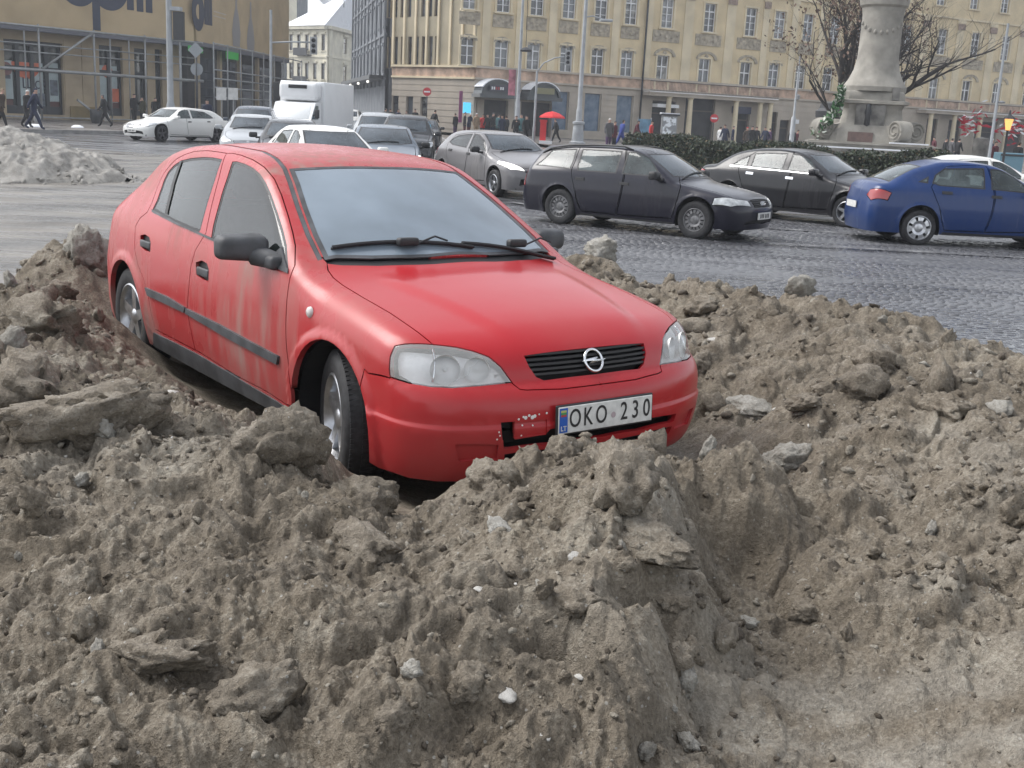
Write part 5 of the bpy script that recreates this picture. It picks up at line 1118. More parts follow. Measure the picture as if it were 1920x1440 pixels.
OL=dict(
 window_rear=[(-2.295,-0.770,0.987),(-2.299,-0.743,1.039),(-2.325,-0.714,1.088),(-2.352,-0.679,1.153),(-2.344,-0.657,1.200),(-2.296,-0.640,1.242),(-2.211,-0.628,1.276),(-2.067,-0.624,1.298),(-1.878,-0.623,1.316),(-1.740,-0.623,1.321),(-1.631,-0.626,1.319),(-1.615,-0.657,1.263),(-1.594,-0.685,1.206),(-1.568,-0.734,1.099),(-1.539,-0.770,1.021),(-1.519,-0.796,0.959),(-1.526,-0.800,0.947),(-1.674,-0.799,0.950),(-1.864,-0.793,0.959),(-2.072,-0.784,0.971)],
 bar=[(-2.231,-0.629,1.270),(-2.192,-0.630,1.273),(-2.148,-0.694,1.146),(-2.039,-0.778,0.986),(-2.085,-0.776,0.987),(-2.191,-0.694,1.143)],
 window_front=[(-1.498,-0.627,1.316),(-1.452,-0.623,1.321),(-1.347,-0.625,1.316),(-1.232,-0.630,1.302),(-1.135,-0.638,1.280),(-1.038,-0.651,1.244),(-0.934,-0.671,1.195),(-0.798,-0.702,1.121),(-0.682,-0.730,1.056),(-0.581,-0.759,0.994),(-0.467,-0.806,0.900),(-0.561,-0.814,0.892),(-0.711,-0.813,0.899),(-0.882,-0.810,0.909),(-1.056,-0.808,0.919),(-1.231,-0.806,0.929),(-1.359,-0.804,0.936),(-1.388,-0.782,0.990),(-1.408,-0.759,1.043),(-1.445,-0.711,1.149),(-1.471,-0.663,1.250)],
 belt_strip=[(-2.298,-0.770,0.987),(-1.867,-0.792,0.962),(-1.496,-0.801,0.945),(-1.233,-0.805,0.931),(-0.884,-0.810,0.911),(-0.469,-0.805,0.903),(-0.453,-0.813,0.883),(-0.875,-0.814,0.897),(-1.224,-0.809,0.919),(-1.486,-0.805,0.934),(-1.855,-0.797,0.950),(-2.276,-0.778,0.974)],
 door_front=[(-1.644,-0.596,1.351),(-1.583,-0.589,1.355),(-1.472,-0.589,1.352),(-1.303,-0.598,1.338),(-1.154,-0.605,1.311),(-1.022,-0.613,1.263),(-0.893,-0.638,1.199),(-0.747,-0.674,1.117),(-0.628,-0.707,1.047),(-0.550,-0.732,0.997),(-0.451,-0.782,0.921),(-0.429,-0.816,0.870),(-0.417,-0.837,0.775),(-0.402,-0.849,0.656),(-0.389,-0.851,0.560),(-0.341,-0.863,0.448),(-0.325,-0.848,0.320),(-0.356,-0.843,0.287),(-0.640,-0.828,0.288),(-1.006,-0.831,0.291),(-1.433,-0.836,0.318),(-1.505,-0.836,0.320),(-1.530,-0.849,0.421),(-1.567,-0.854,0.522),(-1.545,-0.852,0.649),(-1.539,-0.842,0.764),(-1.516,-0.827,0.851),(-1.441,-0.798,0.951),(-1.506,-0.739,1.088),(-1.560,-0.677,1.222)],
 door_rear=[(-1.660,-0.595,1.351),(-1.903,-0.594,1.350),(-2.087,-0.597,1.334),(-2.210,-0.609,1.308),(-2.302,-0.621,1.278),(-2.366,-0.639,1.234),(-2.407,-0.656,1.190),(-2.419,-0.678,1.143),(-2.394,-0.714,1.079),(-2.358,-0.750,1.021),(-2.358,-0.779,0.965),(-2.439,-0.796,0.920),(-2.474,-0.810,0.869),(-2.420,-0.835,0.735),(-2.357,-0.842,0.665),(-2.257,-0.847,0.601),(-2.181,-0.848,0.525),(-2.145,-0.842,0.400),(-2.119,-0.831,0.317),(-1.785,-0.835,0.319),(-1.520,-0.836,0.320),(-1.545,-0.849,0.418),(-1.582,-0.854,0.520),(-1.559,-0.853,0.647),(-1.553,-0.842,0.762),(-1.530,-0.827,0.849),(-1.454,-0.799,0.950),(-1.519,-0.739,1.087),(-1.573,-0.677,1.221)],
 sill=[(-2.148,-0.827,0.295),(-1.793,-0.832,0.302),(-1.434,-0.834,0.304),(-1.090,-0.831,0.292),(-0.783,-0.827,0.277),(-0.534,-0.824,0.268),(-0.310,-0.839,0.270),(-0.340,-0.818,0.189),(-0.637,-0.793,0.155),(-0.895,-0.795,0.156),(-1.175,-0.795,0.154),(-1.641,-0.802,0.177),(-2.124,-0.803,0.197),(-2.218,-0.809,0.207)],
 strip_rear=[(-2.196,-0.848,0.551),(-1.848,-0.853,0.555),(-1.573,-0.854,0.537),(-1.591,-0.853,0.509),(-1.853,-0.852,0.512),(-2.156,-0.848,0.511)],
 strip_front=[(-1.558,-0.854,0.537),(-1.115,-0.854,0.530),(-0.770,-0.852,0.514),(-0.456,-0.850,0.502),(-0.470,-0.848,0.460),(-0.774,-0.850,0.471),(-1.041,-0.852,0.480),(-1.569,-0.853,0.509)],
 handle_rear=[(-2.362,-0.822,0.832),(-2.286,-0.820,0.847),(-2.208,-0.823,0.838),(-2.173,-0.828,0.812),(-2.157,-0.837,0.761),(-2.237,-0.836,0.758),(-2.326,-0.832,0.771)],
 handle_front=[(-1.484,-0.837,0.794),(-1.413,-0.834,0.814),(-1.340,-0.835,0.808),(-1.306,-0.839,0.782),(-1.292,-0.847,0.722),(-1.368,-0.847,0.721),(-1.457,-0.846,0.733)],
 arch_front_line=[(-0.383,-0.848,0.460),(-0.358,-0.850,0.520),(-0.310,-0.851,0.589),(-0.234,-0.848,0.646),(-0.152,-0.845,0.683),(-0.072,-0.845,0.699),(0.035,-0.843,0.704),(0.122,-0.843,0.687),(0.192,-0.841,0.661),(0.249,-0.840,0.630),(0.289,-0.839,0.605)],
 hood_side=[(-0.383,-0.656,0.934),(-0.339,-0.674,0.910),(-0.261,-0.688,0.887),(-0.158,-0.696,0.870),(0.030,-0.696,0.843),(0.240,-0.688,0.812),(0.412,-0.686,0.779),(0.537,-0.671,0.738)],
 headlight=[(0.467,-0.821,0.605),(0.458,-0.821,0.638),(0.448,-0.812,0.684),(0.443,-0.790,0.723),(0.473,-0.759,0.735),(0.533,-0.678,0.739),(0.585,-0.593,0.731),(0.626,-0.533,0.717),(0.660,-0.485,0.698),(0.696,-0.449,0.661),(0.726,-0.412,0.601),(0.693,-0.555,0.594),(0.660,-0.653,0.589),(0.614,-0.724,0.590),(0.547,-0.783,0.595),(0.498,-0.810,0.602)],
 hood_front=[(0.729,-0.411,0.597),(0.758,-0.395,0.578),(0.767,-0.367,0.574),(0.792,-0.205,0.567),(0.798,-0.081,0.568)],
 hood_rear=[(-0.383,-0.656,0.934),(-0.346,-0.600,0.930),(-0.282,-0.449,0.931),(-0.235,-0.263,0.936),(-0.222,-0.173,0.938)],
 grille=[(0.693,-0.333,0.697),(0.703,-0.181,0.704),(0.707,-0.019,0.706),(0.760,-0.052,0.603),(0.749,-0.266,0.599),(0.739,-0.300,0.615),(0.721,-0.325,0.656)],
 windshield=[(-0.406,-0.655,0.945),(-0.572,-0.632,1.040),(-0.766,-0.589,1.149),(-0.950,-0.539,1.249),(-1.082,-0.506,1.310),(-1.047,-0.296,1.326),(-1.022,-0.044,1.333)],
 intake=[(0.777,-0.476,0.374),(0.791,-0.418,0.377),(0.814,-0.280,0.385),(0.828,-0.084,0.388),(0.823,-0.106,0.344),(0.817,-0.212,0.340),(0.782,-0.445,0.339),(0.776,-0.471,0.342)],
 slot=[(0.774,-0.465,0.318),(0.814,-0.211,0.319),(0.821,-0.101,0.319),(0.813,-0.091,0.283),(0.807,-0.202,0.283),(0.768,-0.458,0.282)],
 hole=[(0.776,-0.494,0.457),(0.791,-0.437,0.458),(0.789,-0.426,0.370),(0.776,-0.478,0.374)],
 patch=[(0.791,-0.434,0.452),(0.816,-0.293,0.456),(0.814,-0.281,0.387),(0.789,-0.428,0.382)],
 bump_side=[(0.293,-0.839,0.601),(0.322,-0.838,0.590),(0.466,-0.822,0.600)],
 ditch=[(-1.659,-0.483,1.380),(-1.462,-0.471,1.375),(-1.230,-0.505,1.350),(-1.094,-0.526,1.311),(-0.969,-0.558,1.253),(-0.775,-0.610,1.148),(-0.582,-0.653,1.039),(-0.415,-0.675,0.945)],)
OL={k:[np.array(p) for p in v] for k,v in OL.items()}

def car_paint(name, col, dirt=0.5, rough=0.3, dirt_col=(0.30, 0.215, 0.19), top_dirt=0.12):
    m = bpy.data.materials.new(name); m.use_nodes = True; N, L = nodes_of(m); b = N['Principled BSDF']
    b.inputs['Roughness'].default_value = rough; b.inputs['Specular IOR Level'].default_value = .12; b.inputs['Coat Weight'].default_value = .8; b.inputs['Coat Roughness'].default_value = .08
    tc = N.new('ShaderNodeTexCoord'); sp = N.new('ShaderNodeSeparateXYZ'); L.new(tc.outputs['Object'], sp.inputs[0])
    mp = N.new('ShaderNodeMapping'); mp.inputs['Scale'].default_value = (15, 15, 1.5); L.new(tc.outputs['Object'], mp.inputs[0])
    n1 = N.new('ShaderNodeTexNoise'); n1.inputs['Scale'].default_value = 1.0; n1.inputs['Detail'].default_value = 6; L.new(mp.outputs[0], n1.inputs[0])
    n2 = N.new('ShaderNodeTexNoise'); n2.inputs['Scale'].default_value = 1.7; n2.inputs['Detail'].default_value = 4; L.new(tc.outputs['Object'], n2.inputs[0])
    g = N.new('ShaderNodeNewGeometry'); sn = N.new('ShaderNodeSeparateXYZ'); L.new(g.outputs['Normal'], sn.inputs[0])
    # splashed dirt lives on the flanks, low down, streaked vertically
    lo = N.new('ShaderNodeMapRange'); lo.inputs['From Min'].default_value = .95; lo.inputs['From Max'].default_value = .25; lo.inputs['To Min'].default_value = .0; lo.inputs['To Max'].default_value = .5; L.new(sp.outputs['Z'], lo.inputs['Value'])
    ba = N.new('ShaderNodeMapRange'); ba.inputs['From Min'].default_value = .3; ba.inputs['From Max'].default_value = -.9; ba.inputs['To Min'].default_value = 0.0; ba.inputs['To Max'].default_value = 1.0; L.new(sp.outputs['X'], ba.inputs['Value'])
    def math_(op, a, c):
        q = N.new('ShaderNodeMath'); q.operation = op
        for i, x in enumerate((a, c)):
            if isinstance(x, (int, float)): q.inputs[i].default_value = x
            else: L.new(x, q.inputs[i])
        return q.outputs[0]
    s1 = N.new('ShaderNodeMapRange'); s1.inputs['From Min'].default_value = .40; s1.inputs['From Max'].default_value = .70; L.new(n1.outputs['Fac'], s1.inputs['Value'])
    s2 = N.new('ShaderNodeMapRange'); s2.inputs['From Min'].default_value = .38; s2.inputs['From Max'].default_value = .66; L.new(n2.outputs['Fac'], s2.inputs['Value'])
    d = math_('MULTIPLY', math_('ADD', math_('MULTIPLY', s1.outputs[0], s2.outputs[0]), math_('MULTIPLY', lo.outputs[0], .35)), ba.outputs[0])
    d = math_('MULTIPLY', d, dirt*1.25); d = math_('ADD', d, math_('MULTIPLY', s2.outputs[0], top_dirt)); d = math_('MINIMUM', d, .8)
    mx = N.new('ShaderNodeMix'); mx.data_type = 'RGBA'; mx.inputs['A'].default_value = (*col, 1); mx.inputs['B'].default_value = (*dirt_col, 1); L.new(d, mx.inputs['Factor']); L.new(mx.outputs['Result'], b.inputs['Base Color'])
    cw = math_('SUBTRACT', .72, d); L.new(cw, b.inputs['Coat Weight'])
    cr = math_('ADD', .20, math_('MULTIPLY', d, .5)); L.new(cr, b.inputs['Coat Roughness'])
    return m
M_RED = car_paint('red_paint', (0.37, 0.006, 0.012), dirt=.62, rough=.45, top_dirt=.20)
M_REDCLEAN = car_paint('red_paint_front', (0.39, 0.006, 0.012), dirt=.20, rough=.42, top_dirt=.14)

def build_red_car():
    body = Body(ASTRA)
    root = empty('parked_car', label='red dented hatchback with a white number plate, walled in by dirty snow', cat='car')
    yaw, cp, cr = R(-52.29), R(-.33), R(-.22)
    Ry = np.array([[math.cos(cp), 0, -math.sin(cp)], [0, 1, 0], [math.sin(cp), 0, math.cos(cp)]]); Rx = np.array([[1, 0, 0], [0, math.cos(cr), -math.sin(cr)], [0, math.sin(cr), math.cos(cr)]])
    Rz = np.array([[math.cos(yaw), -math.sin(yaw), 0], [math.sin(yaw), math.cos(yaw), 0], [0, 0, 1]]); A = Rz @ Ry @ Rx
    piv = np.array([-1.3, 0, 0]); t = Rz @ (piv - Ry @ Rx @ piv) + np.array([-.123, 5.219, 0])
    M = Matrix.Identity(4)
    for i in range(3):
        for j in range(3): M[i][j] = A[i][j]
        M[i][3] = t[i]
    root.matrix_world = M
    rg = []
    def add(name, poly, **k): rg.append(dict(name=name, poly=poly, **k))
    df = OL['door_front']; dr = OL['door_rear']
    dr = dr[:20] + df[20:] + [df[0]]
    cowl_in = [p+np.array([-.055, 0, .02]) for p in OL['hood_rear']]
    ctr = lambda p: np.array([p[0], .06, p[2]])
    cl = lambda s0, s1, n=14: [body.Tp(s_, .07) for s_ in np.linspace(s0, s1, n)]
    ws = OL['windshield'] + cl(1.02, .28) + cowl_in[::-1][:-1]
    nose = [body.Fr(.07, z_) for z_ in np.linspace(.568, .72, 8)] + cl(-.70, .222, 20)
    hl = OL['headlight']; hf = OL['hood_front']; hs = OL['hood_side']; hr = OL['hood_rear']
    hood = hs + hl[5:11] + hf + nose + hr[::-1][:-1]
    cowl = hr + [ctr(hr[-1]), ctr(cowl_in[-1])] + cowl_in[::-1]
    bump = OL['bump_side'] + [hl[0]] + hl[:10:-1] + [hl[10]] + hf + [body.Fr(.07, z_) for z_ in (.567, .52, .47, .43, .38, .33, .28, .23, .19)] + [np.array((.80, .06, .05)), np.array((.70, -.85, .02)), np.array((.30, -.95, .02)), np.array((.28, -.90, .30))]
    ditch = OL['ditch'][::-1] + [np.array((-2.0, -.487, 1.385)), np.array((-2.35, -.482, 1.35)), np.array((-2.66, -.49, 1.25))]
    dpoly = [p+np.array([.0, -.012, 0]) for p in ditch] + [p+np.array([0, .014, .004]) for p in ditch][::-1]
    add('wheel_arch', circle3(body, 0, .30, .348), skip=True)
    add('wheel_arch', circle3(body, 2.606, .30, .348), skip=True)
    for nm in ('hole',): add(nm, OL[nm], side='R')
    add('patch', OL['patch'], side='R')
    add('intake', OL['intake'][:2]+[np.array((.812, -.288, .384)), np.array((.814, -.268, .404)), np.array((.83, .06, .404)), np.array((.83, .06, .344))]+OL['intake'][4:])
    add('slot', OL['slot'][:3]+[np.array((.825, .06, .319)), np.array((.825, .06, .283))]+OL['slot'][3:])
    add('fog_blank', [body.Fr(-.665, .372), body.Fr(-.50, .366), body.Fr(-.495, .30), body.Fr(-.64, .296)], sided=True)
    add('grille', OL['grille'][:3]+[np.array((.707, .06, .706)), np.array((.762, .06, .603))]+OL['grille'][3:])
    add('headlight', hl, gap=True, sided=True)
    add('windshield', ws, ring=.022)
    add('cowl', cowl)
    add('roof_trim', dpoly)
    add('handle_rear', OL['handle_rear'], sided=True); add('handle_front', OL['handle_front'], sided=True)
    add('belt', OL['belt_strip'], sided=True)
    add('divider', OL['bar'], sided=True)
    add('window_rear', OL['window_rear'], ring=.014, sided=True, ringname='seal_rear'); add('window_front', OL['window_front'], ring=.014, sided=True, ringname='seal_front')
    add('strip_rear', OL['strip_rear'], sided=True); add('strip_front', OL['strip_front'], sided=True)
    add('door_front', df, gap=True, sided=True); add('door_rear', dr, gap=True, sided=True)
    add('sill', OL['sill'], sided=True)
    cr_ = [[] for _ in range(5)]
    for a_ in np.linspace(R(86), R(-4), 46):
        for i_, z_ in enumerate((.448, .443, .438, .433, .428)):
            o_ = np.array([-.5, 0, z_]); dd_ = np.array([math.cos(a_), -math.sin(a_), 0]); q_, k_ = body.hit([o_+dd_*2.2], -dd_, 0, 2.2, 300)
            if k_[0] and q_[0][0] > .34: cr_[i_].append(q_[0])
    for i_ in range(4): add('bumper', cr_[i_]+cr_[i_+1][::-1])
    add('hood', hood, gap=True); add('bumper', bump, gap=True)
    rw = [body.Tp(s, y) for s, y in ((2.80, .06), (2.78, -.25), (2.72, -.50), (3.0, -.56), (3.13, -.55), (3.16, -.3), (3.18, .06))]
    add('rear_window', rw, ring=.02)
    tl = [body.S(s, z) for s, z in ((3.04, .93), (3.12, .95), (3.17, .84), (3.17, .72), (3.10, .68), (3.05, .80))]
    add('tail_light', tl, gap=True, sided=True)
    for r in rg:
        if r['name'] == 'windshield': r['ringname'] = 'windshield_seal'
        if r['name'] == 'rear_window': r['ringname'] = 'rear_seal'
    P = cut_body(body, rg, .022, 1.75, gap=.0028, zb=.20)
    panel('body', P[('body', '')], M_RED, root, .03)
    panel('hood', P[('hood', '')], M_REDCLEAN, root, .018)
    bo = panel('bumper', P[('bumper', '')], M_REDCLEAN, root, .02)
    panel('windshield', P[('windshield', '')], M_GLASS_PALE, root, 0)
    panel('windshield_seal', P[('windshield_seal', '')], M_TRIM, root, .006, -.002)
    panel('cowl', P[('cowl', '')], M_BLACK, root, 0, .012)
    panel('roof_trim', P[('roof_trim', '')], M_TRIM, root, 0, .004)
    panel('rear_window', P[('rear_window', '')], M_GLASS_CAR, root, 0); panel('rear_window_seal', P[('rear_seal', '')], M_BLACK, root, 0)
    for sd in 'RL':
        for w in ('front', 'rear'):
            d = panel('door', P[('door_'+w, sd)], M_RED, root, .018)
            panel('window', P[('window_'+w, sd)], M_GLASS_SIDE, d, 0, .004); panel('window_seal', P[('seal_'+w, sd)], M_BLACK, d, 0, .003)
            panel('rub_strip', P[('strip_'+w, sd)], M_TRIM, d, .022, -.014)
            h = P[('handle_'+w, sd)]; panel('handle_cup', h, M_BLACK, d, -.022, .022)
            V = h[0]; c = V.mean(0); n = h[2].mean(0); n /= np.linalg.norm(n); ex = V.max(0)-V.min(0)
            b = MB(); b.add(*round_box(tuple(c-n*.004+np.array([0, 0, -.012])), (ex[0]*.40, .010, ex[2]*.24), .008)); b.build('handle', M_TRIM, d, 'auto')
        panel('belt_strip', P[('belt', sd)], M_TRIM, root, .008, -.006)
        if ('divider', sd) in P: panel('window_divider', P[('divider', sd)], M_BLACK, root, 0, -.001)
        panel('sill', P[('sill', sd)], M_TRIM, root, .02, -.006)
        panel('tail_light', P[('tail_light', sd)], M_TAIL, root, .01)
        hp = P[('headlight', sd)]
        refl = panel('headlight', hp, M_REFL, root, -.05, .052)
        s = -1 if sd == 'R' else 1
        b = MB()
        for (px, py, pz, r) in ((.575, .665, .655, .060), (.600, .545, .655, .052)):
            c = body.Fr(s*py, pz); n = body.grad(c[None])[0]; mr = Vector((.86, s*.5, .12)).to_track_quat('Z', 'Y').to_matrix()
            b.lathe([(r, .004), (r*.93, -.006), (r*.7, -.022), (r*.4, -.032), (0.012, -.036)], c=tuple(c-n*.014), n=28, M=mr)
            b.lathe([(.010, -.034), (.010, -.012), (0, -.010)], c=tuple(c-n*.014), n=12, M=mr)
        b.build('reflector_bowl', M_REFL, refl, True)
        # amber-less clear divider rib between the two lamp chambers
        b = MB(); pts = [body.Fr(s*(.705-.03*k/6), .60+.125*k/6)-np.array([.02, 0, 0]) for k in range(7)]; b.tube(pts, .006, 6); b.build('lamp_rib', M_CHROME, refl, True)
        panel('lens', hp, M_LENS, refl, 0, .0)
    for sd in 'RL': panel('fog_lamp_blank', P[('fog_blank', sd)], M_REDCLEAN, bo, -.014, .014)
    panel('intake', P[('intake', '')], M_DARK, bo, -.06, .06); panel('lower_slot', P[('slot', '')], M_DARK, bo, -.04, .04)
    panel('broken_hole', P[('hole', '')], M_DARK, bo, -.05, .05); panel('cracked_piece', P[('patch', '')], M_REDCLEAN, bo, .012, .006)
    gr = panel('grille', P[('grille', '')], M_DARK, root, -.045, .045)
    # grille slats follow the nose
    sl = MB()
    for k in range(5):
        z = .615+.0185*k; f = 1-max(0, (.645-z))*2.6
        for a, c in ((-1, 0), (0, 1)):
            pass
        ys = np.linspace(-.335*f, .335*f, 26); top = []; 
        V = []; 
        for y in ys:
            p = body.Fr(y, z+.008)
            for dx, dz in ((-.006, .005), (-.004, -.004), (-.030, -.006), (-.032, .003)): V.append(p+np.array([dx, 0, dz]))
        n = len(ys); F4 = []
        for i in range(n-1):
            for j in range(4): F4.append((4*i+j, 4*i+(j+1) % 4, 4*i+4+(j+1) % 4, 4*i+4+j))
        o = mesh_obj('grille_slat', V, F4, M_BLACK, gr)
    # badge: ring and bolt
    c = body.Fr(0, .658); n = body.grad(c[None])[0]; q = Vector(n).to_track_quat('Z', 'Y').to_matrix(); cc = Vector(c)+Vector(n)*.004
    b = MB(); k = 40
    b.tube([q @ Vector((.047*math.cos(2*math.pi*i/k), .047*math.sin(2*math.pi*i/k), 0))+cc for i in range(k+1)], .0065, 8, False)
    bolt = [(-.062, .004), (.010, .004), (.004, .014), (.030, .0145), (.062, -.004), (-.010, -.004), (-.004, -.014), (-.030, -.0145)]
    bolt = [(-.066, -.001), (-.045, .006), (.012, .012), (.024, .011), (.010, .002), (.066, .001), (.045, -.006), (-.012, -.012), (-.024, -.011), (-.010, -.002)]
    b.prism([q @ Vector((x, y, -.003))+cc for x, y in bolt], q @ Vector((0, 0, .009)))
    b.build('badge', M_CHROME, gr, True)
    # number plate
    pc = body.Fr(0, .452); th = R(-5)
    pm = Matrix.Translation((pc[0]+.018, 0, .452)) @ Matrix.Rotation(R(90), 4, 'Z') @ Matrix.Rotation(R(90)-th*-1*0-R(4), 4, 'X')
    b = MB(); b.add(*round_box((0, 0, 0), (.260, .0555, .003), .0025, 1)); pl = b.build('number_plate', M_PLATE, root); pl.matrix_parent_inverse = Matrix.Identity(4); pl.matrix_local = pm
    b = MB(); b.add(*round_box((0, 0, -.007), (.268, .063, .006), .004, 1)); o = b.build('plate_holder', M_BLACK, root); o.matrix_local = pm
    def flat(nm, pts, m, z=.0036):
        o = mesh_obj(nm, [(x, y, z) for x, y in pts], [tuple(range(len(pts)))], m, pl); return o
    flat('euro_band', [(-.256, -.0505), (-.213, -.0505), (-.213, .0505), (-.256, .0505)], M_EUBLUE)
    for i, m in enumerate((M_FLAG_Y, M_FLAG_G, M_FLAG_R)): flat('flag_stripe', [(-.249, .033-.009*i), (-.220, .033-.009*i), (-.220, .042-.009*i), (-.249, .042-.009*i)], m, .0042)
    def text(nm, body_, size, x, y, m, par, z=.0042, sx=1.0, ext=.0006):
        o = text_obj(nm, body_, size, m, par, ext, sx, .0006); o.location = (x, y, z); return o
    text('country_code', 'LT', .028, -.2345, -.034, M_PLATE, pl)
    for i, (ch, x) in enumerate(zip('OKO230', (-.173, -.104, -.031, .096, .161, .226))): text('plate_letter', ch, .108, x, .0, M_INK, pl, sx=.74 if ch in 'OK' else .80)
    b = MB(); b.lathe([(0, .0042), (.013, .0042)], c=(.036, -.006, 0), n=18); b.build('plate_sticker', M_STICKER, pl)
    # paint chips round the crack
    for (y, z, r) in ((-.40, .474, .005), (-.375, .478, .006), (-.35, .474, .008), (-.33, .480, .004), (-.295, .482, .005), (-.42, .466, .005), (-.405, .44, .004), (-.36, .437, .004), (-.41, .40, .004), (-.505, .42, .004), (-.50, .405, .004), (-.51, .39, .004), (-.36, .47, .009), (-.39, .47, .008)):
        p = body.Fr(y, z); n = body.grad(p[None])[0]; q = Vector(n).to_track_quat('Z', 'Y').to_matrix(); b = MB(); b.lathe([(r, 0), (0, .0015)], c=tuple(p+n*.0012), n=7, M=q); b.build('paint_chip', M_CHIP, bo)
    # mirrors
    for s in (-1, 1):
        b = MB(); c = Vector((-.735, s*.915, .968))
        bm = bmesh.new(); bmesh.ops.create_cube(bm, size=1.0)
        for v in bm.verts:
            x, y, z = v.co; out = y*s > 0
            v.co = Vector((x*(.10 if out else .12) + (.0 if x < 0 else -.0) + (.02 if not out else -.02), y*.235, z*(.120 if out else .145)+(0 if out else -.004)))
            if x > 0: v.co.z *= .80; v.co.y *= .94
        bmesh.ops.bevel(bm, geom=bm.edges[:], offset=.032, segments=4, affect='EDGES', profile=.5)
        b.add([tuple(Vector(v.co)+c) for v in bm.verts], [tuple(q.index for q in f.verts) for f in bm.faces]); bm.free()
        wm = b.build('wing_mirror', M_TRIM, root, 'auto')
        b = MB(); b.add(*round_box((-.60, s*.80, .915), (.055, .055, .032), .022)); b.tube([(-.71, s*.86, .935), (-.64, s*.82, .925), (-.58, s*.79, .91)], [.05, .045, .04], 12); b.build('mirror_arm', M_TRIM, wm, 'auto')
        b = MB(); q = [body.S(sx, z, s) + np.array([0, s*.006, 0]) for sx, z in ((.47, .90), (.60, .985), (.70, .905))]; b.prism(q, (0, -s*.012, 0)); b.build('mirror_sail', M_TRIM, wm)
        b = MB(); b.box((-.79, s*.93, .968), (.002, .085, .045)); b.build('mirror_glass', M_CHROME, wm)
        # repeater
        p = body.S(.19, .752, s); b = MB(); b.lathe([(.026, -.004), (.024, .006), (.016, .012), (0, .014)], c=tuple(p), n=18, M=Matrix(((1, 0, 0), (0, 0, s), (0, 1, 0)))); b.build('side_repeater', M_REPEAT, root, True)
    # wipers
    for (x0, y0, x1, y1, hx, hy) in ((-.30, .10, -.44, -.60, -.36, -.25), (-.30, .62, -.33, .05, -.36, .40)):
        b = MB(); pts = [body.Tp(-(x0+(x1-x0)*t)+.0, y0+(y1-y0)*t)+np.array([0, 0, .022]) for t in np.linspace(0, 1, 12)]
        b.tube(pts, .009, 6); b.tube([p+np.array([-.012, 0, -.008]) for p in pts], .006, 6)
        p = body.Tp(-hx, hy); b.add(*round_box(tuple(p+np.array([.012, 0, .028])), (.022, .055, .020), .012)); b.tube([p+np.array([.02, .05, .02]), p+np.array([.0, .16, .05]), p+np.array([-.01, .24, .026])], .005, 6)
        b.build('wiper', M_BLACK, root, 'auto')
    arch_liner(root, 0, .30, .36, .45, .80); arch_liner(root, 2.606, .30, .36, .45, .80)
    b = MB(); b.box2((.62, -.60, .20), (-3.15, .60, .34)); b.box2((-.40, -.70, .19), (-2.2, .70, .30)); b.box2((.66, -.45, .34), (-.2, .45, .62)); b.build('underbody', M_DARK, root)
    b = MB(); b.add(*round_box((-.56, 0, .78), (.22, .66, .14), .08)); b.build('dashboard', M_BLACK, root, 'auto')
    b = MB(); b.box2((-2.75, -.62, .34), (-2.78, .62, .90)); b.box2((-2.78, -.60, .86), (-3.12, .60, .88)); b.build('parcel_shelf', M_DARK, root)
    seats(root, 1.35, 2.15, .30, .37, 1, .60)
    b = MB(); b.add(*round_box((-1.02, 0, 1.235), (.012, .10, .025), .01)); b.build('interior_mirror', M_BLACK, root)
    wheel(root, (.0, -.715, .305), -1, .305, .195, .195, 'five', R(-17), M_ALLOY, True)
    wheel(root, (.0, .705, .305), 1, .305, .195, .195, 'five', R(-17), M_ALLOY)
    wheel(root, (-2.606, -.712, .305), -1, .305, .195, .195, 'five', 0, M_ALLOY)
    wheel(root, (-2.606, .712, .305), 1, .305, .195, .195, 'five', 0, M_ALLOY)
    return root
M_GLASS_SIDE = glass_mat('grimy_side_glass', (0.42, 0.54, 0.52), film=0.10, film_col=(.06, .08, .08), transp=0.36)
M_TAIL = mat('tail_lamp_red', (0.30, 0.01, 0.012), 0.2, coat=1)
M_REFL = mat('lamp_housing', (0.80, 0.80, 0.79), 0.35, metal=.1, var=.12, scale=18)
M_PLATE = mat('plate_white', (0.62, 0.62, 0.60), 0.5, var=.12, scale=25)
M_INK = mat('plate_ink', (0.012, 0.012, 0.014), 0.5)
M_EUBLUE = mat('euro_blue', (0.01, 0.09, 0.42), 0.45)
M_FLAG_Y = mat('flag_yellow', (0.45, 0.42, 0.12), .5); M_FLAG_G = mat('flag_green', (0.04, 0.25, 0.08), .5); M_FLAG_R = mat('flag_red', (0.35, 0.04, 0.05), .5)
M_STICKER = mat('sticker_pink', (0.42, 0.34, 0.36), .6); M_CHIP = mat('bare_primer', (0.72, 0.70, 0.68), .7)
M_REPEAT = mat('repeater_lens', (0.55, 0.52, 0.5), .25)
red_car = build_red_car()
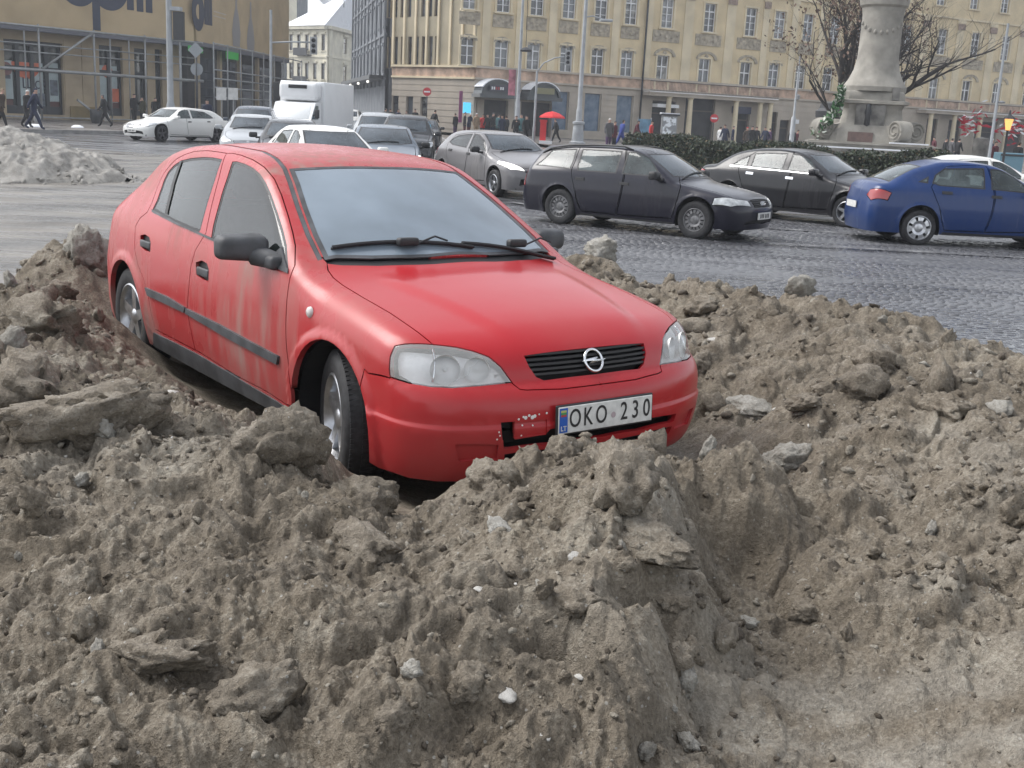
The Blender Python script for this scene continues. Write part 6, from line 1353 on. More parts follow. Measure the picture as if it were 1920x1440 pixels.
# ------------------------------------------------------------------ traffic
def spec(front, wb, rear, W, top, belt=.93, wtab=None, kf=.16, kf4=.2, kr=.15, kr4=.12, hood_z=.70, tail_z=.95, bow=None, flare=.014, ax=.31, ar=.36, sr=None, gplan=None):
    h = W/2
    return dict(top=top, bow=bow or [(-1, 0), (-.6, .10), (0, .18), (.3, .26), (1.0, .2), (1.4, .06), (2, 0), (wb, -.1), (wb+rear, -.18)], crown=[(-1.2, .06), (0, .07), (.4, .05), (1.2, .09), (2, .09), (wb+rear, .06)],
        w=wtab or [(0, h-.11), (.2, h-.05), (.35, h-.015), (.5, h-.002), (.62, h), (.75, h-.012), (.88, h-.03), (.97, h-.06), (1.1, h-.125), (1.25, h-.20), (1.4, h-.285), (1.55, h-.36)],
        plan=[(-1.2, .12), (-.75, .06), (-.4, .02), (0, .004), (.6, 0), (wb-.2, .0), (wb+.3, .02), (wb+rear, .10)], gplan=gplan or [(-1, 0), (.3, .02), (.8, 0), (1.6, -.01), (wb-.2, .015), (wb+rear, .09)], belt=belt,
        sf=[(0, -front+.12), (.2, -front+.05), (.35, -front+.008), (.48, -front), (.58, -front+.02), (hood_z-.02, -front+.07), (hood_z+.1, -front+.25), (1.6, .2)],
        sr=sr or [(0, wb+rear-.12), (.25, wb+rear-.03), (.45, wb+rear), (.62, wb+rear-.01), (.8, wb+rear-.04), (tail_z+.02, wb+rear-.09), (1.6, wb+rear-.55)],
        kf=kf, kf4=kf4, kr=kr, kr4=kr4, kts=[(-1, .11), (-.3, .13), (.1, .13), (.4, .07), (1, .06), (1.6, .07), (wb, .08), (wb+rear, .12)], kfs=.14, krs=.14, flare=[((0, ax), ar+.02, ar+.07, flare, .8), ((wb, ax), ar+.02, ar+.07, flare, .8)], front_s=-front, rear_s=wb+rear, wb=wb, half=h)
M_HEADGLASS = mat('headlamp_glass', (.45, .47, .48), .15, metal=.3, var=.3, scale=12, coat=1)
M_HEADLIT = mat('lit_headlamp', (.8, .8, .8), .2, emit=(1, .98, .92), estr=1.1)
M_CARGLASS2 = glass_mat('car_glass_painted_sheen', (.5, .57, .57), film=.22, film_col=(.24, .30, .31), transp=.55)  # film colour paints in pale reflections and the bright view through
M_WSCREEN = glass_mat('windscreen_sky', (.5, .55, .58), film=.30, film_col=(.17, .21, .25), transp=.45)  # sky reflection is put into the film colour
M_AMBER = mat('amber_lens', (.55, .16, .02), .3)
def build_car(name, sp, ft, paint, label, group='cars in the slow traffic across the square', step=.05, detail=True, lit=False):
    b = Body(sp); wb = sp['wb']; h = sp['half']; root = empty(name, (0, 0, 0), 0, label, ft.get('cat', 'car'), group); rg = []
    add = lambda nm, poly, **k: rg.append(dict(name=nm, poly=poly, **k))
    r = ft.get('arch', .36); ax = ft.get('ax', .31)
    add('arch', circle3(b, 0, ax, r), skip=True); add('arch', circle3(b, wb, ax, r), skip=True)
    pt = lambda q: b.S(q[1], q[2]) if q[0] == 'S' else b.Fr(q[1], q[2]) if q[0] == 'F' else b.Re(q[1], q[2]) if q[0] == 'R' else b.Tp(q[1], q[2])
    (s0, s0e, y0), (s1, s1e, y1) = ft['ws']
    edge = [b.Tp(s0e+(s1e-s0e)*t, -(y0+(y1-y0)*t)) for t in np.linspace(0, 1, 8)]
    ctr = [b.Tp(s, .08) for s in np.linspace(s1, s0, 10)]
    add('windshield', edge+[b.Tp(s1+(s1e-s1)*.3, -y1*.55)]+ctr+[b.Tp(s0+(s0e-s0)*.3, -y0*.55)], ring=.03, ringname='screen_seal')
    (r0, r0e, v0), (r1, r1e, v1) = ft['rw']
    if ft.get('rear_upright'):
        edge = [b.Re(-(v0+(v1-v0)*t), r0+(r1-r0)*t) for t in np.linspace(0, 1, 6)]; ctr = [b.Re(.08, r1+(r0-r1)*t) for t in np.linspace(0, 1, 6)]; add('rear_window', edge+ctr)
    else:
        edge = [b.Tp(r0e+(r1e-r0e)*t, -(v0+(v1-v0)*t)) for t in np.linspace(0, 1, 8)]; ctr = [b.Tp(s, .08) for s in np.linspace(r1, r0, 10)]
        add('rear_window', edge+[b.Tp(r1+(r1e-r1)*.3, -v1*.55)]+ctr+[b.Tp(r0+(r0e-r0)*.3, -v0*.55)], ring=.03, ringname='rear_seal')
    add('headlight', [pt(q) for q in ft['head']], gap=detail, sided=True); add('tail_light', [pt(q) for q in ft['tail']], gap=detail, sided=True)
    if 'grille' in ft: add('grille', [pt(q) for q in ft['grille']])
    if 'intake' in ft: add('intake', [pt(q) for q in ft['intake']])
    for i, wn in enumerate(ft['windows']): add('window%d' % i, [b.S(s, z) for s, z in wn], ring=.022, ringname='side_seal%d' % i, sided=True)
    if 'handles' in ft:
        for i, (s, z) in enumerate(ft['handles']): add('handle%d' % i, [b.S(s-.09, z-.022), b.S(s+.09, z-.018), b.S(s+.09, z+.03), b.S(s-.09, z+.026)], sided=True)
    if 'strip' in ft: add('belt_strip', [b.S(s, z) for s, z in ft['strip']], sided=True)
    if detail:
        for i, d in enumerate(ft['doors']): add('door%d' % i, [b.S(s, z) for s, z in d], gap=True, sided=True)
        fs = ft['ws'][0]; hb = [b.Tp(fs[0]-.03, .08)]
        sid = [b.Tp(s, -(h-.17-.05*max(0, -s))) for s in np.linspace(fs[1]-.08, -sp['front_s']*-1+.22, 10)]
        add('hood', sid+[b.Tp(sp['front_s']+.12, -.45), b.Tp(sp['front_s']+.09, .08)]+[b.Tp(s, .08) for s in np.linspace(sp['front_s']+.12, fs[0]-.03, 12)]+[b.Tp(fs[0]+(fs[1]-fs[0])*.3-.03, -y0*.55)], gap=True)
        if 'sill' in ft: add('sill', [b.S(s, z) for s, z in ((.36, .16), (.40, ft['sill']), (wb-.42, ft['sill']), (wb-.36, .16))], sided=True)
    P = cut_body(b, rg, step, ft.get('seam', wb*.62), gap=.006, zb=ft.get('zb', .2)); mid = {}
    for (nm, sd), part_ in P.items():
        base = nm.rstrip('0123456789')
        if base == 'body': panel('body', part_, paint, root, .03)
        elif base == 'door': mid[nm+sd] = panel('door', part_, paint, root, .01)
        elif base == 'hood': panel('hood', part_, paint, root, .01)
        elif base == 'windshield': panel('windshield', part_, ft.get('ws_mat', M_WSCREEN), root, 0)
        elif base == 'rear_window': panel('rear_window', part_, M_CARGLASS2, root, 0)
        elif base == 'window': panel('window', part_, ft.get('glass', M_CARGLASS2), root, 0, .004)
        elif base.endswith('seal'): panel('window_seal', part_, M_BLACK, root, 0)
        elif base == 'headlight': panel('headlight', part_, M_HEADLIT if lit else M_HEADGLASS, root, .02, -.002)
        elif base == 'tail_light': panel('tail_light', part_, M_TAIL, root, .02, -.004)
        elif base == 'grille': panel('grille', part_, M_BLACK, root, 0, .012)
        elif base == 'intake': panel('intake', part_, M_DARK, root, -.03, .03)
        elif base == 'handle': panel('door_handle', part_, ft.get('handle_mat', M_BLACK), root, .015, -.012)
        elif base == 'belt_strip': panel('belt_strip', part_, M_CHROME, root, .008, -.006)
        elif base == 'sill': panel('sill', part_, M_BLACK, root, .012, -.004)
    if 'grille' in ft:
        V = P[('grille', '')][0]; z0, z1 = V[:, 2].min()+.015, V[:, 2].max()-.01; yw = V[:, 1].max()*.93
        for k in range(4):
            z = z0+(z1-z0)*(k+.5)/4; o = MB(); o.tube([b.Fr(y, z)+np.array([.002, 0, 0]) for y in np.linspace(-yw, yw, 10)], .010, 6); o.build('grille_bar', M_CHROME if ft.get('chrome_grille') else M_BLACK, root)
        c = b.Fr(0, (z0+z1)/2); o = MB()
        if ft.get('emblem') == 'rings':
            for k in range(4): o.tube([c+np.array([.02, .045*(k-1.5)+.03*math.cos(t), .03*math.sin(t)]) for t in np.linspace(0, 6.2832, 17)], .006, 5, False)
        else: o.lathe([(.045, -.005), (.045, .008), (.03, .012), (0, .012)], c=tuple(c), axis='x', n=16)
        o.build('emblem', M_CHROME, root)
    if ft.get('plate_f', True):
        zp = ft.get('plate_z', .42); c = b.Fr(0, zp); o = MB(); o.box((c[0]+.012, 0, zp), (.006, .26, .056)); pl = o.build('number_plate', M_PLATE, root)
        for k, y in enumerate((-.16, -.10, -.04, .05, .11, .17)):
            o = MB(); o.box((c[0]+.019, y, zp), (.001, .018, .034)); o.build('plate_mark', M_INK, pl)
    c = b.Re(0, .62); o = MB(); o.box((c[0]-.012, 0, .62), (.006, .26, .056)); o.build('number_plate', M_PLATE, root)
    m_s = ft.get('mirror_s', .72); mz = ft.get('mirror_z', sp['belt']+.05)
    for s in (-1, 1):
        o = MB(); o.add(*round_box((-m_s, s*(h+.10), mz), (.075, .105, .068), .04)); o.add(*round_box((-m_s+.06, s*(h-.03), mz-.06), (.05, .07, .025), .018)); o.build('wing_mirror', ft.get('mirror_mat', paint), root, 'auto')
    o = MB(); x0 = -.2 if 'ws_wiper' not in ft else 0; pts = [b.Tp(s0+.06+.09*t, -.55+.9*t)+np.array([0, 0, .015]) for t in np.linspace(0, 1, 8)]; o.tube(pts, .012, 5); o.build('wiper', M_BLACK, root)
    if ft.get('rails'):
        for s in (-1, 1):
            o = MB(); pts = [b.Tp(q, s*(h-.285))+np.array([0, 0, .035]) for q in np.linspace(1.35, wb+.55, 12)]; pts[0] = pts[0]-np.array([0, 0, .035]); pts[-1] = pts[-1]-np.array([0, 0, .035]); o.tube(pts, .016, 6); o.build('roof_rail', M_BLACK, root, True)
    arch_liner(root, 0, ax, r+.01, h-.42, h-.06); arch_liner(root, wb, ax, r+.01, h-.42, h-.06)
    o = MB(); o.box2((sp['front_s']*-1-.15, -h+.22, .22), (-wb-.5, h-.22, .38)); o.box2((-.42, -h+.10, .21), (-wb+.42, h-.10, .32)); o.box2((.55, -h+.4, .38), (-.2, h-.4, .6)); o.build('underbody', M_DARK, root)
    o = MB(); o.add(*round_box((-s0-.38, 0, sp['belt']-.16), (.2, h-.2, .12), .06)); o.build('dashboard', M_BLACK, root, 'auto')
    seats(root, s0+1.0, wb-.45, .34, .36, 1, h-.26)
    if ft.get('driver', True):
        o = MB(); o.add(*round_box((-s0-1.10, .36, sp['belt']-.02), (.13, .20, .24), .10)); o.lathe([(0, -.13), (.07, -.10), (.095, 0), (.085, .08), (0, .13)], c=(-s0-1.06, .36, sp['belt']+.33), n=12); d_ = o.build('driver_silhouette', M_SEAT, root, 'auto')
    tr, tw = ft.get('tyre', (.31, .195)); rr = ft.get('rim_r', .195)
    for s in (-1, 1):
        for x in (0, -wb): wheel(root, (x, s*(h-.02-tw/2), tr), s, tr, tw, rr, ft.get('rim', 'five'), 0, ft.get('rim_mat', M_ALLOY))
    return root, b
def place(root, P, ang, which='fw', side=-1, z=ROAD):
    """put the car so that its near front (fw) or rear (rw) wheel stands on ground point P"""
    h = root['half']; wb = root['wb']; x = 0 if which == 'fw' else -wb; y = side*(h-.05); c, s = math.cos(ang), math.sin(ang)
    root.location = (P[0]-(c*x-s*y), P[1]-(s*x+c*y), z); root.rotation_euler = (0, 0, ang)
def repaint(root, paint, new):
    for o in [root]+list(root.children_recursive):
        for sl in o.material_slots:
            if sl.material == paint: sl.link = 'OBJECT'; sl.material = new
def fin(root, sp): root['half'] = sp['half']; root['wb'] = sp['wb']; return root

# dark navy estate
P_NAVY = car_paint('navy_paint', (.005, .005, .015), dirt=.22, rough=.3, dirt_col=(.05, .047, .05), top_dirt=.03)
sp_est = spec(.86, 2.617, .98, 1.733, [(-1.2, .5), (-.95, .6), (-.8, .69), (-.66, .735), (-.4, .80), (0, .868), (.25, .91), (.33, .95), (.6, 1.10), (.9, 1.255), (1.1, 1.345), (1.3, 1.395), (1.7, 1.42), (2.4, 1.412), (3.0, 1.37), (3.2, 1.335), (3.32, 1.24), (3.5, 1.0), (3.56, .95), (3.7, .75)], tail_z=.95)
ft_est = dict(ws=((.34, .52, .66), (1.02, 1.12, .54)), rw=((3.3, 3.28, .5), (3.50, 3.46, .58)), head=[('S', -.30, .58), ('F', -.80, .57), ('F', -.42, .575), ('F', -.42, .67), ('F', -.62, .69), ('S', -.32, .69)], tail=[('S', 3.40, .62), ('S', 3.40, .90), ('R', -.70, .90), ('R', -.72, .62)],
    windows=[[(.66, .955), (1.43, .955), (1.43, 1.33), (1.28, 1.335), (1.02, 1.25)], [(1.53, .955), (2.30, .955), (2.34, 1.05), (2.34, 1.325), (1.53, 1.335)], [(2.44, .965), (3.24, .985), (2.98, 1.28), (2.44, 1.32)]],
    doors=[[(.42, .30), (1.46, .27), (1.48, 1.37), (1.2, 1.365), (.78, 1.18), (.46, .96)], [(1.485, .27), (2.16, .27), (2.30, .62), (2.42, .95), (2.39, 1.36), (1.50, 1.37)]], handles=[(1.34, .80), (2.22, .82)], grille=[('F', .08, .55), ('F', -.33, .555), ('F', -.34, .68), ('F', .08, .69)], intake=[('F', .08, .27), ('F', -.55, .27), ('F', -.55, .34), ('F', .08, .34)], emblem='rings', rails=True, rim='steel', rim_r=.185, sill=.24, rim_mat=mat('grey_steel_wheel', (.16, .16, .165), .5, metal=.4, var=.3, scale=20), mirror_mat=M_BLACK, plate_z=.42)
estate, _ = build_car('estate_car', sp_est, ft_est, P_NAVY, 'dark navy estate car with roof rails and steel wheels', step=.035); fin(estate, sp_est)
pf, pr = at_z(1299, 448, ROAD), at_z(1038, 419, ROAD); ang = math.atan2(pf.y-pr.y, pf.x-pr.x); place(estate, pf, ang, 'fw')

# saloons: blue, black, white
top_sed = lambda H, wb, rear, hz=.0: [(-1.2, .52), (-.95, .62), (-.8, .70), (-.66, .75), (-.4, .82), (0, .90), (.25, .945), (.36, .99), (.6, 1.12), (.9, 1.27), (1.12, H-.085), (1.35, H-.03), (1.8, H), (2.2, H-.015), (wb-.1, H-.075), (wb+.1, H-.13), (wb+.45, H-.30), (wb+.62, 1.06+hz), (wb+.8, 1.035+hz), (wb+rear-.06, 1.01+hz), (wb+rear+.02, .90+hz), (wb+rear+.3, .7)]
P_BLUE = car_paint('blue_paint', (.003, .028, .125), dirt=.10, rough=.28, dirt_col=(.15, .16, .19), top_dirt=.05)
sp_blue = spec(.84, 2.57, .95, 1.72, top_sed(1.455, 2.57, .95), belt=.97, tail_z=1.0)
def ft_sed(wb, rear, H, **k):
    d = dict(ws=((.38, .58, .66), (1.06, 1.2, .53)), rw=((wb+.02, wb-.02, .52), (wb+.58, wb+.54, .60)), head=[('S', -.22, .70), ('F', -.80, .62), ('F', -.48, .62), ('F', -.50, .68), ('F', -.66, .755), ('S', -.26, .80)],
        tail=[('S', wb+rear-.42, .87), ('S', wb+rear-.36, .74), ('R', -.66, .72), ('R', -.5, .80), ('R', -.56, .90), ('S', wb+rear-.22, .925)],
        windows=[[(.66, .965), (1.40, 1.0), (1.40, H-.105), (1.22, H-.115), (.98, 1.235)], [(1.50, 1.0), (2.28, 1.02), (2.42, 1.06), (2.36, 1.2), (2.20, H-.14), (1.50, H-.10)], [(2.48, 1.05), (2.66, 1.07), (2.46, 1.18)]],
        doors=[[(.42, .32), (1.43, .28), (1.45, H-.06), (1.2, H-.08), (.78, 1.2), (.46, .98)], [(1.455, .28), (wb-.44, .28), (wb-.30, .66), (wb-.14, 1.0), (wb-.28, 1.24), (wb-.45, H-.10), (1.47, H-.06)]], handles=[(1.30, .88), (2.16, .91)], grille=[('F', .08, .58), ('F', -.42, .59), ('F', -.45, .67), ('F', .08, .69)], intake=[('F', .08, .27), ('F', -.6, .27), ('F', -.58, .40), ('F', .08, .42)], sill=.25)
    d.update(k); return d
blue, _ = build_car('saloon_car', sp_blue, ft_sed(2.57, .95, 1.455, rim='cap', tyre=(.30, .185), rim_r=.20, mirror_z=1.03), P_BLUE, 'bright blue saloon with red tail lamp entering from the right edge', step=.04); fin(blue, sp_blue)
pr = at_z(1718, 460, ROAD); place(blue, pr, R(1.5), 'rw')
P_BLACK = car_paint('black_paint', (.005, .005, .008), dirt=.18, rough=.28, dirt_col=(.05, .048, .05), top_dirt=.05)
sp_blk = spec(.90, 2.75, 1.08, 1.82, top_sed(1.46, 2.75, 1.08), belt=.97, tail_z=1.0)
black, _ = build_car('saloon_car', sp_blk, ft_sed(2.75, 1.08, 1.46, strip=[(.72, .975), (2.0, .998), (2.85, 1.015), (2.85, 1.036), (2.0, 1.020), (.72, .997)], handle_mat=M_CHROME, handles=[(1.34, .87), (2.3, .90)], chrome_grille=True, mirror_z=1.03,
    windows=[[(.72, .995), (1.45, 1.015), (1.45, 1.355), (1.24, 1.345), (1.0, 1.245)], [(1.55, 1.018), (2.34, 1.03), (2.34, 1.31), (2.1, 1.345), (1.55, 1.36)], [(2.42, 1.033), (2.84, 1.04), (2.66, 1.17), (2.42, 1.29)]]), P_BLACK, 'black saloon with chrome window strip, between the navy estate and the hedge', step=.045); fin(black, sp_blk)
pf = at_z(1583, 427, ROAD); q0, q1 = at_z(1442, 397, ROAD+.2), at_z(1552, 409, ROAD+.2); place(black, pf, math.atan2(q1.y-q0.y, q1.x-q0.x), 'fw')
P_WHITE = car_paint('white_paint', (.72, .72, .70), dirt=.12, rough=.3, dirt_col=(.4, .38, .34), top_dirt=.04)
sp_lux = spec(.88, 3.10, 1.12, 1.87, top_sed(1.47, 3.10, 1.12), belt=.97, tail_z=1.0)
lux, _ = build_car('saloon_car', sp_lux, ft_sed(3.10, 1.12, 1.47, chrome_grille=True, tyre=(.34, .24), rim_r=.245, arch=.385, ax=.34, mirror_z=1.04, ws_mat=M_CARGLASS2, rw=((3.0, 2.96, .52), (3.66, 3.6, .6)),
    windows=[[(.78, .99), (1.60, 1.01), (1.60, 1.36), (1.30, 1.355), (1.05, 1.255)], [(1.70, 1.012), (2.72, 1.03), (2.95, 1.05), (2.82, 1.16), (2.5, 1.31), (1.70, 1.365)], [(3.0, 1.05), (3.06, 1.06), (2.98, 1.1)]],
    grille=[('F', .08, .52), ('F', -.36, .53), ('F', -.46, .70), ('F', .08, .72)], handles=[(1.5, .86), (2.6, .89)]), P_WHITE, 'long white saloon with black alloy wheels in front of the department store'); fin(lux, sp_lux)
repaint(lux, M_ALLOY, mat('dark_alloy', (.10, .10, .11), .35, metal=.7))
pf, pr = at_z(305, 266, ROAD), at_z(400, 267, ROAD); place(lux, pf, math.atan2(pf.y-pr.y, pf.x-pr.x), 'fw', 1)
# grey hatchback
P_GREY = car_paint('grey_paint', (.19, .185, .19), dirt=.2, rough=.3, dirt_col=(.17, .16, .15), top_dirt=.05)
sp_hat = spec(.86, 2.64, .80, 1.81, [(-1.2, .55), (-.95, .66), (-.8, .74), (-.6, .80), (-.3, .87), (0, .935), (.2, .985), (.3, 1.03), (.6, 1.20), (.9, 1.335), (1.15, 1.415), (1.5, 1.455), (2.0, 1.46), (2.5, 1.42), (2.8, 1.355), (3.0, 1.26), (3.2, 1.08), (3.32, .96), (3.5, .8)], belt=.98, hood_z=.76)
hatch, _ = build_car('hatchback_car', sp_hat, dict(ws=((.26, .5, .68), (1.0, 1.16, .55)), rw=((2.86, 2.82, .48), (3.14, 3.1, .56)), head=[('S', -.12, .76), ('F', -.80, .66), ('F', -.5, .64), ('F', -.55, .70), ('F', -.70, .78), ('S', -.12, .82)], tail=[('S', 3.1, .80), ('S', 3.05, .95), ('R', -.60, .98), ('R', -.62, .82)],
    windows=[[(.5, .99), (1.42, 1.02), (1.42, 1.37), (1.2, 1.36), (.85, 1.235)], [(1.52, 1.025), (2.3, 1.06), (2.58, 1.12), (2.48, 1.22), (2.25, 1.30), (1.52, 1.37)]], doors=[[(.42, .34), (1.45, .28), (1.46, 1.40), (1.2, 1.39), (.76, 1.23), (.46, .98)], [(1.475, .28), (2.2, .28), (2.34, .66), (2.62, 1.1), (2.4, 1.30), (1.48, 1.40)]], handles=[(1.32, .90), (2.3, .94)], grille=[('F', .08, .58), ('F', -.5, .60), ('F', -.5, .63), ('F', .08, .64)], intake=[('F', .08, .28), ('F', -.62, .30), ('F', -.60, .45), ('F', .08, .45)], mirror_mat=M_BLACK, mirror_z=1.03, sill=.25, glass=M_GLASS_SIDE), P_GREY, 'grey hatchback with its headlamps lit behind the red car', step=.045, lit=True); fin(hatch, sp_hat)
place(hatch, at_z(925, 369, ROAD), R(-60), 'fw')
# more of the queue: copies and two taller bodies
def clone(src, paint_old, paint_new, label, px, Y, ang, name=None, group='cars queuing behind the red car'):
    c = copy_tree(src); c['label'] = label; c['group'] = group; c['category'] = src['category']
    if name: c.name = name
    repaint(c, paint_old, paint_new); p = at_y(px, 215, Y); c.location = (p.x, Y, ROAD); c.rotation_euler = (0, 0, ang); return c
P_SILVER = car_paint('silver_paint', (.36, .38, .40), dirt=.2, rough=.3, dirt_col=(.3, .29, .27), top_dirt=.04); P_DKGREY = car_paint('dark_grey_paint', (.025, .027, .032), dirt=.18, rough=.3, dirt_col=(.14, .14, .14), top_dirt=.05); P_BLUEGREY = car_paint('blue_grey_paint', (.12, .145, .18), dirt=.2, rough=.3, dirt_col=(.2, .2, .2), top_dirt=.05)
def facing(px, extra=0): return math.atan2(-1, 0)-math.atan((px-960)/2115.)*0+R(extra)
clone(blue, P_BLUE, P_WHITE, 'white saloon seen over the red car\'s roof, its dark side windows showing', 655, 21.6, R(-62))
clone(blue, P_BLUE, P_DKGREY, 'dark grey saloon left of the white saloon over the red car\'s roof', 545, 29.0, R(-80))
clone(black, P_BLACK, P_SILVER, 'silver saloon in front of the dark pickup in the queue', 468, 36, R(-80))
clone(hatch, P_GREY, P_BLUEGREY, 'blue grey hatchback tucked behind the white saloon', 722, 27.0, R(-82))
sp_suv = spec(.88, 2.70, .92, 1.84, [(-1.2, .62), (-.95, .76), (-.8, .88), (-.6, .95), (-.3, 1.0), (0, 1.04), (.22, 1.09), (.32, 1.15), (.6, 1.34), (.85, 1.50), (1.05, 1.61), (1.3, 1.67), (1.9, 1.70), (2.8, 1.68), (3.2, 1.63), (3.4, 1.50), (3.58, 1.1), (3.8, .8)], belt=1.08, hood_z=.86, tail_z=1.1, ax=.35, wtab=[(0, .80), (.2, .86), (.35, .90), (.5, .918), (.8, .92), (1.0, .90), (1.15, .865), (1.3, .80), (1.5, .70), (1.7, .60)])
P_SUV = car_paint('slate_paint', (.055, .07, .095), dirt=.25, rough=.3, dirt_col=(.16, .16, .16), top_dirt=.06)
suv, _ = build_car('tall_car', sp_suv, dict(ws=((.30, .5, .70), (.92, 1.04, .62)), rw=((1.2, 1.5, .6), (1.15, 1.5, .62)), rear_upright=True, head=[('S', -.25, .78), ('F', -.82, .72), ('F', -.5, .72), ('F', -.52, .82), ('F', -.75, .88), ('S', -.28, .88)], tail=[('S', 3.45, .9), ('S', 3.45, 1.2), ('R', -.72, 1.2), ('R', -.74, .9)],
    windows=[[(.6, 1.12), (1.42, 1.13), (1.42, 1.54), (1.1, 1.53), (.86, 1.38)], [(1.52, 1.13), (2.4, 1.14), (2.4, 1.55), (1.52, 1.55)], [(2.5, 1.15), (3.25, 1.2), (3.1, 1.5), (2.5, 1.54)]], doors=[[(.42, .4), (1.45, .32), (1.46, 1.58), (1.1, 1.58), (.5, 1.12)]], handles=[(1.32, .98), (2.3, 1.0)], grille=[('F', .08, .66), ('F', -.42, .67), ('F', -.44, .82), ('F', .08, .83)], intake=[('F', .08, .32), ('F', -.6, .34), ('F', -.58, .5), ('F', .08, .5)], tyre=(.35, .23), rim_r=.22, arch=.40, ax=.35, mirror_s=.6, zb=.26, sill=.32), P_SUV, 'slate blue pickup like car with pale windscreen beside the white box truck', 'cars queuing behind the red car', step=.06); fin(suv, sp_suv)
def put(o, px, Y, ang): p = at_y(px, 215, Y); o.location = (p.x, Y, ROAD); o.rotation_euler = (0, 0, ang)
put(suv, 468, 46, R(-84)); suv['label'] = 'slate blue tall car with pale windscreen left of the white box truck'
clone(suv, P_SUV, P_SILVER, 'pale silver people carrier right of the white box truck', 703, 44, R(-88), group='cars queuing behind the red car')
clone(suv, P_SUV, P_DKGREY, 'black people carrier half hidden behind the grey hatchback', 762, 37, R(-86), group='cars queuing behind the red car')
c = clone(hatch, P_GREY, P_DKGREY, 'dark hatchback with lit headlamp at the corner of the ochre building', 792, 58, R(-88))
far = [(651, 90, suv, P_SUV, P_WHITE, 'white van coming out of the far street'), (672, 105, blue, P_BLUE, P_SILVER, 'silver car in the mouth of the far street'), (648, 130, suv, P_SUV, P_WHITE, 'second, smaller white van deeper in the far street'), (684, 128, hatch, P_GREY, P_SILVER, 'small pale car on the right deep in the far street'), (668, 150, suv, P_SUV, P_BLUEGREY, 'farthest blue grey car in the far street')]
for px, Y, s_, a_, b_, lb in far: clone(s_, a_, b_, lb, px, Y, R(-90), group='cars in the far street')
clone(blue, P_BLUE, P_WHITE, 'white car cut by the right edge behind the blue saloon', 1975, 27.5, R(-6), group='cars in the slow traffic across the square')
# white refrigerated box truck
def truck():
    t = empty('box_truck', (0, 0, 0), 0, 'white refrigerated box truck with a dark cooling grille over its cab', 'truck'); w = M_WHITE_T = mat('truck_white', (.74, .75, .76), .35, var=.05, scale=1)
    o = MB(); o.add(*round_box((-2.9, 0, 1.72), (1.9, 1.04, 1.12), .05)); o.build('cargo_box', w, t, 'auto')
    o = MB(); o.add(*round_box((-.78, 0, 2.42), (.30, .92, .40), .22, 5)); rf = o.build('cooling_unit', w, t, 'auto'); o = MB(); o.box((-.475, .0, 2.60), (.02, .42, .075)); o.build('cooling_grille', M_BLACK, rf)
    for k in range(4): o = MB(); o.box((-.452, 0, 2.55+.032*k), (.006, .40, .006)); o.build('grille_bar', M_DKMETAL, rf)
    o = MB(); prof = [(.95, .35), (.98, .75), (.90, 1.02), (.30, 1.22), (-.22, 1.92), (-.95, 1.98), (-.95, .35)]
    o.prism([(x, -.92, z) for x, z in prof], (0, 1.84, 0)); cab = o.build('cab', w, t)
    b0 = Vector((.30, 0, 1.22)); b1 = Vector((-.22, 0, 1.92)); d = b1-b0; n = Vector((d.z, 0, -d.x)).normalized()*.012
    o = MB(); o.add([b0+d*.06+n+Vector((0, -.80, 0)), b0+d*.06+n+Vector((0, .80, 0)), b0+d*.94+n+Vector((0, .74, 0)), b0+d*.94+n+Vector((0, -.74, 0))], [(0, 1, 2, 3)]); o.build('windshield', M_CARGLASS2, cab)
    for s in (-1, 1):
        o = MB(); o.add([(.18, s*.932, 1.25), (-.55, s*.932, 1.25), (-.55, s*.932, 1.82), (-.22, s*.932, 1.82)], [(0, 1, 2, 3)]); o.build('side_window', M_CARGLASS2, cab)
        o = MB(); o.add(*round_box((.10, s*1.12, 1.48), (.05, .10, .18), .03)); o.tube([(.05, s*.92, 1.40), (.10, s*1.10, 1.46)], .02, 6); o.build('wing_mirror', M_BLACK, cab, 'auto')
        o = MB(); o.add(*round_box((.955, s*.66, .82), (.04, .17, .11), .03)); o.build('headlight', M_HEADGLASS, cab, 'auto')
        wheel(t, (.25, s*.80, .36), s, .36, .21, .21, 'steel'); wheel(t, (-3.4, s*.80, .36), s, .36, .21, .21, 'steel')
    o = MB(); o.box((.985, 0, .70), (.02, .42, .10)); o.build('grille', M_BLACK, cab); o = MB(); o.box2((-4.7, -.5, .42), (-.6, .5, .6)); o.build('chassis', M_DARK, t)
    o = MB(); o.box((1.0, 0, .48), (.01, .26, .056)); o.build('number_plate', M_PLATE, cab)
    put(t, 550, 50, R(-101)); return t
truck()
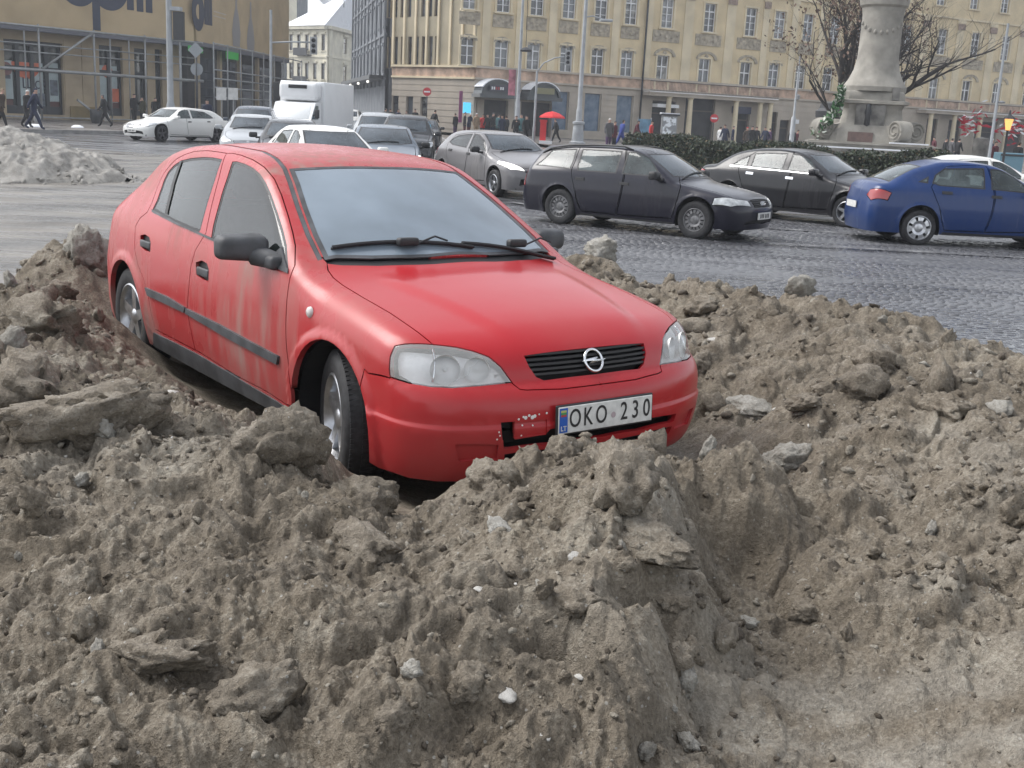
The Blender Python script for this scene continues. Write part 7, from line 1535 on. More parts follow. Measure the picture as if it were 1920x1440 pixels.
# ------------------------------------------------------------------ monument, hedge, trees, lamps, signs, people
GZ = ROAD+.15
M_MON = mat('weathered_limestone', (.27, .255, .225), .9, var=.25, scale=1.4, bump=.3, bscale=7, detail=10); M_MOND = mat('dark_weathered_stone', (.15, .145, .135), .9, var=.5, scale=2.2, bump=.5, bscale=8, detail=9)
def monument():
    Y = 52.0; c = at_y(1628, 262, Y); t = empty('monument', (c.x, Y, GZ), R(-14), 'grey stone monument with scroll feet rising behind the hedge', 'monument'); k = Y/2115.
    H = lambda py: (CAM_H+(252.5-py)*k)-GZ+.0       # height over the pavement of a picture row at this depth
    o = MB(); o.box2((-3.0, -2.6, 0), (3.0, 2.6, H(279))); o.build('lower_step', M_MOND, t)
    o = MB(); o.box2((-2.6, -2.2, H(279)), (2.6, 2.2, H(267))); o.box2((-2.75, -2.35, H(271)), (2.75, 2.35, H(267)-.05)); o.build('upper_step', M_MON, t)
    o = MB(); o.box2((-2.98, -2.55, H(279)+.003), (2.98, -2.25, H(279)+.06)); o.box2((.8, -2.1, H(267)+.003), (2.4, -1.7, H(267)+.06)); o.build('step_snow', M_SNOWY, t)
    z0, z1 = H(267), H(195)
    prof = [(1.75, z0), (1.70, z0+.35), (1.32, z0+.8), (1.22, z1-.35), (1.30, z1-.16), (1.48, z1-.12), (1.48, z1), (1.30, z1+.05), (1.26, z1+.35), (1.20, z1+.42)]
    def sq(prof, name, m, tw=0, cut=.82):
        o = MB(); pts = [(1, -cut), (1, cut), (cut, 1), (-cut, 1), (-1, cut), (-1, -cut), (-cut, -1), (cut, -1)]; n = len(pts)
        v = [(r*x, r*y*.92, z) for r, z in prof for x, y in pts]; f = [(i*n+j, i*n+(j+1) % n, (i+1)*n+(j+1) % n, (i+1)*n+j) for i in range(len(prof)-1) for j in range(n)]; f.append(tuple((len(prof)-1)*n+j for j in range(n))); o.add(v, f); return o.build(name, m, t, 'auto')
    ped = sq(prof, 'pedestal', M_MON)
    o = MB(); o.box((-.1, -1.24, z0+1.1), (.62, .03, .52)); rl = o.build('relief_panel', M_MOND, ped)
    o = MB(); o.lathe([(0, -.5), (.12, -.4), (.10, 0), (.16, .15), (.09, .3), (.12, .42), (0, .55)], c=(-.2, -1.27, z0+1.15), n=10); o.build('bronze_figure', M_DKMETAL, ped, True)
    o = MB(); o.box2((-.95, -1.62, z0), (.1, -1.25, z0+.42)); o.build('socket_stone', mat('red_granite', (.13, .085, .075), .6, var=.3, scale=4), ped)
    for sx, sy, s in ((-2.05, -1.2, 1), (1.2, -1.65, 1), (-1.5, 1.6, 1), (1.9, 1.2, 1)):
        o = MB(); a = math.atan2(sy, sx); d = Vector((math.cos(a), math.sin(a), 0)); c0 = Vector((sx, sy, z0+.52))
        M = Matrix(((-d.y, 0, d.x), (d.x, 0, d.y), (0, 1, 0)))
        q = []
        for i in range(30): th = i*.42; r = .43-.31*i/29; q.append(c0+d*(r*math.cos(th))*1.0+Vector((0, 0, r*math.sin(th))))
        nrm = Vector((-d.y, d.x, 0))
        o.lathe([(0, -.30), (.43, -.30), (.45, -.22), (.45, .22), (.43, .30), (0, .30)], c=tuple(c0), n=26, M=Matrix((d, Vector((0, 0, 1)), nrm)).transposed())
        for s_ in (-1, 1): o.tube([p+nrm*(.31*s_) for p in q], .05, 6)
        pr = [c0+Vector((0, 0, -.52)), c0+d*(-.2)+Vector((0, 0, .15)), c0-d*1.1+Vector((0, 0, .30)), c0-d*1.5+Vector((0, 0, 1.0)), c0-d*1.6+Vector((0, 0, -.52))]
        o.prism([p-nrm*.26 for p in pr], nrm*.52); o.build('scroll', M_MON, ped, 'auto')
    zt = H(12)
    sh = [(1.35, z1+.42), (1.36, z1+.62), (1.15, z1+.95), (.98, z1+1.35), (.88, z1+1.9), (.86, zt-.9), (.92, zt-.55), (1.02, zt-.45), (1.06, zt-.2), (.98, zt-.1), (.98, zt+.25), (.86, zt+.4), (.80, zt+2.4), (.78, zt+6)]
    o = MB(); o.lathe(sh, n=36); col = o.build('column_shaft', M_MON, t, 'auto')
    o = MB()
    for i in range(9): a = R(200+17*i); rr = .93; o.lathe([(0, .12), (.07, .05), (.075, -.05), (0, -.12)], c=(rr*math.cos(a)*.93, rr*math.sin(a)*.93, zt-1.2-.42*math.sin(math.pi*i/8)), n=8)
    o.build('carved_garland', M_MON, col, True)
    o = MB(); o.box2((.72, -1.3, z1+.06), (1.02, -1.05, z1+.58)); o.build('small_plinth', M_MOND, ped)
    # wreath leaning on the left flank
    w = empty('wreath', (c.x, Y, GZ), R(-14), 'green and white wreath leaning on the left flank of the monument', 'wreath'); rr_ = random.Random(3)
    for m, nm, n in ((mat('wreath_green', (.03, .10, .03), .8, var=.5, scale=20), 'greenery', 260), (mat('wreath_white', (.62, .66, .58), .8), 'white_flowers', 90)):
        o = MB()
        for i in range(n):
            f = rr_.random(); p = Vector((-2.35+.95*f+.25*math.sin(f*3), -1.5, z0+.25+2.1*f)) + Vector((rr_.gauss(0, .10), rr_.gauss(0, .12), rr_.gauss(0, .12))); a, b = Vector((rr_.gauss(0, 1), rr_.gauss(0, 1), rr_.gauss(0, 1))).normalized()*.13, Vector((rr_.gauss(0, 1), rr_.gauss(0, 1), rr_.gauss(0, 1))).normalized()*.07; o.add([p-a, p+b, p+a, p-b], [(0, 1, 2, 3)])
        o.build(nm, m, w)['kind'] = 'stuff'
monument()
# hedge: dense clipped evergreen, leaves over a dark core
M_HEDGE = mat('hedge_leaf', (.018, .029, .014), .6, var=.55, scale=5); M_HEDGE2 = mat('hedge_leaf_light', (.055, .070, .032), .6, var=.4, scale=5); M_HEDGE3 = mat('hedge_leaf_browned', (.10, .07, .035), .7, var=.4, scale=5); M_HEDGECORE = mat('hedge_core', (.010, .013, .009), .9)
def hedge(name, pts, w, h, label, n):
    rt = empty(name, (pts[0][0], pts[0][1], ROAD), 0, label, 'hedge'); P = [Vector((x-pts[0][0], y-pts[0][1], 0)) for x, y in pts]; core = MB(); L = MB(); L2 = MB(); L3 = MB(); lens = [(b-a).length for a, b in zip(P[:-1], P[1:])]; tot = sum(lens); rr_ = random.Random(9)
    for a, b in zip(P[:-1], P[1:]): d = (b-a); c = (a+b)/2; core.box((c.x, c.y, h*.46), (d.length/2+.1, w/2-.14, h*.46-.05), math.atan2(d.y, d.x))
    core.build('hedge_core', M_HEDGECORE, rt)
    for i in range(n):
        s = rr_.random()*tot; k = 0
        while k < len(lens)-1 and s > lens[k]: s -= lens[k]; k += 1
        d = (P[k+1]-P[k]).normalized(); nn = Vector((-d.y, d.x, 0)); face = rr_.random(); bulge = .10*math.sin(s*1.1+k)+.08*math.sin(s*2.7)+.05*math.sin(s*7.1)
        if face < .34: q = P[k]+d*s+nn*rr_.uniform(-w/2, w/2)+Vector((0, 0, h+bulge+rr_.gauss(0, .05)))
        else: q = P[k]+d*s+nn*((w/2+rr_.gauss(0, .05)+bulge*.5)*(-1 if rr_.random() < .75 else 1))+Vector((0, 0, rr_.random()*h))
        sz = rr_.uniform(.035, .075); a, b = Vector((rr_.gauss(0, 1), rr_.gauss(0, 1), rr_.gauss(0, 1))).normalized()*sz, Vector((rr_.gauss(0, 1), rr_.gauss(0, 1), rr_.gauss(0, 1))).normalized()*sz*.6
        (L if rr_.random() < .72 else L2 if rr_.random() < .7 else L3).add([q-a, q+b, q+a, q-b], [(0, 1, 2, 3)])
    for m, mm in ((L, M_HEDGE), (L2, M_HEDGE2), (L3, M_HEDGE3)): m.build('hedge_leaves', mm, rt)['kind'] = 'stuff'
hp = [P2(1196, 50, 300), P2(1260, 47.5, 300), P2(1480, 42, 300), P2(1800, 37.5, 300)]
hedge('hedge', hp, 1.5, 1.16, 'dark clipped evergreen hedge running below the monument', 46000)
o = MB(); q = [Vector((*P2(1230, 52, 280), GZ+.01)), Vector((*P2(1820, 40, 300), GZ+.01)), Vector((*P2(1900, 62, 300), GZ+.01)), Vector((*P2(1240, 70, 280), GZ+.01))]; o.add(q, [(0, 1, 2, 3)]); ob = o.build('garden_ground', mat('winter_soil', (.12, .095, .07), .95, var=.5, scale=.8)); ob['kind'] = 'structure'
def snow_patch(px, Y, w, h=.12):
    p = at_y(px, 260, Y); o = MB(); o.lathe([(w, 0), (w*.8, h*.6), (w*.4, h), (0, h*1.05)], n=14, M=Matrix.Diagonal((1, .5, 1))); ob = o.build('snow_patch', M_SNOWY, None, True); ob.location = (p.x, Y, GZ+.01); tag(ob, {67: 'small white snow patch at the feet of the navy coated walker', 146: 'small white snow patch on the pavement before the tan pier', 1480: 'thin white snow patch in the garden left of the monument', 1725: 'thin white snow patch right of the monument steps', 1790: 'white snow patch at the right end of the hedge'}[px], 'snow patch', 'snow patches on the square')
for px, Y, w in ((67, 56, .42), (146, 58, .34), (1480, 50, .9), (1725, 47, 1.2), (1790, 46, .8)): snow_patch(px, Y, w)
# bare trees
M_BARK = mat('wet_bark', (.045, .040, .038), .9, var=.4, scale=6, bump=.4); M_DRYLEAF = mat('dry_brown_leaf', (.15, .10, .075), .9, var=.4, scale=3)
def bare_tree(px, Y, h, seed, label, trunks, leaves=0, lw=0, sp=1.0):
    c = at_y(px, 260, Y); rt = empty('bare_tree', (c.x, Y, GZ), 0, label, 'tree'); rr_ = random.Random(seed); T = MB(); B = MB(); Tw = MB(); tips = []
    def grow(p, d, r, L, lev, mb):
        n = 4; pts = [p]; rad = [r]
        for i in range(n):
            d = (d+Vector((rr_.gauss(0, .10), rr_.gauss(0, .10), rr_.gauss(.03, .06)))).normalized(); p = p+d*L/n; pts.append(p); rad.append(r*(1-.42*(i+1)/n))
        (T if lev == 0 else B if lev < 3 else Tw).tube(pts, rad, 8 if lev < 2 else 5 if lev < 3 else 3, False)
        if lev >= 5: tips.append(p); return
        k = (5, 4, 4, 3, 3)[lev]
        for j in range(k):
            f = .35+.65*(j+1)/k; q = pts[min(n, int(f*n))]; ax = Vector((rr_.gauss(0, 1), rr_.gauss(0, 1), rr_.gauss(.25, .6))).normalized(); dd = (d*rr_.uniform(.6, 1.0)+ax*rr_.uniform(.45, .85)*sp).normalized(); grow(q, dd, rad[min(n, int(f*n))]*rr_.uniform(.5, .72), L*rr_.uniform(.52, .74), lev+1, None)
    for (dx, dy, tx, tz, r) in trunks: grow(Vector((dx, dy, 0)), Vector((tx, 0, tz)).normalized(), r, h*.5, 0, None)
    tr = T.build('trunk', M_BARK, rt, True); B.build('branches', M_BARK, rt, True)['kind'] = 'stuff'; Tw.build('twigs', M_BARK, rt)['kind'] = 'stuff'
    if leaves:
        o = MB()
        for i in range(leaves):
            p = rr_.choice(tips)+Vector((rr_.gauss(0, .3), rr_.gauss(0, .3), rr_.gauss(0, .3))); sz = rr_.uniform(.05, .12)
            if lw and p.x > lw: continue
            a, b = Vector((rr_.gauss(0, 1), rr_.gauss(0, 1), rr_.gauss(0, 1))).normalized()*sz, Vector((rr_.gauss(0, 1), rr_.gauss(0, 1), rr_.gauss(0, 1))).normalized()*sz*.7; o.add([p-a, p+b, p+a, p-b], [(0, 1, 2, 3)])
        o.build('dry_leaves', M_DRYLEAF, rt)['kind'] = 'stuff'
bare_tree(1597, 58, 11.5, 4, 'dark bare tree with a few brown leaves left of the monument column', [(-.1, 0, -.16, 1, .36), (.45, .1, .04, 1, .33), (.1, .3, -.30, 1, .22)], 5200, .6)
bare_tree(1668, 64, 10, 15, 'bare tree with fine twigs just right of the monument column', [(0, 0, .05, 1, .24)], 900, 0, .55)
# lamp posts, signals and signs
def post(name, px, pyb, Y, prof, label, cat, m=None, z=None):
    c = at_y(px, pyb, Y); rt = empty(name, (c.x, Y, GZ if z is None else z), 0, label, cat); o = MB(); o.lathe(prof, n=16); o.build('pole', m or M_POLE, rt, 'auto'); return rt
t = post('lamp_post', 320, 200, 62, [(.30, 0), (.30, .5), (.24, .7), (.22, 1.3), (.17, 1.5), (.16, 3), (.14, 9)], 'thick grey lamp post with a dark hanging sign box before the department store', 'lamp post')
o = MB(); o.box((.52, 0, 5.4), (.28, .12, .72)); o.build('sign_box', M_DKMETAL, t); o = MB(); o.box((.40, -.05, 6.25), (.28, .2, .10)); o.tube([(.1, 0, 6.3), (.7, 0, 6.3)], .04, 6); o.build('bracket', M_POLE, t)
t = post('lamp_post', 970, 215, 78, [(.16, 0), (.16, 2.6), (.13, 2.7), (.10, 6), (.07, 11)], 'slim grey lamp post with a small hanging lamp in front of the canopies', 'lamp post')
o = MB(); o.tube([(0, 0, 10), (.3, 0, 9.5), (.36, 0, 6.2)], .02, 5); o.lathe([(0, .16), (.2, .1), (.42, -.05), (.36, -.14), (0, -.16)], c=(.36, 0, 6.0), n=16); o.build('lantern', M_DKMETAL, t, 'auto')
t = post('lamp_post', 1083, 262, 80, [(.55, 0), (.55, .12), (.42, .2), (.34, 1.3), (.42, 1.36), (.42, 1.5), (.22, 1.55), (.20, 2.3), (.16, 2.4), (.13, 6.5), (.11, 11)], 'grey lamp post on a stone pedestal right of the red parasol', 'lamp post')
o = MB(); o.tube([(0, 0, 8.4), (.5, 0, 8.5), (1.1, -.1, 8.35)], .05, 6); o.add(*round_box((1.45, -.1, 8.25), (.42, .16, .09), .05)); o.build('lamp_head', M_POLE, t, 'auto')
t = post('lamp_post', 1484, 262, 70, [(.22, 0), (.22, .5), (.15, .7), (.14, 2.4), (.07, 2.5), (.05, 6)], 'thin grey post with a stout foot left of the monument', 'lamp post')
o = MB(); o.lathe([(.0, -.15), (.12, -.1), (.13, .1), (0, .2)], c=(.12, 0, 3.6), n=10); o.build('lamp_head', M_GALV, t)
t = post('lamp_post', 1856, 283, 50, [(.12, 0), (.12, .6), (.07, .7), (.05, 6.5)], 'tall thin light grey mast near the right edge', 'lamp post')
o = MB(); o.lathe([(0, .05), (.16, 0), (.14, -.06), (0, -.07)], c=(.2, 0, 3.3), n=10); o.build('lamp_head', M_GALV, t)
t = post('street_lantern', 1884, 280, 52, [(.14, 0), (.14, .3), (.06, .5), (.05, 2.1), (.08, 2.15)], 'black street lantern glowing amber at the right edge', 'street lantern', M_DKMETAL)
o = MB(); o.lathe([(.10, 2.15), (.20, 2.62), (.18, 2.64), (0, 2.64)], n=6); o.build('lantern_glass', mat('amber_glow', (.6, .25, .08), .4, emit=(1, .42, .12), estr=.8), t); o = MB(); o.lathe([(.26, 2.64), (.24, 2.70), (.06, 2.84), (.03, 3.0), (0, 3.05)], n=8); o.build('lantern_cap', M_DKMETAL, t)
def signal_arm(px, Y, h, pts, board, label, bz, face=R(0)):
    t = post('traffic_signal', px, 230, Y, [(.10, 0), (.10, 1.0), (.08, 1.1), (.07, h)], label, 'traffic signal'); o = MB(); o.tube(pts, .05, 6); o.build('arm', M_POLE, t, True)
    x, y, z = board; o = MB(); o.box((x, y, z), (.19, .03, .46)); bd = o.build('backboard', mat('signal_board', (.34, .35, .36), .6) if 'signal_board' not in bpy.data.materials else bpy.data.materials['signal_board'], t)
    for k in range(3): o = MB(); o.lathe([(.09, -.14), (.11, -.10), (.11, -.04), (.08, -.04), (0, -.05)], c=(x, y, z+.28-.28*k), axis='y', n=12); o.build('signal_lamp', M_DKMETAL, bd)
    return t
signal_arm(1002, 76, 4.6, [(0, 0, 4.5), (.4, 0, 5.1), (1.1, 0, 5.45), (1.9, 0, 5.6)], (1.95, -.1, 5.5), 'traffic signal arched over the road in front of the canopies', 0)
t = signal_arm(508, 64, 6.6, [(0, 0, 4.9), (1.2, 0, 5.0), (2.2, 0, 5.02)], (2.35, -.1, 4.85), 'traffic signal on a long arm before the cream corner house', 0)
o = MB(); o.add(*round_box((.45, -.05, 2.3), (.30, .15, .55), .05)); o.build('dark_signal_head', M_BLACK, t, 'auto')
def sign(px, Y, z, r, label, m, bar=True, dia=False, pole=M_DKMETAL):
    c = at_y(px, 200, Y); t = empty('road_sign', (c.x, Y, GZ), 0, label, 'road sign'); o = MB(); o.tube([(0, 0, 0), (0, 0, z+r*(0 if dia else .9))], .04, 6); o.build('pole', pole, t, True)
    o = MB(); o.lathe([(0, -.07), (r, -.07), (r, -.05), (0, -.05)], c=(0, 0, z), axis='y', n=4 if dia else 24); d = o.build('sign_disc', m, t)
    if bar: o = MB(); o.box((0, -.076, z), (r*.72, .004, r*.17)); o.build('white_bar', M_WFRAME, d)
M_SIGNRED = mat('sign_red', (.50, .03, .04), .5); M_SIGNBACK = mat('sign_back', (.26, .28, .30), .5, metal=.3)
c = at_y(800, 172, 84); sign(800, 84, c.z-GZ, .30, 'red no entry sign on a pole at the corner of the ochre building', M_SIGNRED)
c = at_y(1378, 265, 92); sign(1341, 96, at_y(1341, 222, 96).z-GZ, .34, 'red no entry sign beside the dark gateway under the balcony', M_SIGNRED)
c = at_y(369, 94, 60); sign(369, 60, c.z-GZ, .40, 'back of a diamond priority sign near the thick lamp post', M_SIGNBACK, False, True); c = at_y(370, 130, 60.2); sign(370.5, 60.2, c.z-GZ, .32, 'grey back of a round sign under the diamond sign', M_SIGNBACK, False)
# red umbrella stand, advertising column, poster stand, bin, kiosk bits
def parasol():
    Y = 76; c = at_y(1030, 262, Y); t = empty('parasol', (c.x, Y, GZ), 0, 'bright red parasol over a red promotion stand on the pavement', 'parasol'); M_RP = mat('red_fabric', (.62, .03, .035), .8)
    o = MB(); o.tube([(.1, 0, 0), (.1, 0, 2.1)], .03, 6); o.build('pole', M_GALV, t); o = MB(); n = 8; o.lathe([(.86, 1.66), (.82, 1.76), (.45, 1.98), (0, 2.1)], c=(.1, 0, 0), n=n); o.build('canopy', M_RP, t)
    s = empty('promotion_stand', (c.x, Y, GZ), 0, 'red promotion counter with a white base under the red parasol', 'stand'); o = MB(); o.box((-.45, -.1, .75), (.20, .2, .62)); o.build('counter', M_RP, s); o = MB(); o.box((-.25, -.35, .10), (.42, .3, .10)); o.build('base', M_WFRAME, s); o = MB(); o.box((-.45, -.1, 1.45), (.24, .22, .08)); o.build('header', M_RP, s)
parasol()
def adcolumn():
    Y = 60; c = at_y(1561, 250, Y); t = empty('advertising_column', (c.x, Y, GZ), 0, 'dark advertising column with white posters behind the wreath', 'advertising column'); o = MB(); o.lathe([(.9, 0), (.9, .4), (.78, .45), (.78, 2.3), (.95, 2.4), (.98, 2.7), (.8, 2.85), (.75, 3.1), (0, 3.2)], n=24); o.build('column_body', M_DKMETAL, t, 'auto')
    o = MB(); o.lathe([(.79, .55), (.79, 1.95)], n=16, a0=R(190), a1=R(330)); o.build('poster', mat('white_poster', (.52, .55, .58), .6, var=.5, scale=3, contrast=(.48, .56)), t, True)
adcolumn()
def poster_stand():
    Y = 74; c = at_y(1253, 250, Y); t = empty('poster_stand', (c.x, Y, GZ), R(8), 'glazed poster stand with a pale event poster and small snowy roof', 'poster stand'); o = MB(); o.box((0, 0, 1.15), (.50, .10, 1.05)); o.build('stand_body', M_GALV, t); o = MB(); o.box((0, -.11, 1.3), (.42, .01, .80)); o.build('poster', bpy.data.materials['white_poster'], t); o = MB(); o.box((0, 0, 2.24), (.62, .22, .05)); r = o.build('roof', M_DKMETAL, t); o = MB(); o.box((0, 0, 2.32), (.60, .2, .03)); o.build('roof_snow', M_SNOWY, r)
    for s in (-1, 1): o = MB(); o.tube([(s*.45, 0, 0), (s*.45, 0, .2)], .04, 6); o.build('leg', M_GALV, t)
    c = at_y(1207, 250, 76); t = empty('poster_stand', (c.x, 76, GZ), R(8), 'blue poster board left of the glazed poster stand', 'poster stand'); o = MB(); o.box((0, 0, 1.05), (.42, .06, .85)); o.build('poster', mat('blue_poster', (.13, .25, .36), .5, var=.4, scale=2), t)
    for s in (-1, 1): o = MB(); o.tube([(s*.44, 0, 0), (s*.44, 0, 2.0)], .04, 6); o.build('leg', M_GALV, t)
poster_stand()
c = at_y(180, 205, 69); t = empty('litter_bin', (c.x, 69, GZ), 0, 'round dark litter bin on the pavement by the tan pier', 'litter bin'); o = MB(); o.lathe([(.26, 0), (.34, .3), (.36, .8), (.33, .82), (.30, .5), (0, .4)], n=16); o.build('bin_body', M_DKMETAL, t, True)
c = at_y(965, 160, 84); t = empty('banner', (c.x-.2, 84, GZ), 0, 'small red and white vertical banner on its pole by the first canopy', 'banner'); o = MB(); o.box((0, 0, 4.0), (.25, .02, .9)); o.build('cloth', mat('banner_red', (.42, .16, .20), .8, var=.5, scale=1.5), t); o = MB(); o.tube([(.28, 0, 0), (.28, 0, 5)], .03, 6); o.build('pole', M_GALV, t)
for px, Y, lb in ((415, 66, 'left white notice board on the scaffolding side'), (437, 68, 'right white notice board with a brown print on the scaffolding side')):
    c = at_y(px, 176, Y); t = empty('notice_board', (c.x, Y, c.z), 0, lb, 'notice board'); o = MB(); o.box((0, 0, 0), (.28, .03, .34)); o.build('board', mat('notice_white', (.55, .55, .54), .6, var=.15, scale=3) if 'notice_white' not in bpy.data.materials else bpy.data.materials['notice_white'], t); o = MB(); o.tube([(0, .05, -.3), (0, .05, GZ-c.z)], .03, 6); o.build('leg', M_GALV, t)
# stalls with red ribbons at the right edge
for px, Y, w, m, nm, lb in ((1893, 54, .55, mat('stall_blue', (.16, .30, .38), .6), 'stall_crate', 'pale blue crate at the right edge under the lantern'), (1838, 57, .40, M_MOND, 'stone_post', 'rounded stone post in front of the right hand balcony')):
    c = at_y(px, 280, Y); t = empty(nm, (c.x, Y, GZ), 0, lb, 'crate' if 'crate' in nm else 'stone post'); o = MB()
    if 'crate' in nm: o.add(*round_box((0, 0, .6), (w, .4, .55), .03)); o.build('crate_body', m, t); o = MB(); o.box((0, -.42, 1.05), (w*.96, .02, .04)); o.build('crate_rim', M_DKMETAL, t)
    else: o.lathe([(w, 0), (w*.95, 1.6), (w*.8, 1.75), (0, 1.8)], n=16); o.build('post_body', m, t, 'auto')
rr_ = random.Random(5)
for px, py, lb in ((1820, 228, 'left red fabric garland hanging under the right balcony'), (1898, 240, 'right red and white tinsel garland at the edge of the photo')):
    c = at_y(px, py, 56); t = empty('garland', (c.x, 56, c.z), 0, lb, 'garland')
    for nm, m, n in (('red_ribbon', mat('ribbon_red', (.42, .03, .05), .8), 50), ('white_ribbon', M_WFRAME, 16)):
        o = MB()
        for i in range(n): p = Vector((rr_.gauss(0, .35), rr_.gauss(0, .1), rr_.gauss(0, .28))); a = Vector((rr_.gauss(0, 1), rr_.gauss(0, .3), rr_.gauss(0, .5))).normalized()*.18; b = Vector((0, 0, .05)); o.add([p-a, p+b, p+a, p-b], [(0, 1, 2, 3)])
        o.build(nm, m if m is not None else M_WFRAME, t)['kind'] = 'stuff'
# ------------------------------------------------------------------ people
M_SKIN = mat('skin', (.48, .30, .23), .6); M_HAIR = mat('dark_hair', (.03, .024, .02), .8)
def person_mesh(pose):
    """one continuous winter-clad figure grown from a skeleton; z up, facing -y"""
    st = {'stand': (0, 0, .0, .0), 'walk': (.26, -.24, .20, -.18), 'stride': (.34, -.30, -.24, .22), 'lean': (.05, -.08, .30, .28), 'phone': (.03, -.04, .02, .32)}[pose]
    la, lb_, aa, ab = st; lean = .10 if pose in ('walk', 'stride') else .16 if pose == 'lean' else .02
    J = {'pelvis': (0, 0, .93, .155), 'spine': (0, -lean*.3, 1.14, .150), 'chest': (0, -lean*.7, 1.34, .165), 'neck': (0, -lean*.95, 1.50, .062), 'chin': (0, -lean-.02, 1.565, .072), 'head': (0, -lean-.02, 1.655, .098), 'crown': (0, -lean-.0, 1.735, .070)}
    E = [('pelvis', 'spine'), ('spine', 'chest'), ('chest', 'neck'), ('neck', 'chin'), ('chin', 'head'), ('head', 'crown')]
    for s, a, n in ((-1, la, 'l'), (1, lb_, 'r')):
        J['hip'+n] = (s*.095, 0, .86, .120); J['knee'+n] = (s*.10, -a*.55-.02, .49, .085); J['ank'+n] = (s*.10, -a*1.0+(.10 if a < -.1 else 0), .10+(.05 if a < -.1 else 0), .055); J['toe'+n] = (s*.11, -a*1.0-.13+(.08 if a < -.1 else 0), .045, .045)
        E += [('pelvis', 'hip'+n), ('hip'+n, 'knee'+n), ('knee'+n, 'ank'+n), ('ank'+n, 'toe'+n)]
    for s, a, n in ((-1, aa, 'l'), (1, ab, 'r')):
        up = (pose == 'phone' and s == 1)
        J['sho'+n] = (s*.175, -lean*.75, 1.40, .090); J['elb'+n] = (s*.235, -a*.4-lean*.5+.02, 1.14, .068); J['wri'+n] = (s*(.12 if up else .245), -a*.9-lean*.4-(.12 if up else .03), 1.32 if up else .91+abs(a)*.1, .048); J['han'+n] = (s*(.08 if up else .245), -a*1.0-lean*.4-(.16 if up else .05), 1.40 if up else .83+abs(a)*.12, .042)
        E += [('chest', 'sho'+n), ('sho'+n, 'elb'+n), ('elb'+n, 'wri'+n), ('wri'+n, 'han'+n)]
    names = list(J); me = bpy.data.meshes.new('person_'+pose); me.from_pydata([J[n][:3] for n in names], [(names.index(a), names.index(b)) for a, b in E], [])
    o = bpy.data.objects.new('tmp', me); COL.objects.link(o); md = o.modifiers.new('skin', 'SKIN'); sv = me.skin_vertices[0].data
    for i, n in enumerate(names): sv[i].radius = (J[n][3], J[n][3]*(.78 if n in ('chest', 'spine', 'pelvis') else 1)); sv[i].use_root = (n == 'pelvis')
    sb = o.modifiers.new('sub', 'SUBSURF'); sb.levels = 2; sb.render_levels = 2
    ev = o.evaluated_get(bpy.context.evaluated_depsgraph_get()); m2 = bpy.data.meshes.new_from_object(ev); bpy.data.objects.remove(o); m2.name = 'person'
    for i in range(4): m2.materials.append(M_SKIN)
    for p in m2.polygons:
        c = p.center; p.use_smooth = True
        hand = (abs(c.x) > .212 and c.z < .88 and c.z > .70) or (pose == 'phone' and c.z > 1.34 and .02 < c.x < .16 and c.y < -.18)
        p.material_index = 0 if hand else (3 if (c.z > 1.66 or (c.z > 1.57 and c.y > -lean+.015)) else 0 if c.z > 1.50 else 1 if c.z > .70 else 2)
    return m2
PM = {k: person_mesh(k) for k in ('stand', 'walk', 'stride', 'lean', 'phone')}
CLOTH = {n: mat('cloth_'+n, c, .9, var=.2, scale=8) for n, c in dict(black=(.014, .014, .016), navy=(.016, .022, .05), brown=(.05, .035, .025), grey=(.09, .09, .095), tan=(.28, .20, .13), red=(.48, .03, .03), white=(.6, .6, .6), teal=(.03, .09, .10), wine=(.09, .015, .025), blue=(.03, .05, .22), olive=(.06, .06, .035), purple=(.06, .03, .08)).items()}
def person(px, Y, pose, coat, legs, hat, rz, label, h=1.0, z=GZ, bag=None, group='people walking on the square'):
    c = at_y(px, 230, Y); o = bpy.data.objects.new('person', PM[pose]); COL.objects.link(o); o.location = (c.x, Y, z); o.rotation_euler = (0, 0, rz); o.scale = (h*1.02, h*1.02, h*1.0)
    for i, m in ((1, CLOTH[coat]), (2, CLOTH[legs]), (3, CLOTH.get(hat, M_HAIR))): o.material_slots[i].link = 'OBJECT'; o.material_slots[i].material = m
    tag(o, label, 'person', group)
    if bag:
        b = MB(); b.lathe([(.02, .34), (.10, .22), (.17, .05), (.16, -.10), (.10, -.18), (0, -.19)], n=12, M=Matrix.Diagonal((1, .6, 1))); b.tube([(-.06, 0, .26), (-.02, 0, .42), (.02, 0, .42), (.06, 0, .26)], .012, 5)
        ob = b.build('carrier_bag', CLOTH['white'], None, True); s = bag; q = Matrix.Rotation(rz, 3, 'Z') @ Vector((s*.28, -.05, 0)); ob.location = (c.x+q.x*1.05, Y+q.y, z+.48); tag(ob, 'white carrier bag hanging from the hand of the navy coated walker' if px < 120 else 'white carrier bag carried by the walker before the tan pier', 'carrier bag')
W_ = -R(90)
person(3, 52, 'walk', 'brown', 'black', 'tan', R(90), 'person in a brown coat and tan hat cut by the left edge')
person(50, 54, 'walk', 'black', 'black', 'white', R(80), 'person in black with a pale hat behind the navy coated walker')
person(64, 52, 'stride', 'navy', 'navy', 'navy', R(95), 'person in a navy coat carrying a white bag at the left', 1.05, bag=1)
person(198, 62, 'stride', 'black', 'black', 'grey', R(-90), 'person in black walking with white bags before the tan pier', .98, bag=-1)
person(252, 72, 'phone', 'black', 'black', None, R(60), 'tall person in black standing by the shop door', 1.06)
person(268, 74, 'stand', 'olive', 'black', 'grey', R(-20), 'person in olive standing between two dark coats near the shop door', .96)
person(290, 71, 'lean', 'black', 'black', None, R(40), 'person in black bending by the thick lamp post', .96)
person(389, 62, 'stand', 'navy', 'black', None, R(10), 'person in a navy coat beside the scaffolded side wall', .98)
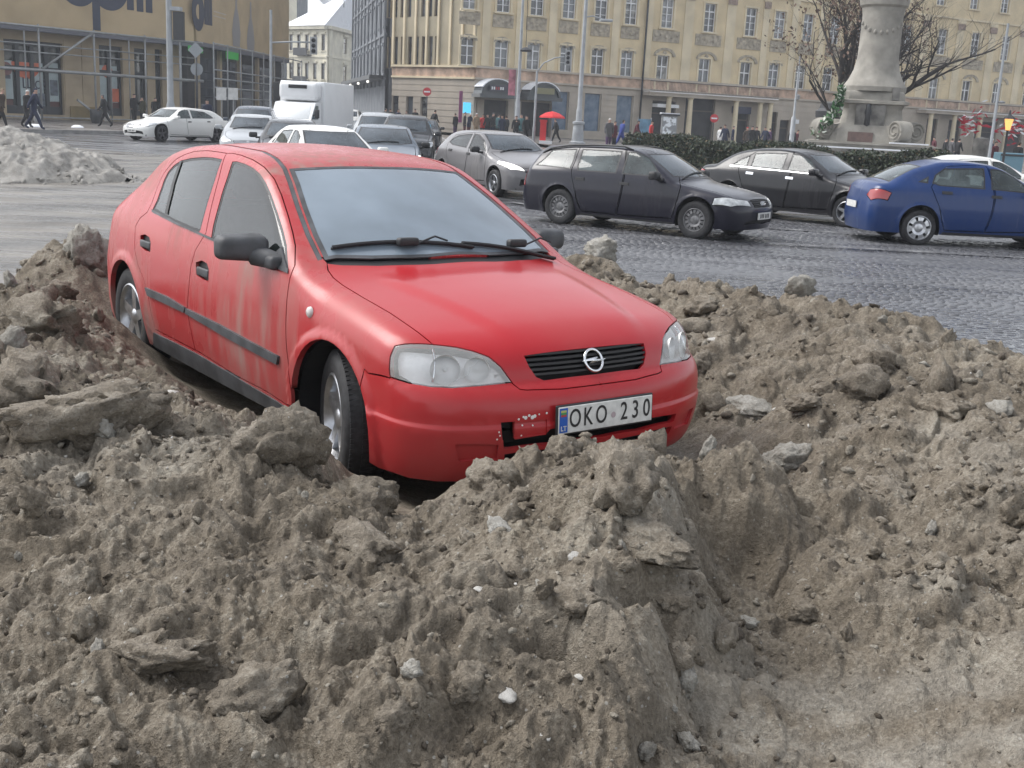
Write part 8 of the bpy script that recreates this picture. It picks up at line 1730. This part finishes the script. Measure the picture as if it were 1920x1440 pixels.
crowd = [(813, 84, 'walk', 'black', 'black', None), (854, 86, 'stand', 'black', 'purple', None), (871, 87, 'stand', 'black', 'wine', 'grey'), (879, 88, 'lean', 'navy', 'wine', 'white'), (893, 85, 'stand', 'tan', 'tan', 'white'), (905, 86, 'stand', 'red', 'black', 'brown'), (915, 86, 'walk', 'black', 'navy', None), (924, 87, 'stand', 'black', 'navy', 'grey'), (934, 88, 'stand', 'teal', 'black', None), (942, 85, 'walk', 'navy', 'navy', None), (950, 86, 'stand', 'black', 'black', 'brown'),
         (968, 74, 'phone', 'black', 'black', None), (978, 75, 'stand', 'teal', 'grey', 'grey'), (987, 73, 'walk', 'black', 'black', 'black'), (1044, 80, 'walk', 'black', 'black', None), (1091, 84, 'stand', 'black', 'black', None), (1143, 70, 'walk', 'grey', 'purple', 'white'), (1153, 71, 'stand', 'wine', 'black', 'brown'), (1166, 72, 'stride', 'blue', 'blue', None), (1222, 74, 'stand', 'red', 'brown', 'brown'), (1192, 74, 'lean', 'wine', 'black', None), (1362, 82, 'walk', 'navy', 'black', None), (1352, 86, 'stand', 'white', 'grey', None), (1376, 88, 'stand', 'navy', 'navy', 'grey'), (1403, 84, 'stand', 'brown', 'black', 'red'), (1412, 82, 'walk', 'black', 'black', 'black'), (1420, 83, 'stand', 'black', 'grey', None), (1438, 90, 'walk', 'navy', 'grey', None), (1445, 91, 'stand', 'purple', 'black', None),
         (1488, 76, 'stand', 'black', 'black', 'black'), (1495, 77, 'walk', 'wine', 'black', None), (1757, 84, 'stand', 'wine', 'black', None), (1776, 74, 'walk', 'black', 'black', None), (1790, 76, 'stand', 'grey', 'black', None), (1802, 78, 'walk', 'black', 'navy', None), (722, 92, 'stand', 'black', 'black', None), (732, 93, 'walk', 'black', 'black', None), (745, 90, 'walk', 'navy', 'black', None), (762, 92, 'stand', 'brown', 'black', None), (778, 90, 'walk', 'black', 'grey', None), (1873, 58, 'stand', 'wine', 'navy', None), (1861, 60, 'walk', 'navy', 'black', 'white'), (1917, 55, 'stand', 'black', 'blue', 'brown')]
def where(px):
    for a, b, s in ((700, 790, 'beside the slit windowed corner'), (790, 830, 'before the no entry sign'), (830, 962, 'under the first canopy'), (962, 1000, 'near the slim lamp post'), (1000, 1100, 'by the red parasol'), (1100, 1180, 'in front of the blue shop windows'), (1180, 1240, 'by the poster stands'), (1340, 1385, 'beside the dark gateway'), (1385, 1450, 'under the end of the balcony'), (1450, 1510, 'by the thin post left of the monument'), (1700, 1830, 'under the right hand balcony'), (1830, 1930, 'among the stalls at the right edge')):
        if a <= px < b: return s
    return 'on the square'
_seen = set()
def lab_person(coat, legs, hat_s, act, place):
    for t in ('person in a %s coat%s %s %s' % (coat, hat_s, act, place), 'person in a %s coat and %s trousers %s %s' % (coat, legs, act, place), 'second person in a %s coat %s %s' % (coat, act, place), 'third person in a %s coat %s %s' % (coat, act, place)):
        if t not in _seen and len(t.split()) <= 16: break
    _seen.add(t); return t
rp = random.Random(2)
for px, Y, pose, coat, legs, hat in crowd:
    hat_s = ' and %s hat' % hat if hat else ''
    act = {'walk': 'walking', 'stand': 'standing', 'stride': 'striding', 'lean': 'bending forward', 'phone': 'holding a phone up'}[pose]
    person(px, Y, pose, coat, legs, hat, rp.uniform(-2.5, 2.5), lab_person(coat, legs, hat_s, act, where(px)), rp.uniform(.94, 1.05))
# ------------------------------------------------------------------ damp winter air
o = MB(); o.box2((-312, -52, ROAD-1.2), (312, 712, 52)); hz = o.build('haze', None); hz.data.materials.clear()
m = bpy.data.materials.new('haze_air'); m.use_nodes = True; N, L = nodes_of(m); N.remove(N['Principled BSDF']); v = N.new('ShaderNodeVolumePrincipled')
v.inputs['Color'].default_value = (.86, .90, .96, 1); v.inputs['Density'].default_value = .0009; v.inputs['Anisotropy'].default_value = .2
L.new(v.outputs[0], N['Material Output'].inputs['Volume']); hz.data.materials.append(m); hz['kind'] = 'stuff'
